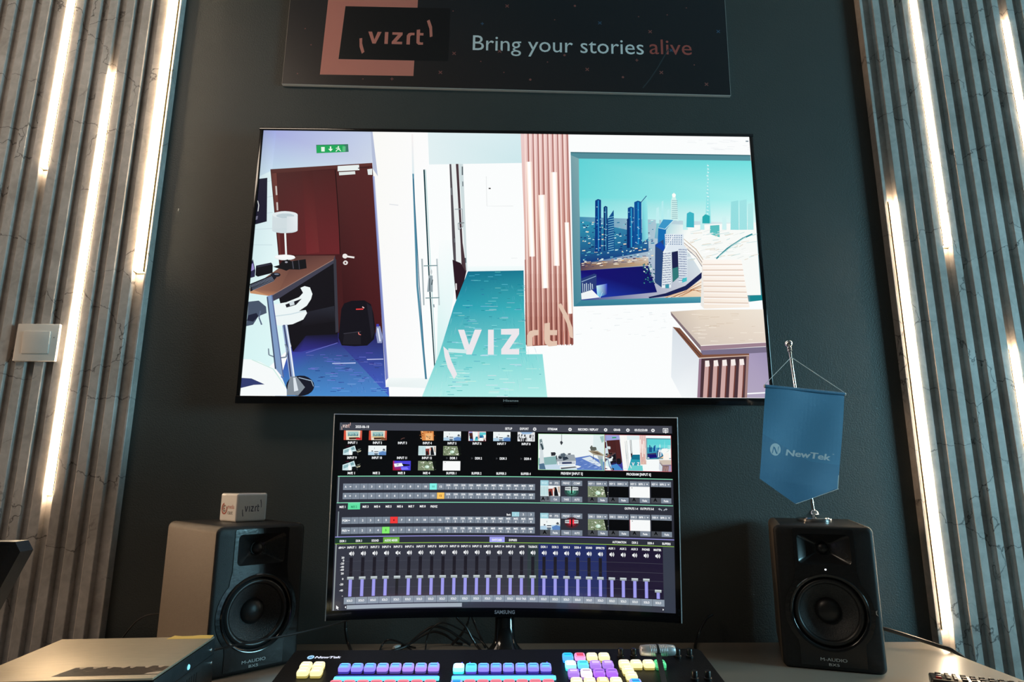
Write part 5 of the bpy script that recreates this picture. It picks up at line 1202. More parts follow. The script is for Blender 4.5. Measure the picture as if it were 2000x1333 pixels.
[1,236,240,242,1813,16,1851,17,1851,15,1813,14],[1,236,240,242,1819,56,1853,56,1853,54,1819,54],[1,236,240,242,1842,23,1865,24,1865,22,1842,21],[1,236,240,242,1750,31,1790,32,1790,30,1750,29],
[1,236,240,242,1763,53,1794,53,1794,51,1764,51],[1,236,240,242,1673,23,1702,23,1702,22,1673,21],[1,236,240,242,1857,21,1874,22,1875,20,1857,19],[1,236,240,242,1749,35,1772,35,1772,33,1749,33],
[1,236,240,242,1891,40,1910,41,1910,39,1891,38],[1,120,140,150,1905,22,1916,22,1916,17,1905,17],[4,252,244,236,255,250,244,250,240,228,244,230,216,1700,534,1851,533,1869,726,1696,733],
[1,226,206,192,1701,556,1853,554,1853,550,1701,552],[1,255,253,250,1700,561,1852,559,1853,556,1701,558],[1,226,206,192,1700,579,1855,577,1855,572,1700,574],
[1,255,253,250,1700,583,1854,581,1854,579,1700,580],[1,226,206,192,1700,601,1856,600,1857,595,1700,596],[1,255,253,250,1699,605,1856,604,1856,601,1700,602],
[1,226,206,192,1699,623,1858,622,1858,618,1700,618],[1,255,253,250,1699,627,1858,627,1858,624,1699,625],[1,226,206,192,1699,645,1860,645,1860,640,1699,640],
[1,255,253,250,1699,649,1860,649,1860,646,1699,647],[1,226,206,192,1698,667,1862,667,1862,663,1699,662],[1,255,253,250,1698,671,1862,671,1862,669,1698,668],
[1,226,206,192,1698,689,1864,689,1864,685,1698,684],[1,255,253,250,1698,693,1863,694,1864,691,1698,690],[1,226,206,192,1697,710,1865,712,1866,707,1698,706],
[1,255,253,250,1697,715,1865,716,1865,713,1697,712],[1,236,232,226,1700,539,1684,720,1696,733,1701,588],
[5,206,192,178,232,218,200,238,228,214,228,214,200,214,200,188,1569,746,1683,737,1920,734,1920,865,1675,879],[1,214,196,176,1701,805,1718,805,1718,803,1701,804],
[1,246,236,222,1645,823,1682,823,1682,822,1645,821],[1,214,196,176,1776,791,1804,790,1804,789,1776,789],[1,246,236,222,1652,809,1679,808,1679,806,1652,808],
[1,214,196,176,1728,843,1758,842,1758,841,1728,842],[1,246,236,222,1670,820,1698,819,1698,817,1670,818],[1,214,196,176,1739,794,1769,794,1769,792,1739,792],
[1,246,236,222,1709,809,1738,809,1738,807,1709,807],[1,214,196,176,1674,775,1712,774,1712,772,1674,774],[1,246,236,222,1801,776,1827,776,1827,774,1801,775],
[1,214,196,176,1673,767,1713,765,1713,764,1673,765],[1,246,236,222,1653,832,1676,831,1676,829,1653,831],[1,214,196,176,1823,860,1841,860,1842,858,1823,858],
[1,246,236,222,1713,862,1742,862,1742,861,1713,860],[1,214,196,176,1797,761,1822,761,1822,760,1797,760],[1,246,236,222,1648,757,1689,757,1689,756,1648,755],
[1,214,196,176,1793,753,1826,754,1826,752,1794,752],[1,246,236,222,1827,829,1852,829,1852,827,1827,827],[1,214,196,176,1871,804,1885,802,1885,801,1871,802],
[1,246,236,222,1877,828,1916,827,1916,825,1877,826],[1,214,196,176,1648,826,1672,825,1672,824,1648,824],[1,246,236,222,1667,835,1702,835,1702,833,1667,833],
[1,214,196,176,1726,803,1750,803,1750,801,1726,802],[1,246,236,222,1696,801,1736,801,1736,799,1696,799],[1,214,196,176,1646,825,1682,824,1682,822,1647,823],
[1,246,236,222,1856,855,1871,855,1871,853,1856,853],[1,214,196,176,1712,801,1740,801,1740,799,1712,799],[1,246,236,222,1782,849,1801,849,1801,848,1782,847],
[1,214,196,176,1717,768,1752,767,1753,765,1717,766],[1,246,236,222,1667,850,1693,850,1694,848,1667,848],[1,130,112,118,1569,746,1675,879,1674,898,1571,760],
[1,156,128,142,1675,879,1920,865,1920,880,1674,898],[1,120,110,136,1674,898,1920,882,1920,907,1852,912,1677,918],[1,250,244,238,1675,881,1920,866,1920,864,1675,878],
[4,168,154,186,158,146,180,176,164,190,178,166,190,1848,909,1920,904,1920,1079,1831,1079],[1,250,250,252,1834,1066,1920,1061,1920,1056,1834,1061],
[5,214,222,230,226,230,236,240,244,246,244,248,250,232,238,242,1574,806,1666,927,1652,1079,1595,1079,1559,1001],[1,126,82,62,1574,806,1601,811,1681,915,1854,909,1853,921,1666,928],
[1,90,56,50,1587,818,1671,921,1674,919,1590,815],[1,206,176,160,1666,929,1853,919,1853,915,1666,926],[1,74,50,56,1666,930,1853,919,1833,1079,1651,1079],
[1,150,120,140,1666,930,1675,930,1661,1079,1651,1079],[1,160,128,124,1843,921,1853,919,1834,1079,1825,1079],[1,206,168,164,1688,938,1703,937,1688,1079,1672,1079],
[1,246,236,232,1688,938,1703,937,1704,960,1688,962],[1,112,60,50,1702,959,1706,960,1691,1079,1687,1079],[1,206,168,164,1720,937,1735,935,1720,1079,1704,1079],
[1,246,236,232,1720,937,1735,935,1737,958,1720,960],[1,112,60,50,1734,957,1738,960,1723,1079,1719,1079],[1,206,168,164,1752,935,1768,933,1751,1079,1735,1079],
[1,246,236,232,1752,935,1768,933,1769,957,1752,958],[1,112,60,50,1766,955,1770,960,1755,1079,1751,1079],[1,206,168,164,1784,933,1800,931,1783,1079,1767,1079],
[1,246,236,232,1784,933,1800,931,1801,955,1784,957],[1,112,60,50,1798,953,1802,960,1786,1079,1782,1079],[1,206,168,164,1816,931,1832,930,1815,1079,1799,1079],
[1,246,236,232,1816,931,1832,930,1833,953,1817,955],[1,112,60,50,1831,952,1834,960,1818,1079,1814,1079],[1,236,232,236,776,823,799,823,818,882,838,822,864,822,828,919,808,919],
[1,236,232,236,887,822,908,822,909,919,887,919],[1,236,232,236,935,819,1002,817,1002,839,966,897,1002,897,1002,918,936,918,936,898,974,841,935,841],
[1,226,196,176,1031,885,1031,843,1041,827,1058,822,1074,822,1074,842,1058,844,1051,851,1051,885],
[1,226,196,176,1096,796,1116,793,1116,822,1143,822,1142,842,1116,842,1116,861,1124,866,1142,864,1142,883,1111,886,1098,876,1095,859],
[1,236,232,236,723,888,741,904,754,944,776,995,765,1014,741,969,729,927],[1,226,196,176,1146,721,1159,716,1183,762,1200,812,1202,854,1191,850,1179,795,1162,755],
[1,206,236,236,741,911,808,915,809,900,742,896],]
art = Art(lambda u, v, d: Vector((-w2 + u / 1920 * TW, oy - d, h2 - v / 1080 * TH)), 1920, 1080, 0.9e-5)
art.rect(0, 0, 1920, 1080, 'fbfdfd')
tv_ops = []
tv_rnd = random.Random(5)
FLOOR_A = ((227, 913), (492, 913), (525, 1065), (185, 1065))
FLOOR_B = ((807, 592), (1019, 588), (1094, 1078), (659, 1078))


def streaks(quad, n, tile, ramp, w):
    """woven streaks of carpet tiles, turned a quarter from tile to tile; quad = far left, far right, near right, near left"""
    fl, fr_, nr, nl = quad
    for _ in range(n):
        a, b = tv_rnd.random(), tv_rnd.random() ** 0.8
        turn = (int(a * tile) + int(b ** 0.7 * tile)) % 2
        k = tv_rnd.random()
        da, db = (0.0, (0.02 + 0.05 * k) * (0.35 + b)) if turn else ((0.02 + 0.07 * k) * 1.2, 0.0)
        q = []
        for s_, t_ in ((a, b), (min(1, a + da), min(1, b + db))):
            q.append(((fl[0] + (fr_[0] - fl[0]) * s_) * (1 - t_) + (nl[0] + (nr[0] - nl[0]) * s_) * t_,
                      (fl[1] + (fr_[1] - fl[1]) * s_) * (1 - t_) + (nl[1] + (nr[1] - nl[1]) * s_) * t_))
        c0, c1 = ramp[0 if k > 0.4 else 1]
        col = lin(sum(max(0, min(255, int(c0[i] + (c1[i] - c0[i]) * b + (tv_rnd.random() - 0.5) * 30))) << (16 - 8 * i) for i in range(3)))
        tv_ops.append(([(q[0][0] - w, q[0][1] - w), (q[1][0] + w, q[1][1] - w), (q[1][0] + w, q[1][1] + w), (q[0][0] - w, q[0][1] + w)], col))


for op in TVART:      # [number of colours, r, g, b, ..., u, v, u, v, ...]
    nc = op[0]
    if nc == 0:
        if op[1] == 1:
            streaks(FLOOR_A, 170, 5, (((96, 92, 190), (120, 160, 225)), ((34, 34, 96), (40, 60, 150))), 0.9)
        else:
            streaks(FLOOR_B, 420, 6, (((84, 180, 200), (226, 244, 240)), ((18, 108, 138), (96, 196, 200))), 1.0)
        continue
    ns = op[1 + 3 * nc:]
    cs = [lin(op[1 + 3 * k] * 65536 + op[2 + 3 * k] * 256 + op[3 + 3 * k]) for k in range(nc)]
    tv_ops.append((list(zip(ns[0::2], ns[1::2])), cs if nc > 1 else cs[0]))
for pts, cs in tv_ops:
    art.poly(pts, cs)
art.build('screen', M['tv_art'], tv)
art = Art(lambda u, v, d: Vector((u, oy - 0.0042 - d, -h2 - 0.009 - v)), 0.1, 0.1, 2e-5)
art.text('Hisense', 0.0078, 0, 0.0052, (0.45, 0.46, 0.47), 'C', 0.02, fit=0.036)
art.build('logo', M['mark'], tv)
obj('sensor_window', box_bm((0.007, oy + 0.006, zb - 0.003), (0.034, 0.012, 0.006), 0.001), M['gloss'], tv)

# ================================================================== desk
DX0, DX1, DZ = -0.955, 0.9327, 0.75
t = thing('desk', 'long taupe laminate desk along the dark wall', 'desk', (0, -0.45, 0))
obj('desktop', box_bm(((DX0 + DX1) / 2, 0, DZ - 0.0125), (DX1 - DX0, 0.90, 0.025), 0.0015), M['desk'], t)
for x in (DX0 + 0.08, DX1 - 0.08):
    for y in (-0.38, 0.38):
        obj('leg', box_bm((x, y, (DZ - 0.025) / 2), (0.05, 0.05, DZ - 0.025), 0.003), M['desk_leg'], t)
obj('apron', box_bm(((DX0 + DX1) / 2, 0.40, DZ - 0.065), (DX1 - DX0 - 0.2, 0.02, 0.08), 0.002), M['desk_leg'], t)

# ================================================================== monitor
MW, MH, MR = 0.6422, 0.346, 1.8
MM = Matrix.Translation((0, -0.24 + 0.225, 1.0382 - DZ)) @ Matrix.Rotation(-0.0091, 4, 'Z') @ Matrix.Rotation(0.0076, 4, 'Y') @ Matrix.Rotation(0.081, 4, 'X')
mon = thing('computer_monitor', 'curved black monitor on the desk showing the mixing software', 'monitor', (-0.0066, -0.225, DZ))


def curved(sx, z, d):
    th = sx / MR
    return MM @ Vector(((MR - d) * sin(th), -(MR - (MR - d) * cos(th)), z))


def strip(bm, s0, s1, z0, z1, d0, d1, n=24):
    n = n if s1 - s0 > 0.1 else 1
    loft(bm, [[curved(s0 + (s1 - s0) * i / n, z, d) for z, d in ((z0, d1), (z1, d1), (z1, d0), (z0, d0))] for i in range(n + 1)], True, True, True)


a2, b2 = MW / 2, MH / 2
bs, bt, bb = 0.0095, 0.0150, 0.0170
bm = bmesh.new()
strip(bm, -a2 - bs + 0.001, a2 + bs - 0.001, -b2 - bb + 0.001, b2 + bt - 0.001, -0.014, -0.0006)
strip(bm, -0.20, 0.20, -0.12, 0.12, -0.042, -0.014)
obj('back_shell', bm, M['black'], mon)
bm = bmesh.new()
strip(bm, -a2 - bs, a2 + bs, b2, b2 + bt, -0.004, 0.0012)
strip(bm, -a2 - bs, a2 + bs, -b2 - bb, -b2, -0.004, 0.0012)
for sgn in (-1, 1):
    q = sorted((sgn * a2, sgn * (a2 + bs)))
    strip(bm, q[0], q[1], -b2, b2, -0.004, 0.0012)
obj('bezel', bm, M['gloss'], mon)
bm = bmesh.new()
strip(bm, -a2 - bs - 0.0016, a2 + bs + 0.0016, b2 + bt, b2 + bt + 0.0016, -0.008, 0.0022)
for sgn in (-1, 1):
    q = sorted((sgn * (a2 + bs), sgn * (a2 + bs + 0.0016)))
    strip(bm, q[0], q[1], -b2 - bb, b2 + bt, -0.008, 0.0022)
obj('edge_trim', bm, M['acrylic'], mon)
bm = bmesh.new()
sec = []
for r, z, yo in ((0.116, 0.0, 0), (0.118, 0.003, 0), (0.114, 0.0065, 0), (0.106, 0.0150, 0), (0.082, 0.0225, 0), (0.062, 0.0280, 0), (0.045, 0.0340, 0), (0.031, 0.0420, 0.002), (0.0235, 0.0510, 0.004), (0.0195, 0.060, 0.008), (0.0185, 0.080, 0.014), (0.0185, 0.105, 0.022), (0.0185, 0.150, 0.034), (0.0185, 0.200, 0.040)):
    sec.append((r, z, yo))
nb = 5
loft(bm, [[Vector((r * cos(2 * pi * i / 40), yo + 0.82 * r * sin(2 * pi * i / 40), z)) for i in range(40)] for r, z, yo in sec[:8]], True, True, True)
obj('stand_base', bm, M['gloss'], mon)
bm = bmesh.new()
loft(bm, [[Vector((r * cos(2 * pi * i / 28), yo + 0.82 * r * sin(2 * pi * i / 28), z)) for i in range(28)] for r, z, yo in sec[7:]], True, True, True)
obj('stand_neck', bm, M['gloss'], mon)

# ---- the picture on the monitor, drawn on a 1920 x 1080 sheet bent over the curved glass
SL = 1920 / 24
def ui_place(u, v, d):
    k = min(23, max(0, int(u / SL)))
    t = u / SL - k
    sa, sb = (k * SL / 1920 - 0.5) * MW, ((k + 1) * SL / 1920 - 0.5) * MW
    z = (0.5 - v / 1080) * MH
    return curved(sa, z, d) * (1 - t) + curved(sb, z, d) * t


ui = Art(ui_place, 1920, 1080, 1.2e-5, SL)
WHT, BTN, BTD, PAN, BLK = 'f4f6f8', '7d8896', '474a50', '2d2f3a', '040406'
ui.rect(0, 0, 1920, 1080, PAN)
ui.rect(4, 0, 1916, 45, '41444f')
ui.rect(0, 45, 1920, 315, BLK)
ui.rect(4, 2, 10, 45, '596068')
ui.vizrt(17, 13, 38, 17, 'ffe8e0', 'ffd0c4')
ui.text('2025-06-18', 89, 24, 14, WHT, 'L', 0.03, fit=76)
for s_, x_, f_ in (('SETUP', 974, 42), ('EXPORT', 1066, 52), ('STREAM', 1231, 56), ('RECORD / REPLAY', 1440, 118), ('GRAB', 1606, 38), ('05:52:53:00', 1744, 74)):
    ui.text(s_, x_, 27, 13, WHT, 'C', 0.03, fit=f_)


def gear(x, y, r):
    for k in range(8):
        a = k * pi / 4
        ui.line([(x + r * 0.6 * cos(a), y + r * 0.6 * sin(a)), (x + r * 1.12 * cos(a), y + r * 1.12 * sin(a))], r * 0.42, WHT)
    ui.disc(x, y, r * 0.86, r * 0.86, WHT, 18)
    ui.disc(x, y, r * 0.42, r * 0.42, '41444f', 12)


for gx in (1127, 1334, 1541, 1669, 1812):
    gear(gx, 28, 9.5)
ui.rect(1868, 14, 1898, 40, WHT)
ui.poly([(1878, 38), (1890, 38), (1884, 46)], WHT)
ui.rect(1871, 17, 1895, 37, '41444f')
for k in range(3):
    ui.rect(1875, 20 + k * 5.5, 1891, 23.5 + k * 5.5, WHT)

trnd = random.Random(11)


def th_studio(x, y, w, h):
    R_ = lambda a, b, c, d, col: ui.rect(x + a * w, y + b * h, x + c * w, y + d * h, col)
    R_(0, 0, 1, 1, 'f0f6f6')
    ui.poly([(x, y + .68 * h), (x + .5 * w, y + .6 * h), (x + w, y + .52 * h), (x + w, y + h), (x, y + h)], 'b4d2e6')
    ui.poly([(x + .58 * w, y + .75 * h), (x + .8 * w, y + .58 * h), (x + w, y + .68 * h), (x + w, y + h), (x + .62 * w, y + h)], '5c86c0')
    R_(.18, .52, .26, .62, '202430')
    R_(.34, .6, .55, .68, '2c3648')
    R_(.30, .68, .58, .80, 'e4ecf0')
    R_(.34, .80, .54, .9, '39465c')
    R_(.36, .93, .52, .99, '1c2028')
    R_(.33, .2, .345, .36, '30343c')
    ui.poly([(x + .78 * w, y + .45 * h), (x + .86 * w, y + .3 * h), (x + .95 * w, y + .4 * h), (x + .9 * w, y + .52 * h)], '3c4450')
    R_(.8, .52, .98, .56, '78684e')


def th_lobby(x, y, w, h, minsize):
    ui.rect(x, y, x + w, y + h, 'f6fafa')
    for pts, cs in tv_ops:
        xs = [p[0] for p in pts]
        ys = [p[1] for p in pts]
        if (max(xs) - min(xs)) * (max(ys) - min(ys)) > minsize:
            ui.poly([(x + p[0] / 1920 * w, y + p[1] / 1080 * h) for p in pts], cs[0] if isinstance(cs, list) else cs)


def th_garden(x, y, w, h, n):
    ui.rect(x, y, x + w, y + h, '7c8a6c')
    for k in range(n):
        px, py = x + trnd.random() * w * .94, y + trnd.random() * h * .9
        rr = trnd.uniform(.04, .14)
        ui.poly([(px, py), (px + rr * w, py + trnd.uniform(-.04, .04) * h), (min(x + w, px + rr * w * .7), min(y + h, py + rr * h))],
                ['e8ecdc', 'aab89a', '6b7c58', '2c3624', 'cfd6c2', 'e8ecdc', 'f4f6ee', '506a48'][k % 8])
    ui.disc(x + .52 * w, y + .62 * h, .13 * w, .17 * h, 'bfe2cc', 14)
    ui.disc(x + .55 * w, y + .6 * h, .07 * w, .09 * h, 'ecfaf0', 12)
    ui.poly([(x + .8 * w, y), (x + w, y), (x + w, y + h), (x + .92 * w, y + h), (x + .86 * w, y + .5 * h)], '0c0f0c')


def th_boards(x, y, w, h):
    ui.rect(x, y, x + w, y + h, BLK)
    Q = lambda pts, c: ui.poly([(x + a * w, y + b * h) for a, b in pts], c)
    Q([(.0, .42), (.62, .0), (.74, .66), (.30, 1), (.0, .98)], 'cfe6ea')
    Q([(.05, .5), (.3, .34), (.34, .6), (.05, .84)], '8fb6bc')
    Q([(.42, .24), (.58, .12), (.64, .4), (.46, .5)], '7ea6ae')
    Q([(.3, .52), (.42, .46), (.52, .98), (.34, 1)], 'f4f8f8')
    Q([(.5, .64), (.72, .58), (.74, .9), (.56, .96)], '0c1014')
    Q([(.78, .4), (.98, .3), (.86, .56)], '5c625c')
    Q([(.76, .62), (.99, .5), (.96, .62), (.8, .74)], 'c9c4a4')
    Q([(.72, .5), (.96, .66), (.82, .7)], '8a8a78')
    Q([(.1, .08), (.34, .02), (.3, .08)], '6a1030')
    Q([(.76, .8), (.82, .78), (.84, .99), (.8, .99)], '30343c')


def th_news(x, y, w, h, warm):
    ui.rect(x, y, x + w, y + h, 'e9dcc8')
    Q = lambda pts, c: ui.poly([(x + a * w, y + b * h) for a, b in pts], c)
    Q([(0, 0), (.1, 0), (.14, 1), (0, 1)], 'd8553e' if not warm else 'c84a34')
    Q([(.9, 0), (1, 0), (1, 1), (.88, 1)], 'd0604a')
    Q([(.2, .12), (.8, .1), (.82, .6), (.2, .62)], '9fc6c4')
    for k in range(9):
        Q([(.24 + k * .062, .6), (.24 + k * .062, .3 + .2 * ((k * 7) % 5) / 5), (.28 + k * .062, .3 + .2 * ((k * 7) % 5) / 5), (.28 + k * .062, .6)], ['4f7f8c', '7a8a70', '356070'][k % 3])
    Q([(.28, .72), (.84, .7), (.86, .92), (.3, .95)], '4a2c20')
    Q([(.14, .62), (.84, .6), (.84, .7), (.16, .74)], 'f2e8c8' if not warm else 'e8c890')
    Q([(.66, .8), (.97, .74), (.97, .98), (.7, .98)], 'c8202c' if not warm else '7a4a2c')


def th_stage(x, y, w, h):
    ui.poly([(x, y), (x + w, y), (x + w, y + h), (x, y + h)], [lin('c02050'), lin('4a48e0'), lin('5a50f0'), lin('a01830')])
    Q = lambda pts, c: ui.poly([(x + a * w, y + b * h) for a, b in pts], c)
    Q([(.4, .0), (1, .0), (1, 1), (.5, 1)], '4a44d8')
    Q([(.05, .3), (.5, .22), (.58, .55), (.1, .64)], 'f4f6fa')
    Q([(.5, .3), (.95, .38), (.95, .5), (.6, .56)], '0a0a14')
    Q([(.2, .32), (.34, .3), (.3, .5), (.22, .5)], 'b8bcc8')
    Q([(.44, .7), (.8, .64), (.9, .9), (.5, .96)], '7c78ff')


def th_orange(x, y, w, h):
    ui.rect(x, y, x + w, y + h, '0c0806')
    Q = lambda pts, c: ui.poly([(x + a * w, y + b * h) for a, b in pts], c)
    Q([(.1, 0), (.84, 0), (.86, 1), (.2, 1)], 'd98a4c')
    Q([(.36, .26), (.78, .2), (.8, .96), (.4, 1)], 'f2b474')
    for k in range(16):
        a, b = trnd.random() * .9, trnd.random() * .9
        Q([(a, b), (a + .09, b + .02), (a + .06, b + .12)], ['1c0f08', '8a4c22', 'f6dcb0', '40200e'][k % 4])


def th_pair(x, y, w, h):
    ui.rect(x, y, x + w, y + h, 'eef2f2')
    Q = lambda pts, c: ui.poly([(x + a * w, y + b * h) for a, b in pts], c)
    Q([(0, 0), (.4, 0), (.4, 1), (0, 1)], 'd6ecee')
    for k in range(5):
        Q([(.04 + k * .08, .1), (.07 + k * .08, .1), (.07 + k * .08, .9), (.04 + k * .08, .9)], '9cc4c8')
    Q([(.4, .3), (.62, .28), (.64, .96), (.42, .98)], '8a3a34')
    Q([(.42, .6), (.52, .5), (.6, .96), (.44, 1)], '1c1418')
    Q([(.68, .16), (.8, .12), (.86, .5), (.92, .98), (.7, .98)], '14161c')
    Q([(.62, .2), (.72, .22), (.7, .6)], 'e8a08c')
    Q([(.86, .1), (.98, .06), (.98, .7), (.9, .6)], 'c8b4a4')


def th_bw(x, y, w, h):
    ui.rect(x, y, x + w, y + h, 'e8eaec')
    for k in range(26):
        a, b = trnd.uniform(0, .9), trnd.uniform(.25, .95)
        ui.rect(x + a * w, y + b * h * .7, x + (a + trnd.uniform(.02, .08)) * w, y + min(1, b + .1) * h, ['18181c', '4c4e54', 'a8acb0', '0c0c10'][k % 4])
    ui.poly([(x + .16 * w, y), (x + .9 * w, y), (x + .75 * w, y + .2 * h), (x + .3 * w, y + .24 * h)], '9cbce0')


CX = [26, 166, 308, 451, 594, 740, 884, 1027]
TWD, THH = 101, 56
rows = [(47, ['INPUT %d' % k for k in range(1, 9)]), (136, ['INPUT 9', 'INPUT 10', 'INPUT 11', 'INPUT 12', 'DDR 1', 'DDR 2', 'DDR 3', 'DDR 4']),
        (226, ['M/E 1', 'M/E 2', 'M/E 3', 'M/E 4', 'BUFFER 1', 'BUFFER 2', 'BUFFER 3', 'BUFFER 4'])]
for yy, labs in rows:
    for k, lab in enumerate(labs):
        off = 10 if lab.startswith('DDR') else 0
        ui.text(lab, CX[k] + 50 + off, yy + THH + 16, 13, WHT, 'C', 0.035, fit=5.6 * len(lab) + 12)
        if off:
            ui.poly([(CX[k] + 18, yy + THH + 9), (CX[k] + 30, yy + THH + 16), (CX[k] + 18, yy + THH + 23)], '3c3e42')
th_news(CX[0], 47, TWD, THH, False)
th_news(CX[1], 47, TWD, THH, True)
ui.line([(CX[2] + 40, 99), (CX[2] + 50, 91), (CX[2] + 62, 89)], 3, '6e4a44')
th_orange(CX[3], 47, TWD, THH)
th_studio(CX[4], 47, TWD, THH)
ui.rect(CX[5] - 1, 46, CX[5] + TWD + 1, 104, 'c83c46')
th_lobby(CX[5], 47, TWD, THH, 30000)
th_studio(CX[6], 47, TWD, THH)
th_bw(CX[7], 47, TWD, THH)
th_boards(CX[0], 136, TWD, THH)
th_studio(CX[1], 136, TWD, THH)
th_pair(CX[3], 136, TWD, THH)
th_garden(CX[4], 136, TWD, THH, 40)
th_boards(CX[0], 226, TWD, THH)
th_stage(CX[2], 226, TWD, THH)
th_garden(CX[3], 226, TWD, THH, 40)
ui.rect(CX[4], 226, CX[4] + TWD, 282, 'fafafa')
ui.rect(CX[4] + 11, 231, CX[4] + 15, 235, '606060')

# preview and program
ui.rect(1148, 56, 1534, 273, 'aef0b0')
px0, py0, pw, ph = 1150, 58, 382, 213
V = lambda pts, c: ui.poly([(px0 + a / 715 * pw, py0 + b / 390 * ph) for a, b in pts], c)
V([(0, 0), (715, 0), (715, 390), (0, 390)], 'eff6f6')
V([(600, 0), (715, 0), (715, 240), (590, 220)], 'dfeeee')
V([(0, 265), (200, 240), (200, 330), (0, 345)], '8ab4b4')
V([(380, 260), (560, 228), (715, 300), (715, 390), (420, 390)], '5f7fc4')
V([(0, 345), (200, 330), (420, 340), (420, 390), (0, 390)], 'c8dcec')
V([(470, 262), (560, 240), (690, 330), (660, 350)], 'dce8f0')
for k in range(40):
    a, b = trnd.uniform(400, 690), trnd.uniform(285, 380)
    V([(a, b), (a + 30, b - 8), (a + 31, b - 5), (a + 1, b + 3)], ['8aa6dc', '44609c', 'a8c0ec'][k % 3])
V([(250, 0), (255, 0), (255, 80), (250, 80)], '50545a')
V([(235, 82), (252, 70), (268, 92), (250, 120), (238, 100)], '34383e')
V([(135, 200), (180, 198), (190, 212), (182, 235), (140, 240)], '2c2e34')
V([(188, 235), (200, 235), (208, 300), (196, 300)], '3a3e46')
V([(196, 285), (225, 225), (390, 222), (410, 290), (405, 325), (205, 335)], '9aa4ac')
V([(205, 300), (405, 292), (405, 330), (210, 340)], 'eef2f4')
V([(225, 305), (395, 298), (398, 322), (228, 330)], '46506e')
V([(222, 308), (258, 306), (258, 328), (225, 330)], 'c8d0d8')
V([(362, 300), (394, 299), (396, 320), (364, 322)], 'c8d0d8')
V([(320, 210), (352, 206), (352, 222), (322, 225)], '5c6268')
V([(240, 215), (280, 205), (300, 222), (285, 250), (245, 255)], '54626e')
V([(262, 250), (310, 245), (330, 270), (270, 290)], '2e3a48')
V([(212, 245), (240, 240), (262, 262), (232, 275)], '28303a')
V([(10, 60), (35, 52), (60, 160), (40, 180), (14, 170)], '788c90')
V([(22, 90), (40, 90), (70, 380), (40, 390), (10, 390)], 'd2dce0')
V([(20, 110), (36, 100), (56, 170), (38, 176)], '30404a')
V([(10, 330), (60, 320), (80, 388), (10, 388)], '51718c')
V([(230, 355), (420, 340), (465, 350), (440, 366), (240, 385)], 'f4f8f8')
V([(240, 368), (400, 352), (420, 362), (250, 385)], '54585e')
V([(560, 140), (580, 115), (590, 135), (625, 135), (635, 165), (600, 180), (572, 180)], '5a6058')
V([(540, 175), (640, 175), (712, 220), (700, 235), (600, 220)], 'a89c84')
V([(560, 184), (640, 190), (690, 220), (640, 215)], '6c5c48')
V([(596, 222), (602, 222), (596, 275), (590, 275)], '3c444c')
V([(640, 230), (700, 238), (690, 360), (676, 330)], 'a8b4b8')
V([(668, 270), (700, 262), (706, 380), (690, 390)], '82aab0')
V([(668, 20), (712, 10), (712, 70), (690, 90)], '9cc0bc')
ui.rect(1535, 57, 1913, 272, 'e06c78')
th_lobby(1537, 59, 374, 211, 2600)
ui.text('PREVIEW [INPUT 5]', 1344, 293, 14, WHT, 'C', 0.03, fit=126)
ui.text('PROGRAM [INPUT 6]', 1727, 291, 14, WHT, 'C', 0.03, fit=138)

# first bus
ui.rect(3, 314, 1917, 318, '8fe8c0')
ui.rect(5, 318, 12, 470, '7e8a90')
ui.rect(3, 468, 1917, 472, '8fe8c0')


def bus(y0, y1, name, hi, hc, tc):
    ui.rect(34, y0, 1131, y1, BTN)
    ui.text(name, 38 if len(name) > 1 else 44, (y0 + y1) / 2, 12, WHT, 'L', 0.03, fit=28 if len(name) > 1 else 9)
    ui.rect(70, (y0 + y1) / 2 - 3, 79, (y0 + y1) / 2 + 2, WHT)
    ui.rect(83, y0, 85, y1, '4a5460')
    for k in range(24):
        x0 = 84 + k * 43.6
        if k == hi:
            ui.rect(x0, y0, x0 + 43.6, y1, hc)
        if k:
            ui.rect(x0 - 1, y0, x0 + 1, y1, '4a5460')
        xc, yc = x0 + 21.8, (y0 + y1) / 2
        if k < 12:
            ui.text(str(k + 1), xc, yc, 11, tc if k == hi else WHT, 'C', 0.035)
        else:
            ui.text('DDR' if k < 16 else 'M/E', xc, yc - 8, 10, WHT, 'C', 0.035, fit=24)
            ui.text(str(k - 11 if k < 16 else k - 15), xc, yc + 9, 10, WHT, 'C', 0.035)


bus(359, 396, 'A', 10, '84f2ea', '2a8a70')
bus(413, 450, 'B', 11, 'ffc862', '8a5a20')
for k in range(8):
    xc = 35 + k * 64.3
    if k == 1:
        ui.rect(65, 472, 132, 509, '62e0a4')
    ui.text('M/E %d' % (k + 1), xc + (0 if k == 0 else -1), 494, 12, WHT if k != 1 else '2e9a6a', 'C', 0.035, fit=33)
ui.text('PREVIZ', 549, 495, 12, WHT, 'C', 0.035, fit=40)
ui.text('OUTPUTS 1-4', 1683, 493, 12, WHT, 'C', 0.035, fit=76)
ui.text('OUTPUTS 5-8', 1771, 492, 12, WHT, 'C', 0.035, fit=76)
for sx_, xx in ((1, 1843), (-1, 1876)):
    ui.poly([(xx - 10 * sx_, 491), (xx, 484), (xx, 499)], 'a8b0b8')
    ui.line([(xx, 491), (xx + 7 * sx_, 493), (xx + 11 * sx_, 500)], 5, 'a8b0b8')


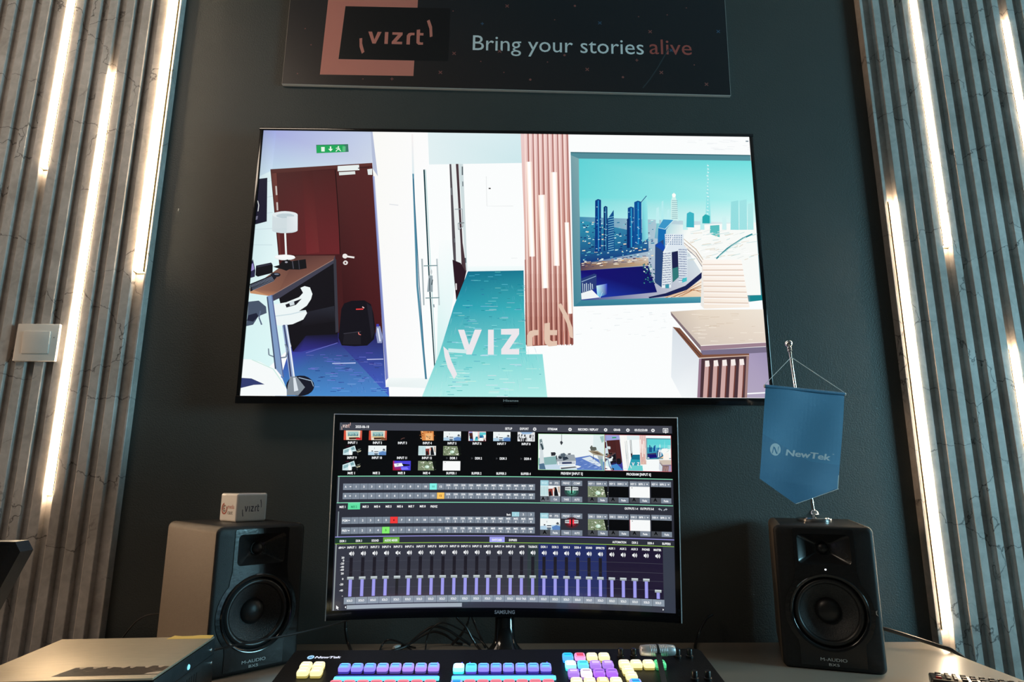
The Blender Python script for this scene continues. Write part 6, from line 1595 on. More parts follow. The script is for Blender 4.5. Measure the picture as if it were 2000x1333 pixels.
def tile_block(y, first):
    # background tile
    ui.rect(1162, y, 1277, y + 32, BTN)
    ui.rect(1162, y, 1209, y + 32, '9fd0dc')
    ui.text('BKGD' if first else 'BASE', 1186, y + 16, 11, 'd2f0f6', 'C', 0.03, fit=32)
    ui.disc(1222, y + 16, 7, 4.5, WHT, 12)
    ui.disc(1222, y + 16, 2.4, 2.4, BTN, 8)
    ui.rect(1234, y, 1236, y + 32, '4a5460')
    ui.text('FTS', 1256, y + 17, 11, WHT, 'C', 0.03, fit=20)
    (th_pair if first else th_studio)(1162, y + 32, 115, 62 if first else 66)
    yb = y + 95 if first else y + 98
    ui.rect(1162, yb, 1220, yb + 33, '666c74' if first else BTD)
    ui.rect(1220, yb, 1277, yb + 33, BTN)
    ui.text('A', 1178 if first else 1188, yb + 14, 19, '08090a', 'C', 0.05)
    if first:
        ui.text('B', 1206, yb + 12, 17, '3c4046', 'C', 0.05)
        ui.line([(1190, yb + 20), (1196, yb + 4)], 2, '3c4046')
    ui.text('Cut' if first else 'Fade', 1249, yb + 17, 11, WHT, 'C', 0.03, fit=20 if first else 28)
    # transition tile
    for x0, x1, a_, b_ in ((1283, 1341, 'PREVIZ', 'TAKE'), (1343, 1404, 'COMP', 'AUTO')):
        ui.rect(x0, y, x1, y + 31, BTN)
        ui.text(a_, (x0 + x1) / 2, y + 16, 11, WHT, 'C', 0.03, fit=38)
        ui.rect(x0, yb, x1, yb + 32, BTN)
        ui.text(b_, (x0 + x1) / 2, yb + 17, 11, WHT, 'C', 0.03, fit=30)
    ym = y + 48
    gl = [('2c4a46', 52, 40), ('3e7a6a', 34, 26), ('7ad0b4', 16, 12)] if first else [('4a242c', 52, 40), ('8a2030', 34, 26), ('f03c4c', 20, 14)]
    for c_, rx, ry in gl:
        ui.disc(1343, ym + (16 if first else 6), rx * .8, ry * .8, c_, 20)
    for sg in (-1, 1):
        ui.poly([(1343 + sg * 4, ym - 11), (1343 + sg * 38, ym - 9), (1343 + sg * 38, ym + 9), (1343 + sg * 4, ym + 11)], 'd4dcdc' if first else 'c8ccd0')
        ui.rect(1343 + min(sg * 8, sg * 36), ym - 3, 1343 + max(sg * 8, sg * 36), ym + 2, '6a6e74')
        if not first:
            ui.rect(1343 + min(sg * 4, sg * 14), ym - 12, 1343 + max(sg * 4, sg * 14), ym + 12, 'ff3a4a')
    ui.rect(1339, ym - 16, 1347, ym + 30, '050506')
    # four key tiles
    for k in range(4):
        x0 = 1436 + k * 119.6
        yk = y - k * 1.2
        ui.rect(x0, yk, x0 + 113, yk + 31, BTN)
        ui.rect(x0 + 43, yk, x0 + 45, yk + 31, '4a5460')
        ui.text(('KEY %d' if first else 'DSK %d') % (k + 1), x0 + 21, yk + 16, 10.5, WHT, 'C', 0.03, fit=31)
        ui.text(['DDR 1', 'DDR 2', 'BFR 1', 'BFR 2'][k], x0 + 68, yk + 16, 10.5, WHT, 'C', 0.03, fit=33)
        ui.poly([(x0 + 93, yk + 13), (x0 + 105, yk + 13), (x0 + 99, yk + 20)], WHT)
        if k == 0:
            th_garden(x0, yk + 31, 113, 64, 44)
        elif k == 2:
            ui.rect(x0, yk + 31, x0 + 113, yk + 95, 'f8fafa')
            ui.rect(x0 + 11, yk + 36, x0 + 15, yk + 41, '606060')
            if not first:
                ui.rect(x0 - 1, yk + 31, x0 + 1, yk + 95, 'ff9090')
        else:
            ui.rect(x0, yk + 31, x0 + 113, yk + 95, '040406')
        ui.rect(x0, yk + 96, x0 + 55, yk + 126, BTD)
        ui.rect(x0 + 56, yk + 96, x0 + 113, yk + 126, BTN)
        ui.text('A', x0 + 24, yk + 107, 18, '08090a', 'C', 0.05)
        ui.text('Fade', x0 + 84, yk + 112, 11, WHT, 'C', 0.03, fit=25)


tile_block(335, True)
tile_block(529, False)
ui.text('Bank', 980, 541, 11, WHT, 'C', 0.03, fit=24)
for k in range(3):
    ui.rect(998 + k * 44.3, 525, 1041 + k * 44.3, 552, '9fd0dc' if k == 0 else BTN)
    ui.text(str(k + 1), 1020 + k * 44.3, 539, 11, 'd8f2f8' if k == 0 else WHT, 'C', 0.035)
bus(554, 592, 'PGM', 5, 'f23a3a', '5a0c0c')
bus(612, 650, 'PREV', 4, '86f070', '2c7a24')
ui.rect(12, 520, 18, 664, '7e8a90')
ui.rect(2, 664, 1919, 668, 'a4a0f0')
for k in range(12):
    ui.rect(3 + k * 22, 668, 25 + k * 22, 704, '%02x%02x%02x' % (30 + k, 58 - k, 44 + k))
ui.rect(267, 672, 358, 706, '6fae46')
ui.rect(871, 672, 958, 706, 'a2a4f4')
for s_, x_, f_ in (('DDR 1', 45, 34), ('DDR 3', 133, 34), ('SOUND', 223, 40), ('AUDIO MIXER', 312, 74), ('SWITCHER', 914, 58), ('EXPRESS', 1006, 46), ('AUTOMATION', 1613, 78), ('DDR 2', 1701, 34), ('DDR 4', 1789, 34), ('BUFFERS', 1876, 46)):
    ui.text(s_, x_, 690, 12, WHT, 'C', 0.035, fit=f_)
ui.rect(3, 703, 1918, 707, '86b24a')

# audio mixer
ui.rect(4, 707, 1918, 1080, '363844')
ui.rect(1090, 708, 1153, 1008, '303c40')
ui.rect(1153, 708, 1540, 1008, '242e62')
ui.rect(1540, 708, 1855, 1009, '1e1730')
ui.rect(1857, 707, 1918, 1080, '363c4a')
ui.rect(6, 707, 13, 1078, '8c9598')
for yy in (805, 858, 905, 955):
    ui.rect(66, yy, 1854, yy + 1.6, '4c4e5a')
names = ['INPUT %d' % k for k in range(1, 16)] + ['APPS', 'TALKBACK', 'DDR 1', 'DDR 2', 'DDR 3', 'DDR 4', 'SOUND', 'EFFECTS', 'AUX 1', 'AUX 2', 'AUX 3', 'PHONES', 'MASTER']
ui.rect(64, 1008, 1859, 1046, '8a96a4')
for k, nm in enumerate(names):
    xc = 95 + k * 64.1
    ui.text(nm, xc, 727, 11.5, WHT, 'C', 0.035, fit=min(54, 5.4 * len(nm) + 10))
    xs = xc + 1
    ui.poly([(xs - 13, 756), (xs - 8, 756), (xs - 1, 748), (xs - 1, 776), (xs - 8, 768), (xs - 13, 768)], WHT)
    if k == 4:
        ui.line([(xs + 2, 756), (xs + 14, 770)], 3.4, WHT)
        ui.line([(xs + 2, 770), (xs + 14, 756)], 3.4, WHT)
    else:
        ui.poly([(xs + 2, 752), (xs + 5, 756), (xs + 6, 762), (xs + 5, 768), (xs + 2, 772)], WHT)
        ui.poly([(xs + 8, 748), (xs + 12, 754), (xs + 14, 762), (xs + 12, 770), (xs + 8, 776), (xs + 8, 770), (xs + 9, 762), (xs + 8, 754)], WHT)
    if k < 23:
        ui.rect(xc - 9, 784, xc + 9, 892, '1c1a24')
        ui.rect(xc - 9, 866, xc + 9, 868, '34343e')
    yf = 893 if k < 27 else 953
    if k != 4:
        ui.poly([(xc - 9, yf + 16), (xc + 9, yf + 16), (xc + 9, 1004), (xc - 9, 1004)], '918fe0')
        ui.rect(xc - 6, yf + 18, xc + 6, 1003, '9f9dec')
    else:
        ui.rect(xc - 8, yf + 16, xc + 8, 1004, '1e2024')
    ui.rect(xc - 18, yf, xc + 18, yf + 16, '9aa4a8')
    ui.rect(xc - 18, yf, xc + 18, yf + 8, 'c6d0d2')
    if k:
        ui.rect(xc - 33, 1008, xc - 31, 1046, '4a5460')
    if nm == 'APPS':
        ui.text('SOLO', xc - 16, 1027, 11, WHT, 'C', 0.03, fit=28)
        ui.text('TALK', xc + 16, 1027, 11, WHT, 'C', 0.03, fit=26)
    else:
        ui.text('SOLO', xc, 1027, 11.5, WHT, 'C', 0.03, fit=31)
ui.text('dBVU', 38, 727, 11, WHT, 'C', 0.03, fit=30)
ui.poly([(54, 723), (62, 723), (58, 730)], WHT)
for s_, yy in (('20', 784), ('0', 800), ('-20', 817), ('-40', 836), ('-60', 852), ('20', 873), ('0', 904), ('-20', 934), ('-40', 968), ('-', 998)):
    ui.text(s_, 57, yy, 10.5, WHT, 'R', 0.03)
ui.rect(81, 1052, 720, 1074, 'a2adb8')
ui.poly([(70, 1062), (77, 1056), (77, 1069)], WHT)
ui.poly([(1856, 1063), (1849, 1057), (1849, 1069)], WHT)
ui.poly([(24, 1050), (24, 1072), (29, 1067), (33, 1075), (37, 1073), (33, 1065), (39, 1064)], WHT)
ui.build('screen', M['ui_art'], mon)
art = Art(lambda u, v, d: curved(u, -b2 - bb / 2 - v, 0.0013 + d), 0.1, 0.1, 2e-5)
art.text('SAMSUNG', 0.001, -0.001, 0.0062, (0.42, 0.40, 0.44), 'C', 0.03, fit=0.0385)
art.build('logo', M['mark'], mon)

# ================================================================== loudspeakers
SW, SD, SH = 0.180, 0.250, 0.266


def fplace(u, z, d):
    """front-of-speaker frame: u across, z up, d depth behind the front plane"""
    return Vector((u, d, z))


def hole_face(bm, outer, holes, d):
    loops = []
    es = []
    for lp in [outer] + holes:
        vs = [bm.verts.new(fplace(u, z, d)) for u, z in lp]
        loops.append(vs)
        for i in range(len(vs)):
            es.append(bm.edges.new((vs[i], vs[(i + 1) % len(vs)])))
    bmesh.ops.triangle_fill(bm, use_beauty=True, use_dissolve=False, edges=es, normal=(0, -1, 0))
    return loops


WGC, WOC = (0.0, 0.2215), (0.0, 0.1050)
wg_open = rrect(WGC[0], WGC[1], 0.0475, 0.0285, 0.008, 5)       # 24 points
wo_open = circle(WOC[0], WOC[1], 0.0690, 48)


def make_speaker(loc, rotz, label):
    t = thing('studio_speaker', label, 'speaker', loc, rotz, 'pair of studio speakers on the desk')
    bm = bmesh.new()
    hw, hh, cz = SW / 2, SH / 2, SH / 2
    ring = lambda ins, d, r: [fplace(u, z, d) for u, z in rrect(0, cz, hw - ins, hh - ins, r, 6)]
    fo = [(u, z) for u, z in rrect(0, cz, hw - 0.0075, hh - 0.0075, 0.0075, 6)]
    lps = hole_face(bm, fo, [wg_open, wo_open], 0.0)
    rows = loft(bm, [ring(0.0075, 0.0, 0.0075), ring(0.0038, 0.0010, 0.009), ring(0.0012, 0.0037, 0.011), ring(0.0, 0.0085, 0.012), ring(0.0, SD - 0.006, 0.012), ring(0.004, SD, 0.010)], True, False, True)
    bmesh.ops.remove_doubles(bm, verts=bm.verts[:], dist=1e-5)
    bmesh.ops.recalc_face_normals(bm, faces=bm.faces[:])
    obj('cabinet', bm, M['satin'], t, 0.9)
    for sg in (-1, 1):      # skin round the side and its rounded edges; its brown is painted warm light
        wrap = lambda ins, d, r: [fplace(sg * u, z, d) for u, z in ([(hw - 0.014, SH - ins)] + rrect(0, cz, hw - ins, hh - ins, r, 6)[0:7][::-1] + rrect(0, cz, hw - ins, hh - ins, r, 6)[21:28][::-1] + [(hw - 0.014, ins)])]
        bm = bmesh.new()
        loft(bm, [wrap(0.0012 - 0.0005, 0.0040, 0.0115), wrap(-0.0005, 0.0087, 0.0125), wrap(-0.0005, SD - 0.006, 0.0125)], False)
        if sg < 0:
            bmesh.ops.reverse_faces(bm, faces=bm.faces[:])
        obj('side_panel', bm, M['warm_lit_side'], t, 0.9)
    # raised gloss faceplate
    half = [(0.0545, 0.2575), (0.0545, 0.183), (0.0575, 0.168)] + [(0.079 * cos(radians(a)), 0.105 + 0.079 * sin(radians(a))) for a in range(42, -43, -7)] + [(0.0572, 0.040), (0.0572, 0.0085)]
    outl = [(0.048, 0.2600), (0.053, 0.2588)] + half + [(-u, z) for u, z in reversed(half)] + [(-0.053, 0.2588), (-0.048, 0.2600)]
    outl = list(reversed(outl))
    bm = bmesh.new()
    hole_face(bm, outl, [wg_open, wo_open], -0.0014)
    for lp in (outl, wg_open, wo_open):
        loft(bm, [[fplace(u, z, -0.0014) for u, z in lp], [fplace(u, z, 0.0004) for u, z in lp]])
    bmesh.ops.remove_doubles(bm, verts=bm.verts[:], dist=1e-5)
    bmesh.ops.recalc_face_normals(bm, faces=bm.faces[:])
    obj('faceplate', bm, M['facegloss'], t, 0.5)
    # horn: rounded rectangle narrowing to the tweeter
    n = len(wg_open)
    bm = bmesh.new()
    ci = [(WGC[0] + 0.0145 * cos(a), WGC[1] + 0.0145 * sin(a)) for a in [math.atan2(z - WGC[1], u - WGC[0]) for u, z in wg_open]]
    lp = []
    for k, (f, d) in enumerate(((0, -0.0014), (0.06, 0.001), (0.35, 0.0085), (0.68, 0.0165), (0.92, 0.0215), (1.0, 0.0225))):
        lp.append([fplace(a[0] * (1 - f) + b[0] * f, a[1] * (1 - f) + b[1] * f, d) for a, b in zip(wg_open, ci)])
    loft(bm, lp, True, False, True)
    obj('waveguide', bm, M['horn'], t, 0.9)
    fr = Matrix.Translation((WGC[0], 0, WGC[1])) @ Matrix.Rotation(pi / 2, 4, 'X')      # local Z -> -Y
    bm = bmesh.new()
    add_lathe(bm, [(0.0135, -0.0222), (0.0128, -0.0205), (0.0118, -0.0205), (0.0105, -0.0180), (0.0078, -0.0150), (0.0042, -0.0133), (0.0, -0.0128)], 28, fr)
    obj('tweeter', bm, M['rubber'], t)
    fr = Matrix.Translation((WOC[0], 0, WOC[1])) @ Matrix.Rotation(pi / 2, 4, 'X')
    wf = bmesh.new()
    add_lathe(wf, [(0.0702, 0.0006), (0.0706, 0.0026), (0.0694, 0.0040), (0.0660, 0.0034), (0.0640, 0.0008), (0.0632, -0.0060), (0.0632, -0.012)], 64, fr)
    w = obj('woofer', wf, M['gloss'], t, 0.9)
    bm = bmesh.new()
    add_lathe(bm, [(0.0634, -0.0045), (0.0620, -0.0030), (0.0590, 0.0006), (0.0560, 0.0010), (0.0530, -0.0012), (0.0512, -0.0052)], 64, fr)
    obj('surround', bm, M['rubber'], w, 0.9)
    bm = bmesh.new()
    add_lathe(bm, [(0.0514, -0.0050), (0.0480, -0.0066), (0.0380, -0.0125), (0.0290, -0.0180), (0.0220, -0.0215)], 64, fr)
    obj('cone', bm, M['cone'], w, 0.9)
    bm = bmesh.new()
    add_lathe(bm, [(0.0235, -0.0208), (0.0215, -0.0165), (0.0175, -0.0128), (0.0120, -0.0104), (0.0060, -0.0092), (0.0, -0.0089)], 40, fr)
    obj('dust_cap', bm, M['rubber'], w, 0.9)
    art = Art(lambda u, v, d: Vector((u, -0.00145 - d, -v)), 0.1, 0.3, 2e-5)
    art.text('M-AUDIO', 0, -0.0205, 0.0054, (0.50, 0.52, 0.52), 'C', 0.0, fit=0.046, strike=1)
    art.text('BX5', 0, -0.0117, 0.0046, (0.50, 0.52, 0.52), 'C', 0.0, fit=0.018, strike=1)
    art.build('logo', M['mark'], t)
    return t


M['facegloss'] = surf('semi_gloss_faceplate', (0.010, 0.010, 0.011), 0.22, var=0.3, scale=140, bump=0.15, bscale=120)
M['horn'] = surf('horn_plastic', (0.014, 0.014, 0.015), 0.26, var=0.1, scale=60)
make_speaker((-0.479, -0.207, DZ), radians(45), 'left studio speaker, with the small promo cube on it')
sp = make_speaker((0.6179, -0.2217, DZ), radians(-20.5), 'right studio speaker, with the table pennant on it')
obj('status_light', box_bm((0, -0.0016, 0.1835), (0.0030, 0.0012, 0.0028), 0.0005), M['white_dot'], sp)
bm = bmesh.new()
add_prism(bm, [(0.0795, 0.112), (0.083, 0.114), (0.0815, 0.108), (0.084, 0.103), (0.080, 0.106)], fplace, -0.0008, 0.0002)
obj('badge', bm, M['trim'], sp)

# ================================================================== promo cube
ct = DZ + SH
CS, CHT = 0.0690, 0.0585
art = Art(None, 1, 1, 2e-5) if False else Art(lambda u, v, d: Vector((0, 0, 0)), 1, 1, 2e-5)
bm = box_bm((0, 0, CHT / 2), (CS, CS, CHT), 0.0045, 3)
for f in bm.faces:
    art.raw([v.co.copy() for v in f.verts], (0.78, 0.76, 0.74))
bm.free()
ch = CS / 2
art.new_sheet(lambda u, v, d: Vector((u - ch, -ch - 1e-5 - d, CHT - v)), CS, CHT)
art.vizrt(0.0175, 0.0265, 0.0330, 0.0115, (0.10, 0.10, 0.125))
art.new_sheet(lambda u, v, d: Vector((-ch - 1e-5 - d, ch - u, CHT - v)), CS, CHT)
for r0, r1, a0, a1, col in ((0.0122, 0.0086, 100, 385, (0.42, 0.10, 0.06)), (0.0066, 0.0042, 60, 330, (0.16, 0.12, 0.09)), (0.0080, 0.0068, 40, 200, (0.42, 0.10, 0.06))):
    for k in range(14):
        b0, b1 = radians(a0 + (a1 - a0) * k / 14), radians(a0 + (a1 - a0) * (k + 1) / 14)
        art.poly([(0.0195 + r * cos(b), 0.0320 - r * sin(b)) for r, b in ((r0, b0), (r0, b1), (r1, b1), (r1, b0))], col)
art.disc(0.0195, 0.0320, 0.0024, 0.0024, (0.42, 0.10, 0.06), 12)
art.text('media', 0.0460, 0.0275, 0.0080, (0.42, 0.10, 0.06), 'C', 0.015, fit=0.0270)
art.text('cast', 0.0440, 0.0390, 0.0080, (0.14, 0.11, 0.09), 'C', 0.015, fit=0.0205)
o = art.build('promo_cube', M['card'])
o.location = (-0.5660, -0.0880, ct)
o.rotation_euler = (0, 0, radians(50))
tag(o, 'small white printed cube standing on the left speaker', 'cube')

# ================================================================== table pennant on the right speaker
FX, FY = 0.668, -0.090
t = thing('table_pennant', 'blue pennant on a chrome stand on the right speaker', 'pennant', (FX, FY, ct))
bm = bmesh.new()
add_lathe(bm, [(0.0345, 0.0), (0.0355, 0.001), (0.0355, 0.0065), (0.0335, 0.0085), (0.0250, 0.0100), (0.0150, 0.0135), (0.0100, 0.0180), (0.0085, 0.0215), (0.0060, 0.0235)], 40, None, True, True)
obj('base', bm, M['chrome'], t)
top = Vector((-0.0215, 0, 0.384))
bm = bmesh.new()
add_tube(bm, [(0, 0, 0.020), top * 0.5 + Vector((0, 0, 0.01)), top], 0.0030, 16, 0)
obj('pole', bm, M['chrome'], t)
bm = bmesh.new()
fr = Matrix.Translation(top) @ Matrix.Rotation(-0.056, 4, 'Y')
add_lathe(bm, [(0.0045, -0.008), (0.0052, -0.006), (0.0040, -0.003), (0.0052, 0.0), (0.0040, 0.003)] + [(0.0085 * sin(radians(a)), 0.0105 - 0.0085 * cos(radians(a))) for a in range(30, 181, 15)], 28, fr)
obj('finial', bm, M['chrome'], t)
G_ = lambda x, z: (x - FX, z - ct)
TL_, TR_, RL_, TIP_, LL_ = (G_(0.5790, 1.3088), G_(0.7555, 1.2916), G_(0.7216, 1.0850), G_(0.6240, 1.0530), G_(0.5492, 1.1068))
PY = -0.0125


def pen(u, v, d):
    """u across 0..1, v down 0..1 along the sides, up to 1.3 at the tip"""
    if v <= 1:
        l = (TL_[0] + (LL_[0] - TL_[0]) * v, TL_[1] + (LL_[1] - TL_[1]) * v)
        r = (TR_[0] + (RL_[0] - TR_[0]) * v, TR_[1] + (RL_[1] - TR_[1]) * v)
        x, z = l[0] + (r[0] - l[0]) * u, l[1] + (r[1] - l[1]) * u
    else:
        x, z = 0, 0
    wv = 0.0016 * sin(u * 7.0 + v * 3.0) + 0.0012 * sin(u * 3.1 - v * 5.2)
    return Vector((x, PY - wv - d, z))


art = Art(pen, 1, 1.3, 2e-5)
NU, NV = 20, 22
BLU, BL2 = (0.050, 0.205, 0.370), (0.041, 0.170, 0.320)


def rowv(k, u):
    m = 0.47 + 0.26 * min(u, 0.62) / 0.62
    h = NV * 0.55
    return m * k / h if k <= h else m + (1 - m) * (k - h) / (NV - h)


def tip_z(u):      # lower edge of the cloth below v = 1
    us = (TIP_[0] - LL_[0]) / (RL_[0] - LL_[0])
    if u <= us:
        k = u / us
        return (LL_[0] + (TIP_[0] - LL_[0]) * k, LL_[1] + (TIP_[1] - LL_[1]) * k)
    k = (u - us) / (1 - us)
    return (TIP_[0] + (RL_[0] - TIP_[0]) * k, TIP_[1] + (RL_[1] - TIP_[1]) * k)


us_ = [i / NU for i in range(NU + 1)]
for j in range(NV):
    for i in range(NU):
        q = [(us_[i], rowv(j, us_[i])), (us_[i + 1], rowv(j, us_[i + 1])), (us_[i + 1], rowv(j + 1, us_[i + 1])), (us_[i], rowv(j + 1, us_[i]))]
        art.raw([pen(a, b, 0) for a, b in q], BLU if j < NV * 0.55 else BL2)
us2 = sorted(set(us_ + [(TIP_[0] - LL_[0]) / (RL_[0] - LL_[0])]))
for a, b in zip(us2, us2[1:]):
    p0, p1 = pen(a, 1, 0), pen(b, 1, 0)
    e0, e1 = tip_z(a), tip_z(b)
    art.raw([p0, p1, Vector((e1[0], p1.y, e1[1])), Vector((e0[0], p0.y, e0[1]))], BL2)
WTX = (0.56, 0.60, 0.64)
# round emblem with a slanted letter, thin divider, lettering
art.disc(0.178, 0.672, 0.070, 0.066, WTX, 28)
art.poly([(0.136, 0.712), (0.150, 0.640), (0.174, 0.652), (0.206, 0.708), (0.212, 0.640), (0.224, 0.632), (0.206, 0.722), (0.186, 0.712), (0.158, 0.660), (0.146, 0.722)], BL2)
art.rect(0.272, 0.620, 0.275, 0.722, (0.16, 0.30, 0.42))
art.text('NewTek', 0.594, 0.688, 0.062, WTX, 'C', 0.018, fit=0.555, slant=0.15, strike=2)
art.text('TM', 0.905, 0.652, 0.012, WTX, 'C', 0.0, fit=0.022)
# white piping down the right side and below
art.poly([(0.992, 0.03), (1.0, 0.03), (1.0, 1.0), (0.992, 1.0)], (0.62, 0.66, 0.66))
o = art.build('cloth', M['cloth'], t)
bm = bmesh.new()
pa, pb = Vector((TL_[0] - 0.001, PY + 0.0005, TL_[1] + 0.001)), Vector((TR_[0] + 0.001, PY + 0.0005, TR_[1] + 0.001))
add_tube(bm, [pa, pb], 0.0042, 14, 0)
obj('hem_rod', bm, M['pen_blue'], t)
dv = (pb - pa).normalized()
for q0, q1 in ((pb - dv * 0.001, pb + dv * 0.003), (pa - dv * 0.002, pa + dv * 0.0005)):
    bm = bmesh.new()
    add_tube(bm, [q0, q1], 0.0036, 12, 0)
    obj('rod_tip', bm, M['plug'], t)
bm = bmesh.new()
ap = top + Vector((0.0005, -0.0038, -0.022))
add_tube(bm, [pa + Vector((0, 0, 0.004)), ap], 0.0007, 6, 0)
add_tube(bm, [pb + Vector((0, 0, 0.004)), ap], 0.0007, 6, 0)
obj('hanging_cord', bm, M['cord'], t)
bm = bmesh.new()
e = [Vector((RL_[0], PY - 0.001, RL_[1])), Vector((TIP_[0], PY - 0.001, TIP_[1]))]
add_tube(bm, e, 0.0006, 6, 0)
obj('piping', bm, M['cord'], t)

# ================================================================== video switcher console
th = radians(8)
SWM = Matrix.Translation((-0.3643, -0.339, 0.82)) @ Matrix.Rotation(th, 4, 'X') @ Matrix.Diagonal((1, -1, 1, 1))
SWT = Matrix.Rotation(th, 4, 'X')
sw = thing('video_switcher_console', 'black video switcher console with glowing buttons on the desk', 'control console', (0, 0, DZ))


def sl(x, s, h=0.0):
    """console surface: x from its left end, s towards the front, h above (metres) -> point local to the console"""
    p = SWM @ Vector((x, s, h))
    return Vector((p.x, p.y, p.z - DZ))


CWD, CDP = 0.693, 0.330
bm = bmesh.new()
cr = 0.010
outl = [(cr, 0.0), (CWD - cr, 0.0), (CWD - 0.3 * cr, 0.3 * cr), (CWD, cr), (CWD, CDP), (0, CDP), (0, cr), (0.3 * cr, 0.3 * cr)]
topv = [bm.verts.new(sl(x, s, -0.0015)) for x, s in outl]
top2 = [bm.verts.new(sl(x + (0.0015 if x < 0.3 else -0.0015), max(s, 0.0015), 0.0)) for x, s in outl]
bot = [bm.verts.new((v.co.x, v.co.y, 0.002)) for v in topv]
for a, b in ((topv, top2), (bot, topv)):
    for i in range(8):
        j = (i + 1) % 8
        bm.faces.new((a[i], a[j], b[j], b[i]))
bm.faces.new(top2)
bm.faces.new(list(reversed(bot)))
bmesh.ops.recalc_face_normals(bm, faces=bm.faces[:])
obj('body', bm, M['console'], sw, 0.5)
for x, s in ((0.06, 0.04), (CWD - 0.06, 0.04), (0.06, 0.30), (CWD - 0.06, 0.30)):
    p = sl(x, s)
    bm = bmesh.new()
    add_lathe(bm, [(0.010, 0.0), (0.010, 0.0025)], 16, Matrix.Translation((p.x, p.y, 0)), True, True)
    obj('foot', bm, M['rubber'], sw)


KEYS = {  # skirt, body, bright field, bar across the field
    'blue': ((0.04, 0.03, 0.30), (0.26, 0.22, 0.85), (0.16, 0.62, 1.1), (0.0, 0.03, 0.42)),
    'mauve': ((0.07, 0.05, 0.26), (0.40, 0.24, 0.80), (0.20, 0.60, 1.05), (0.0, 0.03, 0.38)),
    'white_blue': ((0.05, 0.8, 0.95), (0.35, 1.2, 1.5), (1.5, 1.45, 1.6), (1.4, 1.4, 1.5)),
    'cyan': ((0.08, 0.06, 0.5), (0.14, 0.62, 0.98), (0.10, 0.85, 1.0), (0.0, 0.12, 0.40)),
    'cream': ((0.34, 0.28, 0.07), (0.92, 0.80, 0.42), (1.1, 0.98, 0.78), (0.75, 0.62, 0.34)),
    'amber': ((0.45, 0.16, 0.05), (1.0, 0.55, 0.18), (1.1, 0.92, 0.66), (0.9, 0.7, 0.4)),
    'pink': ((0.16, 0.06, 0.26), (0.75, 0.36, 0.72), (0.85, 0.10, 0.16), (0.42, 0.02, 0.10)),
    'lilac': ((0.10, 0.06, 0.30), (0.36, 0.18, 0.70), (0.50, 0.30, 0.78), (0.95, 0.85, 1.0)),
    'violet': ((0.12, 0.03, 0.30), (0.38, 0.12, 0.78), (0.45, 0.22, 0.80), (0.10, 0.01, 0.42)),
    'pale': ((0.30, 0.16, 0.42), (0.95, 0.72, 0.95), (1.1, 1.0, 1.05), (0.12, 0.05, 0.2)),
    'green': ((0.02, 0.20, 0.07), (0.06, 0.52, 0.20), (0.16, 0.85, 0.38), (0.0, 0.10, 0.03)),
    'rose': ((0.30, 0.03, 0.08), (0.75, 0.16, 0.24), (0.85, 0.26, 0.30), (0.5, 0.05, 0.12)),
    'azure': ((0.16, 0.12, 0.5), (0.42, 0.36, 0.85), (0.05, 0.45, 0.95), (0.0, 0.12, 0.5)),
    'skyblue': ((0.02, 0.30, 0.85), (0.10, 0.42, 0.95), (0.02, 0.62, 0.95), (0.0, 0.12, 0.65)),
}


def keycap(x, s, kind, w=0.0174, dp=0.0185):
    sk, bo, fi, ba = KEYS[kind]
    art = Art(lambda u, v, d: sl(x + u, s + v, 0.0102 + d) - sl(x, s), 1, 1, 1.5e-5)
    ring = lambda hw, hd, r, h: [sl(x + u, s + v, h) - sl(x, s) for u, v in rrect(0, 0, hw, hd, r, 4)]
    L_ = [ring(w / 2 * 0.97, dp / 2 * 0.97, 0.003, 0.0), ring(w / 2 * 0.97, dp / 2 * 0.97, 0.003, 0.0032), ring(w / 2, dp / 2, 0.0036, 0.0034),
          ring(w / 2, dp / 2, 0.0036, 0.0075), ring(w / 2 * 0.93, dp / 2 * 0.93, 0.0036, 0.0092), ring(w / 2 * 0.80, dp / 2 * 0.80, 0.003, 0.0100)]
    cl = [sk, sk, bo, bo, tuple(0.5 * (a + b) for a, b in zip(bo, fi))]
    n = len(L_[0])
    for k in range(5):
        for i in range(n):
            j = (i + 1) % n
            art.raw([L_[k][i], L_[k][j], L_[k + 1][j], L_[k + 1][i]], cl[k])
    art.raw(L_[5], bo)
    hw, hd = w * 0.33, dp * 0.35
    for y0, y1, c in ((-hd, -0.0015, fi), (-0.0015, 0.0008, ba), (0.0008, hd, fi)):
        b = len(art.v)
        art.v += [tuple(sl(x + u, s + v, 0.0102) - sl(x, s)) for u, v in ((-hw, y0), (hw, y0), (hw, y1), (-hw, y1))]
        art.f.append((b, b + 1, b + 2, b + 3))
        art.c.append([c] * 4)
    o = art.build('button', M['key'], sw)
    o.location = sl(x, s)
    return o


protos = {}


def key(x, s, kind):
    if kind in protos:
        o = protos[kind].copy()
        COL.objects.link(o)
        o.parent = sw
        o.location = sl(x, s)
    else:
        protos[kind] = keycap(x, s, kind)


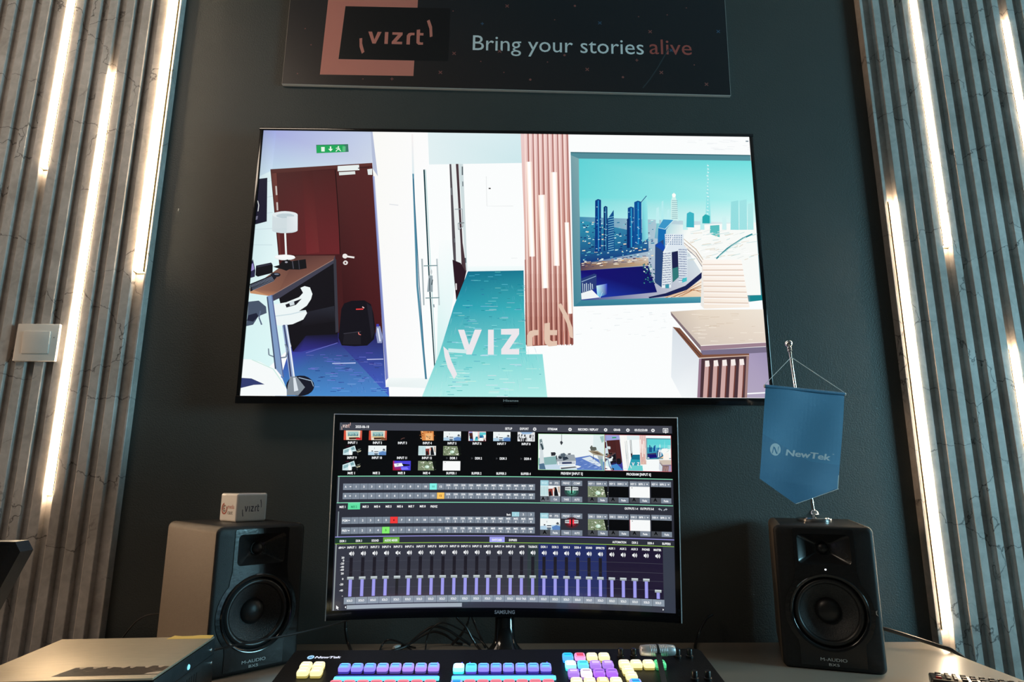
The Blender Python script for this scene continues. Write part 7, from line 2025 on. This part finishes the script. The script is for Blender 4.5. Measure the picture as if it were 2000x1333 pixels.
for x, s in ((0.0405, 0.0775), (0.0605, 0.0775), (0.0425, 0.0985), (0.0630, 0.0985)):
    key(x, s, 'cream')
for k in range(8):
    key(0.1027 + k * 0.02005, 0.0840, 'blue' if k < 3 else 'mauve')
    key(0.2826 + k * 0.01967, 0.0860, ['white_blue', 'cyan', 'blue', 'blue', 'blue', 'blue', 'blue', 'blue'][k])
    key(0.1027 + k * 0.02005, 0.1425, 'rose')
    key(0.2826 + k * 0.01967, 0.1430, 'azure' if k == 0 else 'rose')
pad = [['skyblue', 'pink', 'cream', 'cream'], ['white_blue', 'cyan', 'lilac', 'lilac'], ['lilac', 'pale', 'violet', 'violet'], ['cream', 'cream', 'amber', 'cream']]
for r in range(4):
    for k in range(4):
        key(0.4596 + k * 0.01995 + r * 0.0012, 0.0475 + r * 0.0300, pad[r][k])
for x, s, kk in ((0.5477, 0.0752, 'cream'), (0.5668, 0.0753, 'cream'), (0.5866, 0.0755, 'cream'), (0.6050, 0.0760, 'green'), (0.5486, 0.0975, 'cream'), (0.5500, 0.1185, 'cream'), (0.5514, 0.1430, 'azure')):
    key(x, s, kk)
# light bars below each button row
for x0, x1 in ((0.0935, 0.2545), (0.2735, 0.4340)):
    bm = bmesh.new()
    c = sl((x0 + x1) / 2, 0.1140, 0.002)
    add_box(bm, (0, 0, 0), (x1 - x0, 0.0090, 0.0044), 0.0012, 2, SWT)
    o = obj('light_strip', bm, M['cyan_strip'], sw)
    o.location = c
    bm = bmesh.new()
    c = sl((x0 + x1) / 2 - 0.001, 0.1060, 0.0014)
    add_box(bm, (0, 0, 0), (x1 - x0 - 0.004, 0.0066, 0.0028), 0.0008, 2, SWT)
    o = obj('light_strip', bm, M['blue_strip'], sw)
    o.location = c
# pilot lights above the rows
pil = {}
for k in range(16):
    x = (0.1027 + k * 0.02005) if k < 8 else (0.2826 + (k - 8) * 0.01967)
    for dx in (-0.003, 0.004):
        kk = 'pilot_on' if (k == 8 and dx > 0) or (k == 9 and dx < 0) or (k == 15 and dx > 0) or (k == 7 and dx > 0) else 'pilot_off'
        if kk not in pil:
            pil[kk] = obj('pilot_light', box_bm((0, 0, 0), (0.0022, 0.0040, 0.0030), 0.0006, 2, SWT), M[kk], sw)
            o = pil[kk]
        else:
            o = pil[kk].copy()
            COL.objects.link(o)
            o.parent = sw
        o.location = sl(x + dx, 0.0600, 0.0015)
# small rotary knobs
kn = None
for x, s in ((0.5496, 0.0330), (0.5713, 0.0330), (0.6448, 0.0350), (0.6647, 0.0350), (0.6479, 0.1178), (0.6684, 0.1178)):
    if kn is None:
        bm = bmesh.new()
        add_lathe(bm, [(0.0062, 0.0), (0.0062, 0.003), (0.0048, 0.004), (0.0045, 0.0125), (0.0038, 0.0135), (0.0, 0.0135)], 20, SWT)
        kn = obj('knob', bm, M['console_knob'], sw)
        o = kn
    else:
        o = kn.copy()
        COL.objects.link(o)
        o.parent = sw
    o.location = sl(x, s)
# T-bar
hz = Vector((0.2410, -0.400, 0.8322 - DZ))
bm = bmesh.new()
pA, pB = sl(0.5940, 0.1560, -0.004), hz
dd = (pB - pA).normalized()
sd = Vector((1, 0, 0))
up = sd.cross(dd)
lp = []
for p, w_, h_ in ((pA, 0.0042, 0.0016), (pB, 0.0042, 0.0016)):
    lp.append([p + sd * a * w_ + up * b * h_ for a, b in ((-1, -1), (1, -1), (1, 1), (-1, 1))])
loft(bm, lp, True, True, True)
obj('t_bar_arm', bm, M['console_knob'], sw, 0)
fr = Matrix.Translation(hz) @ Matrix.Rotation(pi / 2, 4, 'Y')
bm = bmesh.new()
add_lathe(bm, [(0.0, -0.0290), (0.0065, -0.0288), (0.0078, -0.0275), (0.0088, -0.0180), (0.0090, 0.0), (0.0090, 0.0120), (0.0086, 0.0190), (0.0078, 0.0268), (0.0066, 0.0284), (0.0, 0.0286)], 32, fr)
for k in range(9):
    z = -0.0125 + k * 0.0028 + (0.004 if k > 3 else 0)
    add_lathe(bm, [(0.0088, z - 0.0008), (0.0093, z - 0.0003), (0.0093, z + 0.0003), (0.0088, z + 0.0008)], 32, fr)
obj('t_bar_handle', bm, M['grip'], sw, 0.9)
bm = bmesh.new()
add_lathe(bm, [(0.0085, -0.0022), (0.0097, -0.0020), (0.0097, 0.0008), (0.0085, 0.0010)], 32, fr)
obj('handle_ring', bm, M['rubber'], sw)
# illuminated maker's mark
art = Art(lambda u, v, d: sl(u, v, 0.0003 + d), 0.7, 0.33, 3e-5)
art.disc(0.0348, 0.0303, 0.0056, 0.0074, (0.45, 0.75, 1.0), 24)
art.poly([(0.0318, 0.0345), (0.0326, 0.0268), (0.0350, 0.0300), (0.0372, 0.0262), (0.0380, 0.0270), (0.0366, 0.0340), (0.0348, 0.0318), (0.0330, 0.0348)], (0.02, 0.20, 0.45))
art.text('NewTek', 0.0632, 0.0306, 0.0078, (0.80, 0.84, 1.0), 'C', 0.018, fit=0.042, slant=0.15, strike=2)
art.build('logo', M['logo_glow'], sw)

# ================================================================== metal equipment box at the left
bx, by, bw, bd, bh = -0.6265, -0.4470, 0.250, 0.238, 0.088
t = thing('equipment_box', 'champagne metal equipment box with torn stickers at the left front of the desk', 'equipment box', (bx, by, DZ), radians(4))
obj('chassis', box_bm((0, 0, 0.043), (bw - 0.004, bd - 0.006, 0.080), 0.001), M['box_side'], t)
obj('top_cover', box_bm((0, 0, bh - 0.0016), (bw, bd, 0.0032), 0.0008), M['silver'], t)
bm = box_bm((bw / 2 + 0.0004, 0, bh / 2 - 0.001), (0.0028, bd, bh - 0.006), 0.0006)
obj('side_panel', bm, M['box_side'], t)
obj('panel_seam', box_bm((bw / 2 + 0.0019, 0, bh - 0.027), (0.0006, bd - 0.004, 0.0012)), M['rubber'], t, 0)
for k in range(14):
    o = obj('vent_slot', box_bm((0, 0, 0), (0.0006, 0.0026, 0.040)), M['rubber'], t, 0) if k == 0 else o.copy()
    if k:
        COL.objects.link(o)
        o.parent = t
    o.location = (bw / 2 + 0.0019, -0.085 + k * 0.0098, 0.031)
obj('front_panel', box_bm((0, -bd / 2 - 0.0004, bh / 2 - 0.003), (bw, 0.003, bh - 0.012), 0.0006), M['box_front'], t)
fr0 = Matrix.Rotation(pi / 2, 4, 'Y')
sc_ = None
for y, z in ((bd / 2 - 0.016, bh - 0.018), (bd / 2 - 0.010, bh - 0.040), (-bd / 2 + 0.020, bh - 0.016)):
    if sc_ is None:
        bm = bmesh.new()
        add_lathe(bm, [(0.0, 0.0014), (0.0022, 0.0012), (0.0030, 0.0)], 14, fr0)
        o = sc_ = obj('screw', bm, M['alu'], t)
    else:
        o = sc_.copy()
        COL.objects.link(o)
        o.parent = t
    o.location = (bw / 2 + 0.0018, y, z)
bm = bmesh.new()
add_lathe(bm, [(0.0, 0.0018), (0.0034, 0.0014), (0.0042, 0.0)], 16, fr0)
o = obj('power_light', bm, M['cyan_dot'], t)
o.location = (bw / 2 + 0.0018, 0.004, bh - 0.019)
# stickers on the lid
zt_ = bh + 0.0002
art = Art(lambda u, v, d: Vector((u - bw / 2, bd / 2 - v, zt_ + d)), bw, bd, 3e-5)
art.poly([(0.176, 0.016), (0.250 - 0.001, 0.016), (0.250 - 0.001, 0.0015), (0.226, 0.0008), (0.214, 0.0026), (0.196, 0.0030), (0.184, 0.0008)], (0.85, 0.60, 0.16))
art.poly([(0.214, 0.0026), (0.226, 0.0008), (0.2485, 0.0015), (0.2485, 0.006), (0.232, 0.0050)], (0.88, 0.76, 0.58))
for q in (((0.180, 0.012), (0.184, 0.012), (0.183, 0.009)), ((0.187, 0.0125), (0.191, 0.0115), (0.1895, 0.009)), ((0.228, 0.013), (0.232, 0.013), (0.230, 0.0095))):
    art.poly(list(q), (0.22, 0.12, 0.03))
st = art.build('warning_sticker', M['mark'], t)
for v in st.data.vertices:      # the sticker's far edge curls up off the lid
    k = max(0.0, min(1.0, (v.co.y - bd / 2 + 0.014) / 0.014))
    v.co.z += 0.0026 * k * k
art = Art(lambda u, v, d: Vector((u - bw / 2, bd / 2 - v, zt_ + d)), bw, bd, 3e-5)
rr = random.Random(9)
edge = [(0.118 + k * 0.0108, 0.180 + rr.uniform(-0.004, 0.004)) for k in range(13)]
art.poly([(0.108, 0.222)] + edge + [(0.2485, 0.182), (0.2485, 0.222)], (0.085, 0.060, 0.045))
for k in range(40):
    x, y = rr.uniform(0.118, 0.240), rr.uniform(0.186, 0.218)
    art.poly([(x, y), (x + rr.uniform(0.004, 0.012), y + rr.uniform(-0.002, 0.003)), (x + rr.uniform(0.002, 0.008), y + rr.uniform(0.001, 0.006))],
             [(0.03, 0.02, 0.016), (0.19, 0.14, 0.10), (0.05, 0.035, 0.03), (0.13, 0.09, 0.065)][k % 4])
for k in range(7):
    x = 0.120 + k * 0.019 + rr.uniform(-0.004, 0.004)
    art.poly([(x, 0.178), (x + 0.010, 0.177), (x + 0.007, 0.188), (x + 0.003, 0.186)], (0.62, 0.50, 0.38))
art.poly([(0.232, 0.214), (0.2485, 0.206), (0.2485, 0.220), (0.230, 0.221)], (0.68, 0.56, 0.44))
art.build('torn_sticker', M['mark'], t)

# ================================================================== remote control
t = thing('remote_control', 'black television remote lying at the right front of the desk', 'remote control', (0.7560, -0.2860, DZ), radians(-28))
RLn, RWd, RHt = 0.172, 0.046, 0.0165       # length along local x, width towards -y
bm = bmesh.new()
loft(bm, [[Vector((u, v, z)) for u, v in rrect(RLn / 2, -RWd / 2, RLn / 2 - i, RWd / 2 - i, max(0.004 - i, 0.001), 4)] for i, z in ((0.003, 0.0), (0.0, 0.004), (0.0, RHt - 0.003), (0.001, RHt - 0.001), (0.003, RHt))], True, True, True)
obj('body', bm, M['remote'], t, 0.7)
rb = {}


def rbtn(x, y, w, d, m):
    k = (w, d, m)
    if k not in rb:
        o = rb[k] = obj('button', box_bm((0, 0, 0.0012), (w, d, 0.0036), 0.0012), M[m], t)
    else:
        o = rb[k].copy()
        COL.objects.link(o)
        o.parent = t
    o.location = (x, y, RHt)


rbtn(0.013, -0.036, 0.0090, 0.0065, 'red_button')
rbtn(0.014, -0.023, 0.0090, 0.0060, 'blue_button')
rbtn(0.014, -0.009, 0.0090, 0.0060, 'rbutton')
for k in range(4):
    rbtn(0.027, -0.0075 - k * 0.0100, 0.0070, 0.0065, 'rbutton')
    rbtn(0.038, -0.0075 - k * 0.0100, 0.0060, 0.0075, 'tan_button')
for r in range(8):
    for k in range(3):
        rbtn(0.0515 + r * 0.0137, -0.0085 - k * 0.0140, 0.0088, 0.0072, 'rbutton')

# ================================================================== tilted black panel at the left edge
t = thing('tilted_screen', 'corner of a black tilted panel at the left edge of the photo', 'screen', (-0.86, -0.560, DZ), 0)
oz = 1.0205 - DZ
outl = [(0.1750, oz), (0.1815, oz - 0.0135), (0.1640, oz - 0.0440), (0.1300, oz - 0.104), (-0.09, oz - 0.104), (-0.09, oz)]
pan = lambda u, v, d: Vector((u, -0.03 + d + (v - oz) * -0.25, v))
bm = bmesh.new()
add_prism(bm, outl, pan, 0.0, 0.026)
bmesh.ops.recalc_face_normals(bm, faces=bm.faces[:])
obj('housing', bm, M['black'], t, 0.3)
ins = [(0.168, oz - 0.0045), (0.1665, oz - 0.012), (0.118, oz - 0.092), (-0.08, oz - 0.092), (-0.08, oz - 0.0045)]
bm = bmesh.new()
add_prism(bm, ins, pan, -0.0008, 0.001)
bmesh.ops.recalc_face_normals(bm, faces=bm.faces[:])
obj('glass_front', bm, M['smoked'], t, 0)
bm = box_bm((0.0, 0.03, 0.006), (0.14, 0.12, 0.012), 0.003)
add_box(bm, (0.0, 0.026, 0.095), (0.05, 0.016, 0.180), 0.003)
obj('stand', bm, M['black'], t)

# ================================================================== cables
def cable(pts, r, label, group=None, mat='cable'):
    bm = bmesh.new()
    add_tube(bm, pts, r, 10)
    o = obj('cable', bm, M[mat])
    tag(o, label, 'cable', group)
    return o


GB = 'black cables behind the monitor'
cable([(-0.3475, -0.030, 0.95), (-0.349, -0.030, 0.86), (-0.348, -0.030, 0.806), (-0.346, -0.032, 0.780), (-0.334, -0.050, 0.7575), (-0.312, -0.110, 0.7535)], 0.0034, 'thick black cable hanging from the left end of the monitor', GB)
cable([(-0.262, -0.11, 0.7522), (-0.267, -0.052, 0.7535), (-0.263, -0.040, 0.7610), (-0.252, -0.040, 0.7672), (-0.234, -0.040, 0.7640), (-0.212, -0.045, 0.7545), (-0.196, -0.075, 0.7525)], 0.0020, 'low black cable loop on the desk beside the white plug', GB)
cable([(-0.1700, -0.12, 0.7520), (-0.1715, -0.060, 0.7530), (-0.1720, -0.040, 0.7630), (-0.1670, -0.040, 0.7800), (-0.1560, -0.040, 0.7940), (-0.1400, -0.040, 0.8010), (-0.1210, -0.040, 0.7970), (-0.0930, -0.040, 0.7840), (-0.0560, -0.045, 0.7660), (-0.035, -0.07, 0.7525)], 0.0017, 'tall arched thin cable left of the monitor stand, catching the light', GB)
cable([(-0.125, -0.07, 0.90), (-0.112, -0.060, 0.826), (-0.087, -0.060, 0.7960), (-0.074, -0.060, 0.7740), (-0.064, -0.060, 0.7600), (-0.052, -0.08, 0.7530)], 0.0026, 'black cable slanting down just left of the monitor stand', GB)
cable([(-0.072, -0.03, 0.90), (-0.080, -0.035, 0.815), (-0.086, -0.035, 0.795), (-0.098, -0.030, 0.775), (-0.118, -0.022, 0.7530)], 0.0030, 'black cable dropping steeply beside the monitor stand', GB)
cable([(-0.240, -0.075, 0.7532), (-0.214, -0.048, 0.7560), (-0.197, -0.040, 0.7690), (-0.178, -0.036, 0.7830), (-0.156, -0.034, 0.7925), (-0.128, -0.032, 0.7850), (-0.099, -0.030, 0.7670), (-0.078, -0.03, 0.7540)], 0.0030, 'thick black cable hump behind the arched thin cable', GB)
cable([(-0.228, -0.040, 0.7532), (-0.207, -0.020, 0.7560), (-0.185, -0.016, 0.7690), (-0.160, -0.014, 0.7775), (-0.134, -0.014, 0.7710), (-0.110, -0.015, 0.7560), (-0.095, -0.02, 0.7532)], 0.0028, 'lower black cable hump under the thick one', GB)
cable([(-0.046, -0.045, 0.7530), (-0.056, 0.006, 0.7600), (-0.078, 0.030, 0.8000), (-0.100, 0.036, 0.8450), (-0.105, 0.030, 0.92)], 0.0026, 'black cable rising along the wall to the monitor back', GB)
cable([(0.386, -0.12, 0.7525), (0.404, -0.050, 0.7530), (0.4175, -0.015, 0.7560), (0.432, 0.010, 0.7700), (0.456, 0.030, 0.7930), (0.475, 0.045, 0.80)], 0.0032, 'black cable rising to the wall right of the monitor', None)
cable([(-0.600, -0.312, 0.7900), (-0.5305, -0.292, 0.8065), (-0.470, -0.262, 0.8145), (-0.3933, -0.200, 0.8180), (-0.3218, -0.130, 0.8262), (-0.270, -0.08, 0.850)], 0.0019, 'thin cable strung across the front of the left speaker', None)
cable([(-0.910, 0.026, 0.58), (-0.880, 0.026, 0.7000), (-0.850, 0.022, 0.7560), (-0.822, 0.012, 0.7900), (-0.800, 0.000, 0.8050), (-0.774, -0.018, 0.8150), (-0.738, -0.030, 0.8200)], 0.0016, 'thin grey cable arching behind the left speaker', None)
cable([(0.7750, -0.0300, 0.8000), (0.8000, -0.030, 0.7900), (0.8290, -0.045, 0.7850), (0.8750, -0.060, 0.7720), (0.9150, -0.076, 0.7600), (0.9420, -0.090, 0.7500), (0.9620, -0.110, 0.7100), (0.972, -0.13, 0.55)], 0.0042, 'thick black cable running from the right speaker over the desk end', None)
t = thing('white_plug', 'small white cable plug lying behind the switcher console', 'plug', (-0.2330, -0.055, DZ), radians(60))
bm = bmesh.new()
add_lathe(bm, [(0.0, -0.010), (0.0036, -0.0095), (0.0050, -0.0075), (0.0050, 0.003), (0.0040, 0.007), (0.0026, 0.012), (0.0, 0.0125)], 18, Matrix.Translation((0, 0, 0.0054)) @ Matrix.Rotation(pi / 2, 4, 'Y'))
obj('shell', bm, M['plug'], t)
bm = bmesh.new()
add_tube(bm, [(0.014, 0, 0.0054), (0.022, -0.006, 0.0050), (0.026, -0.016, 0.0035), (0.027, -0.030, 0.0030)], 0.0018, 10)
obj('lead', bm, M['cable'], t)
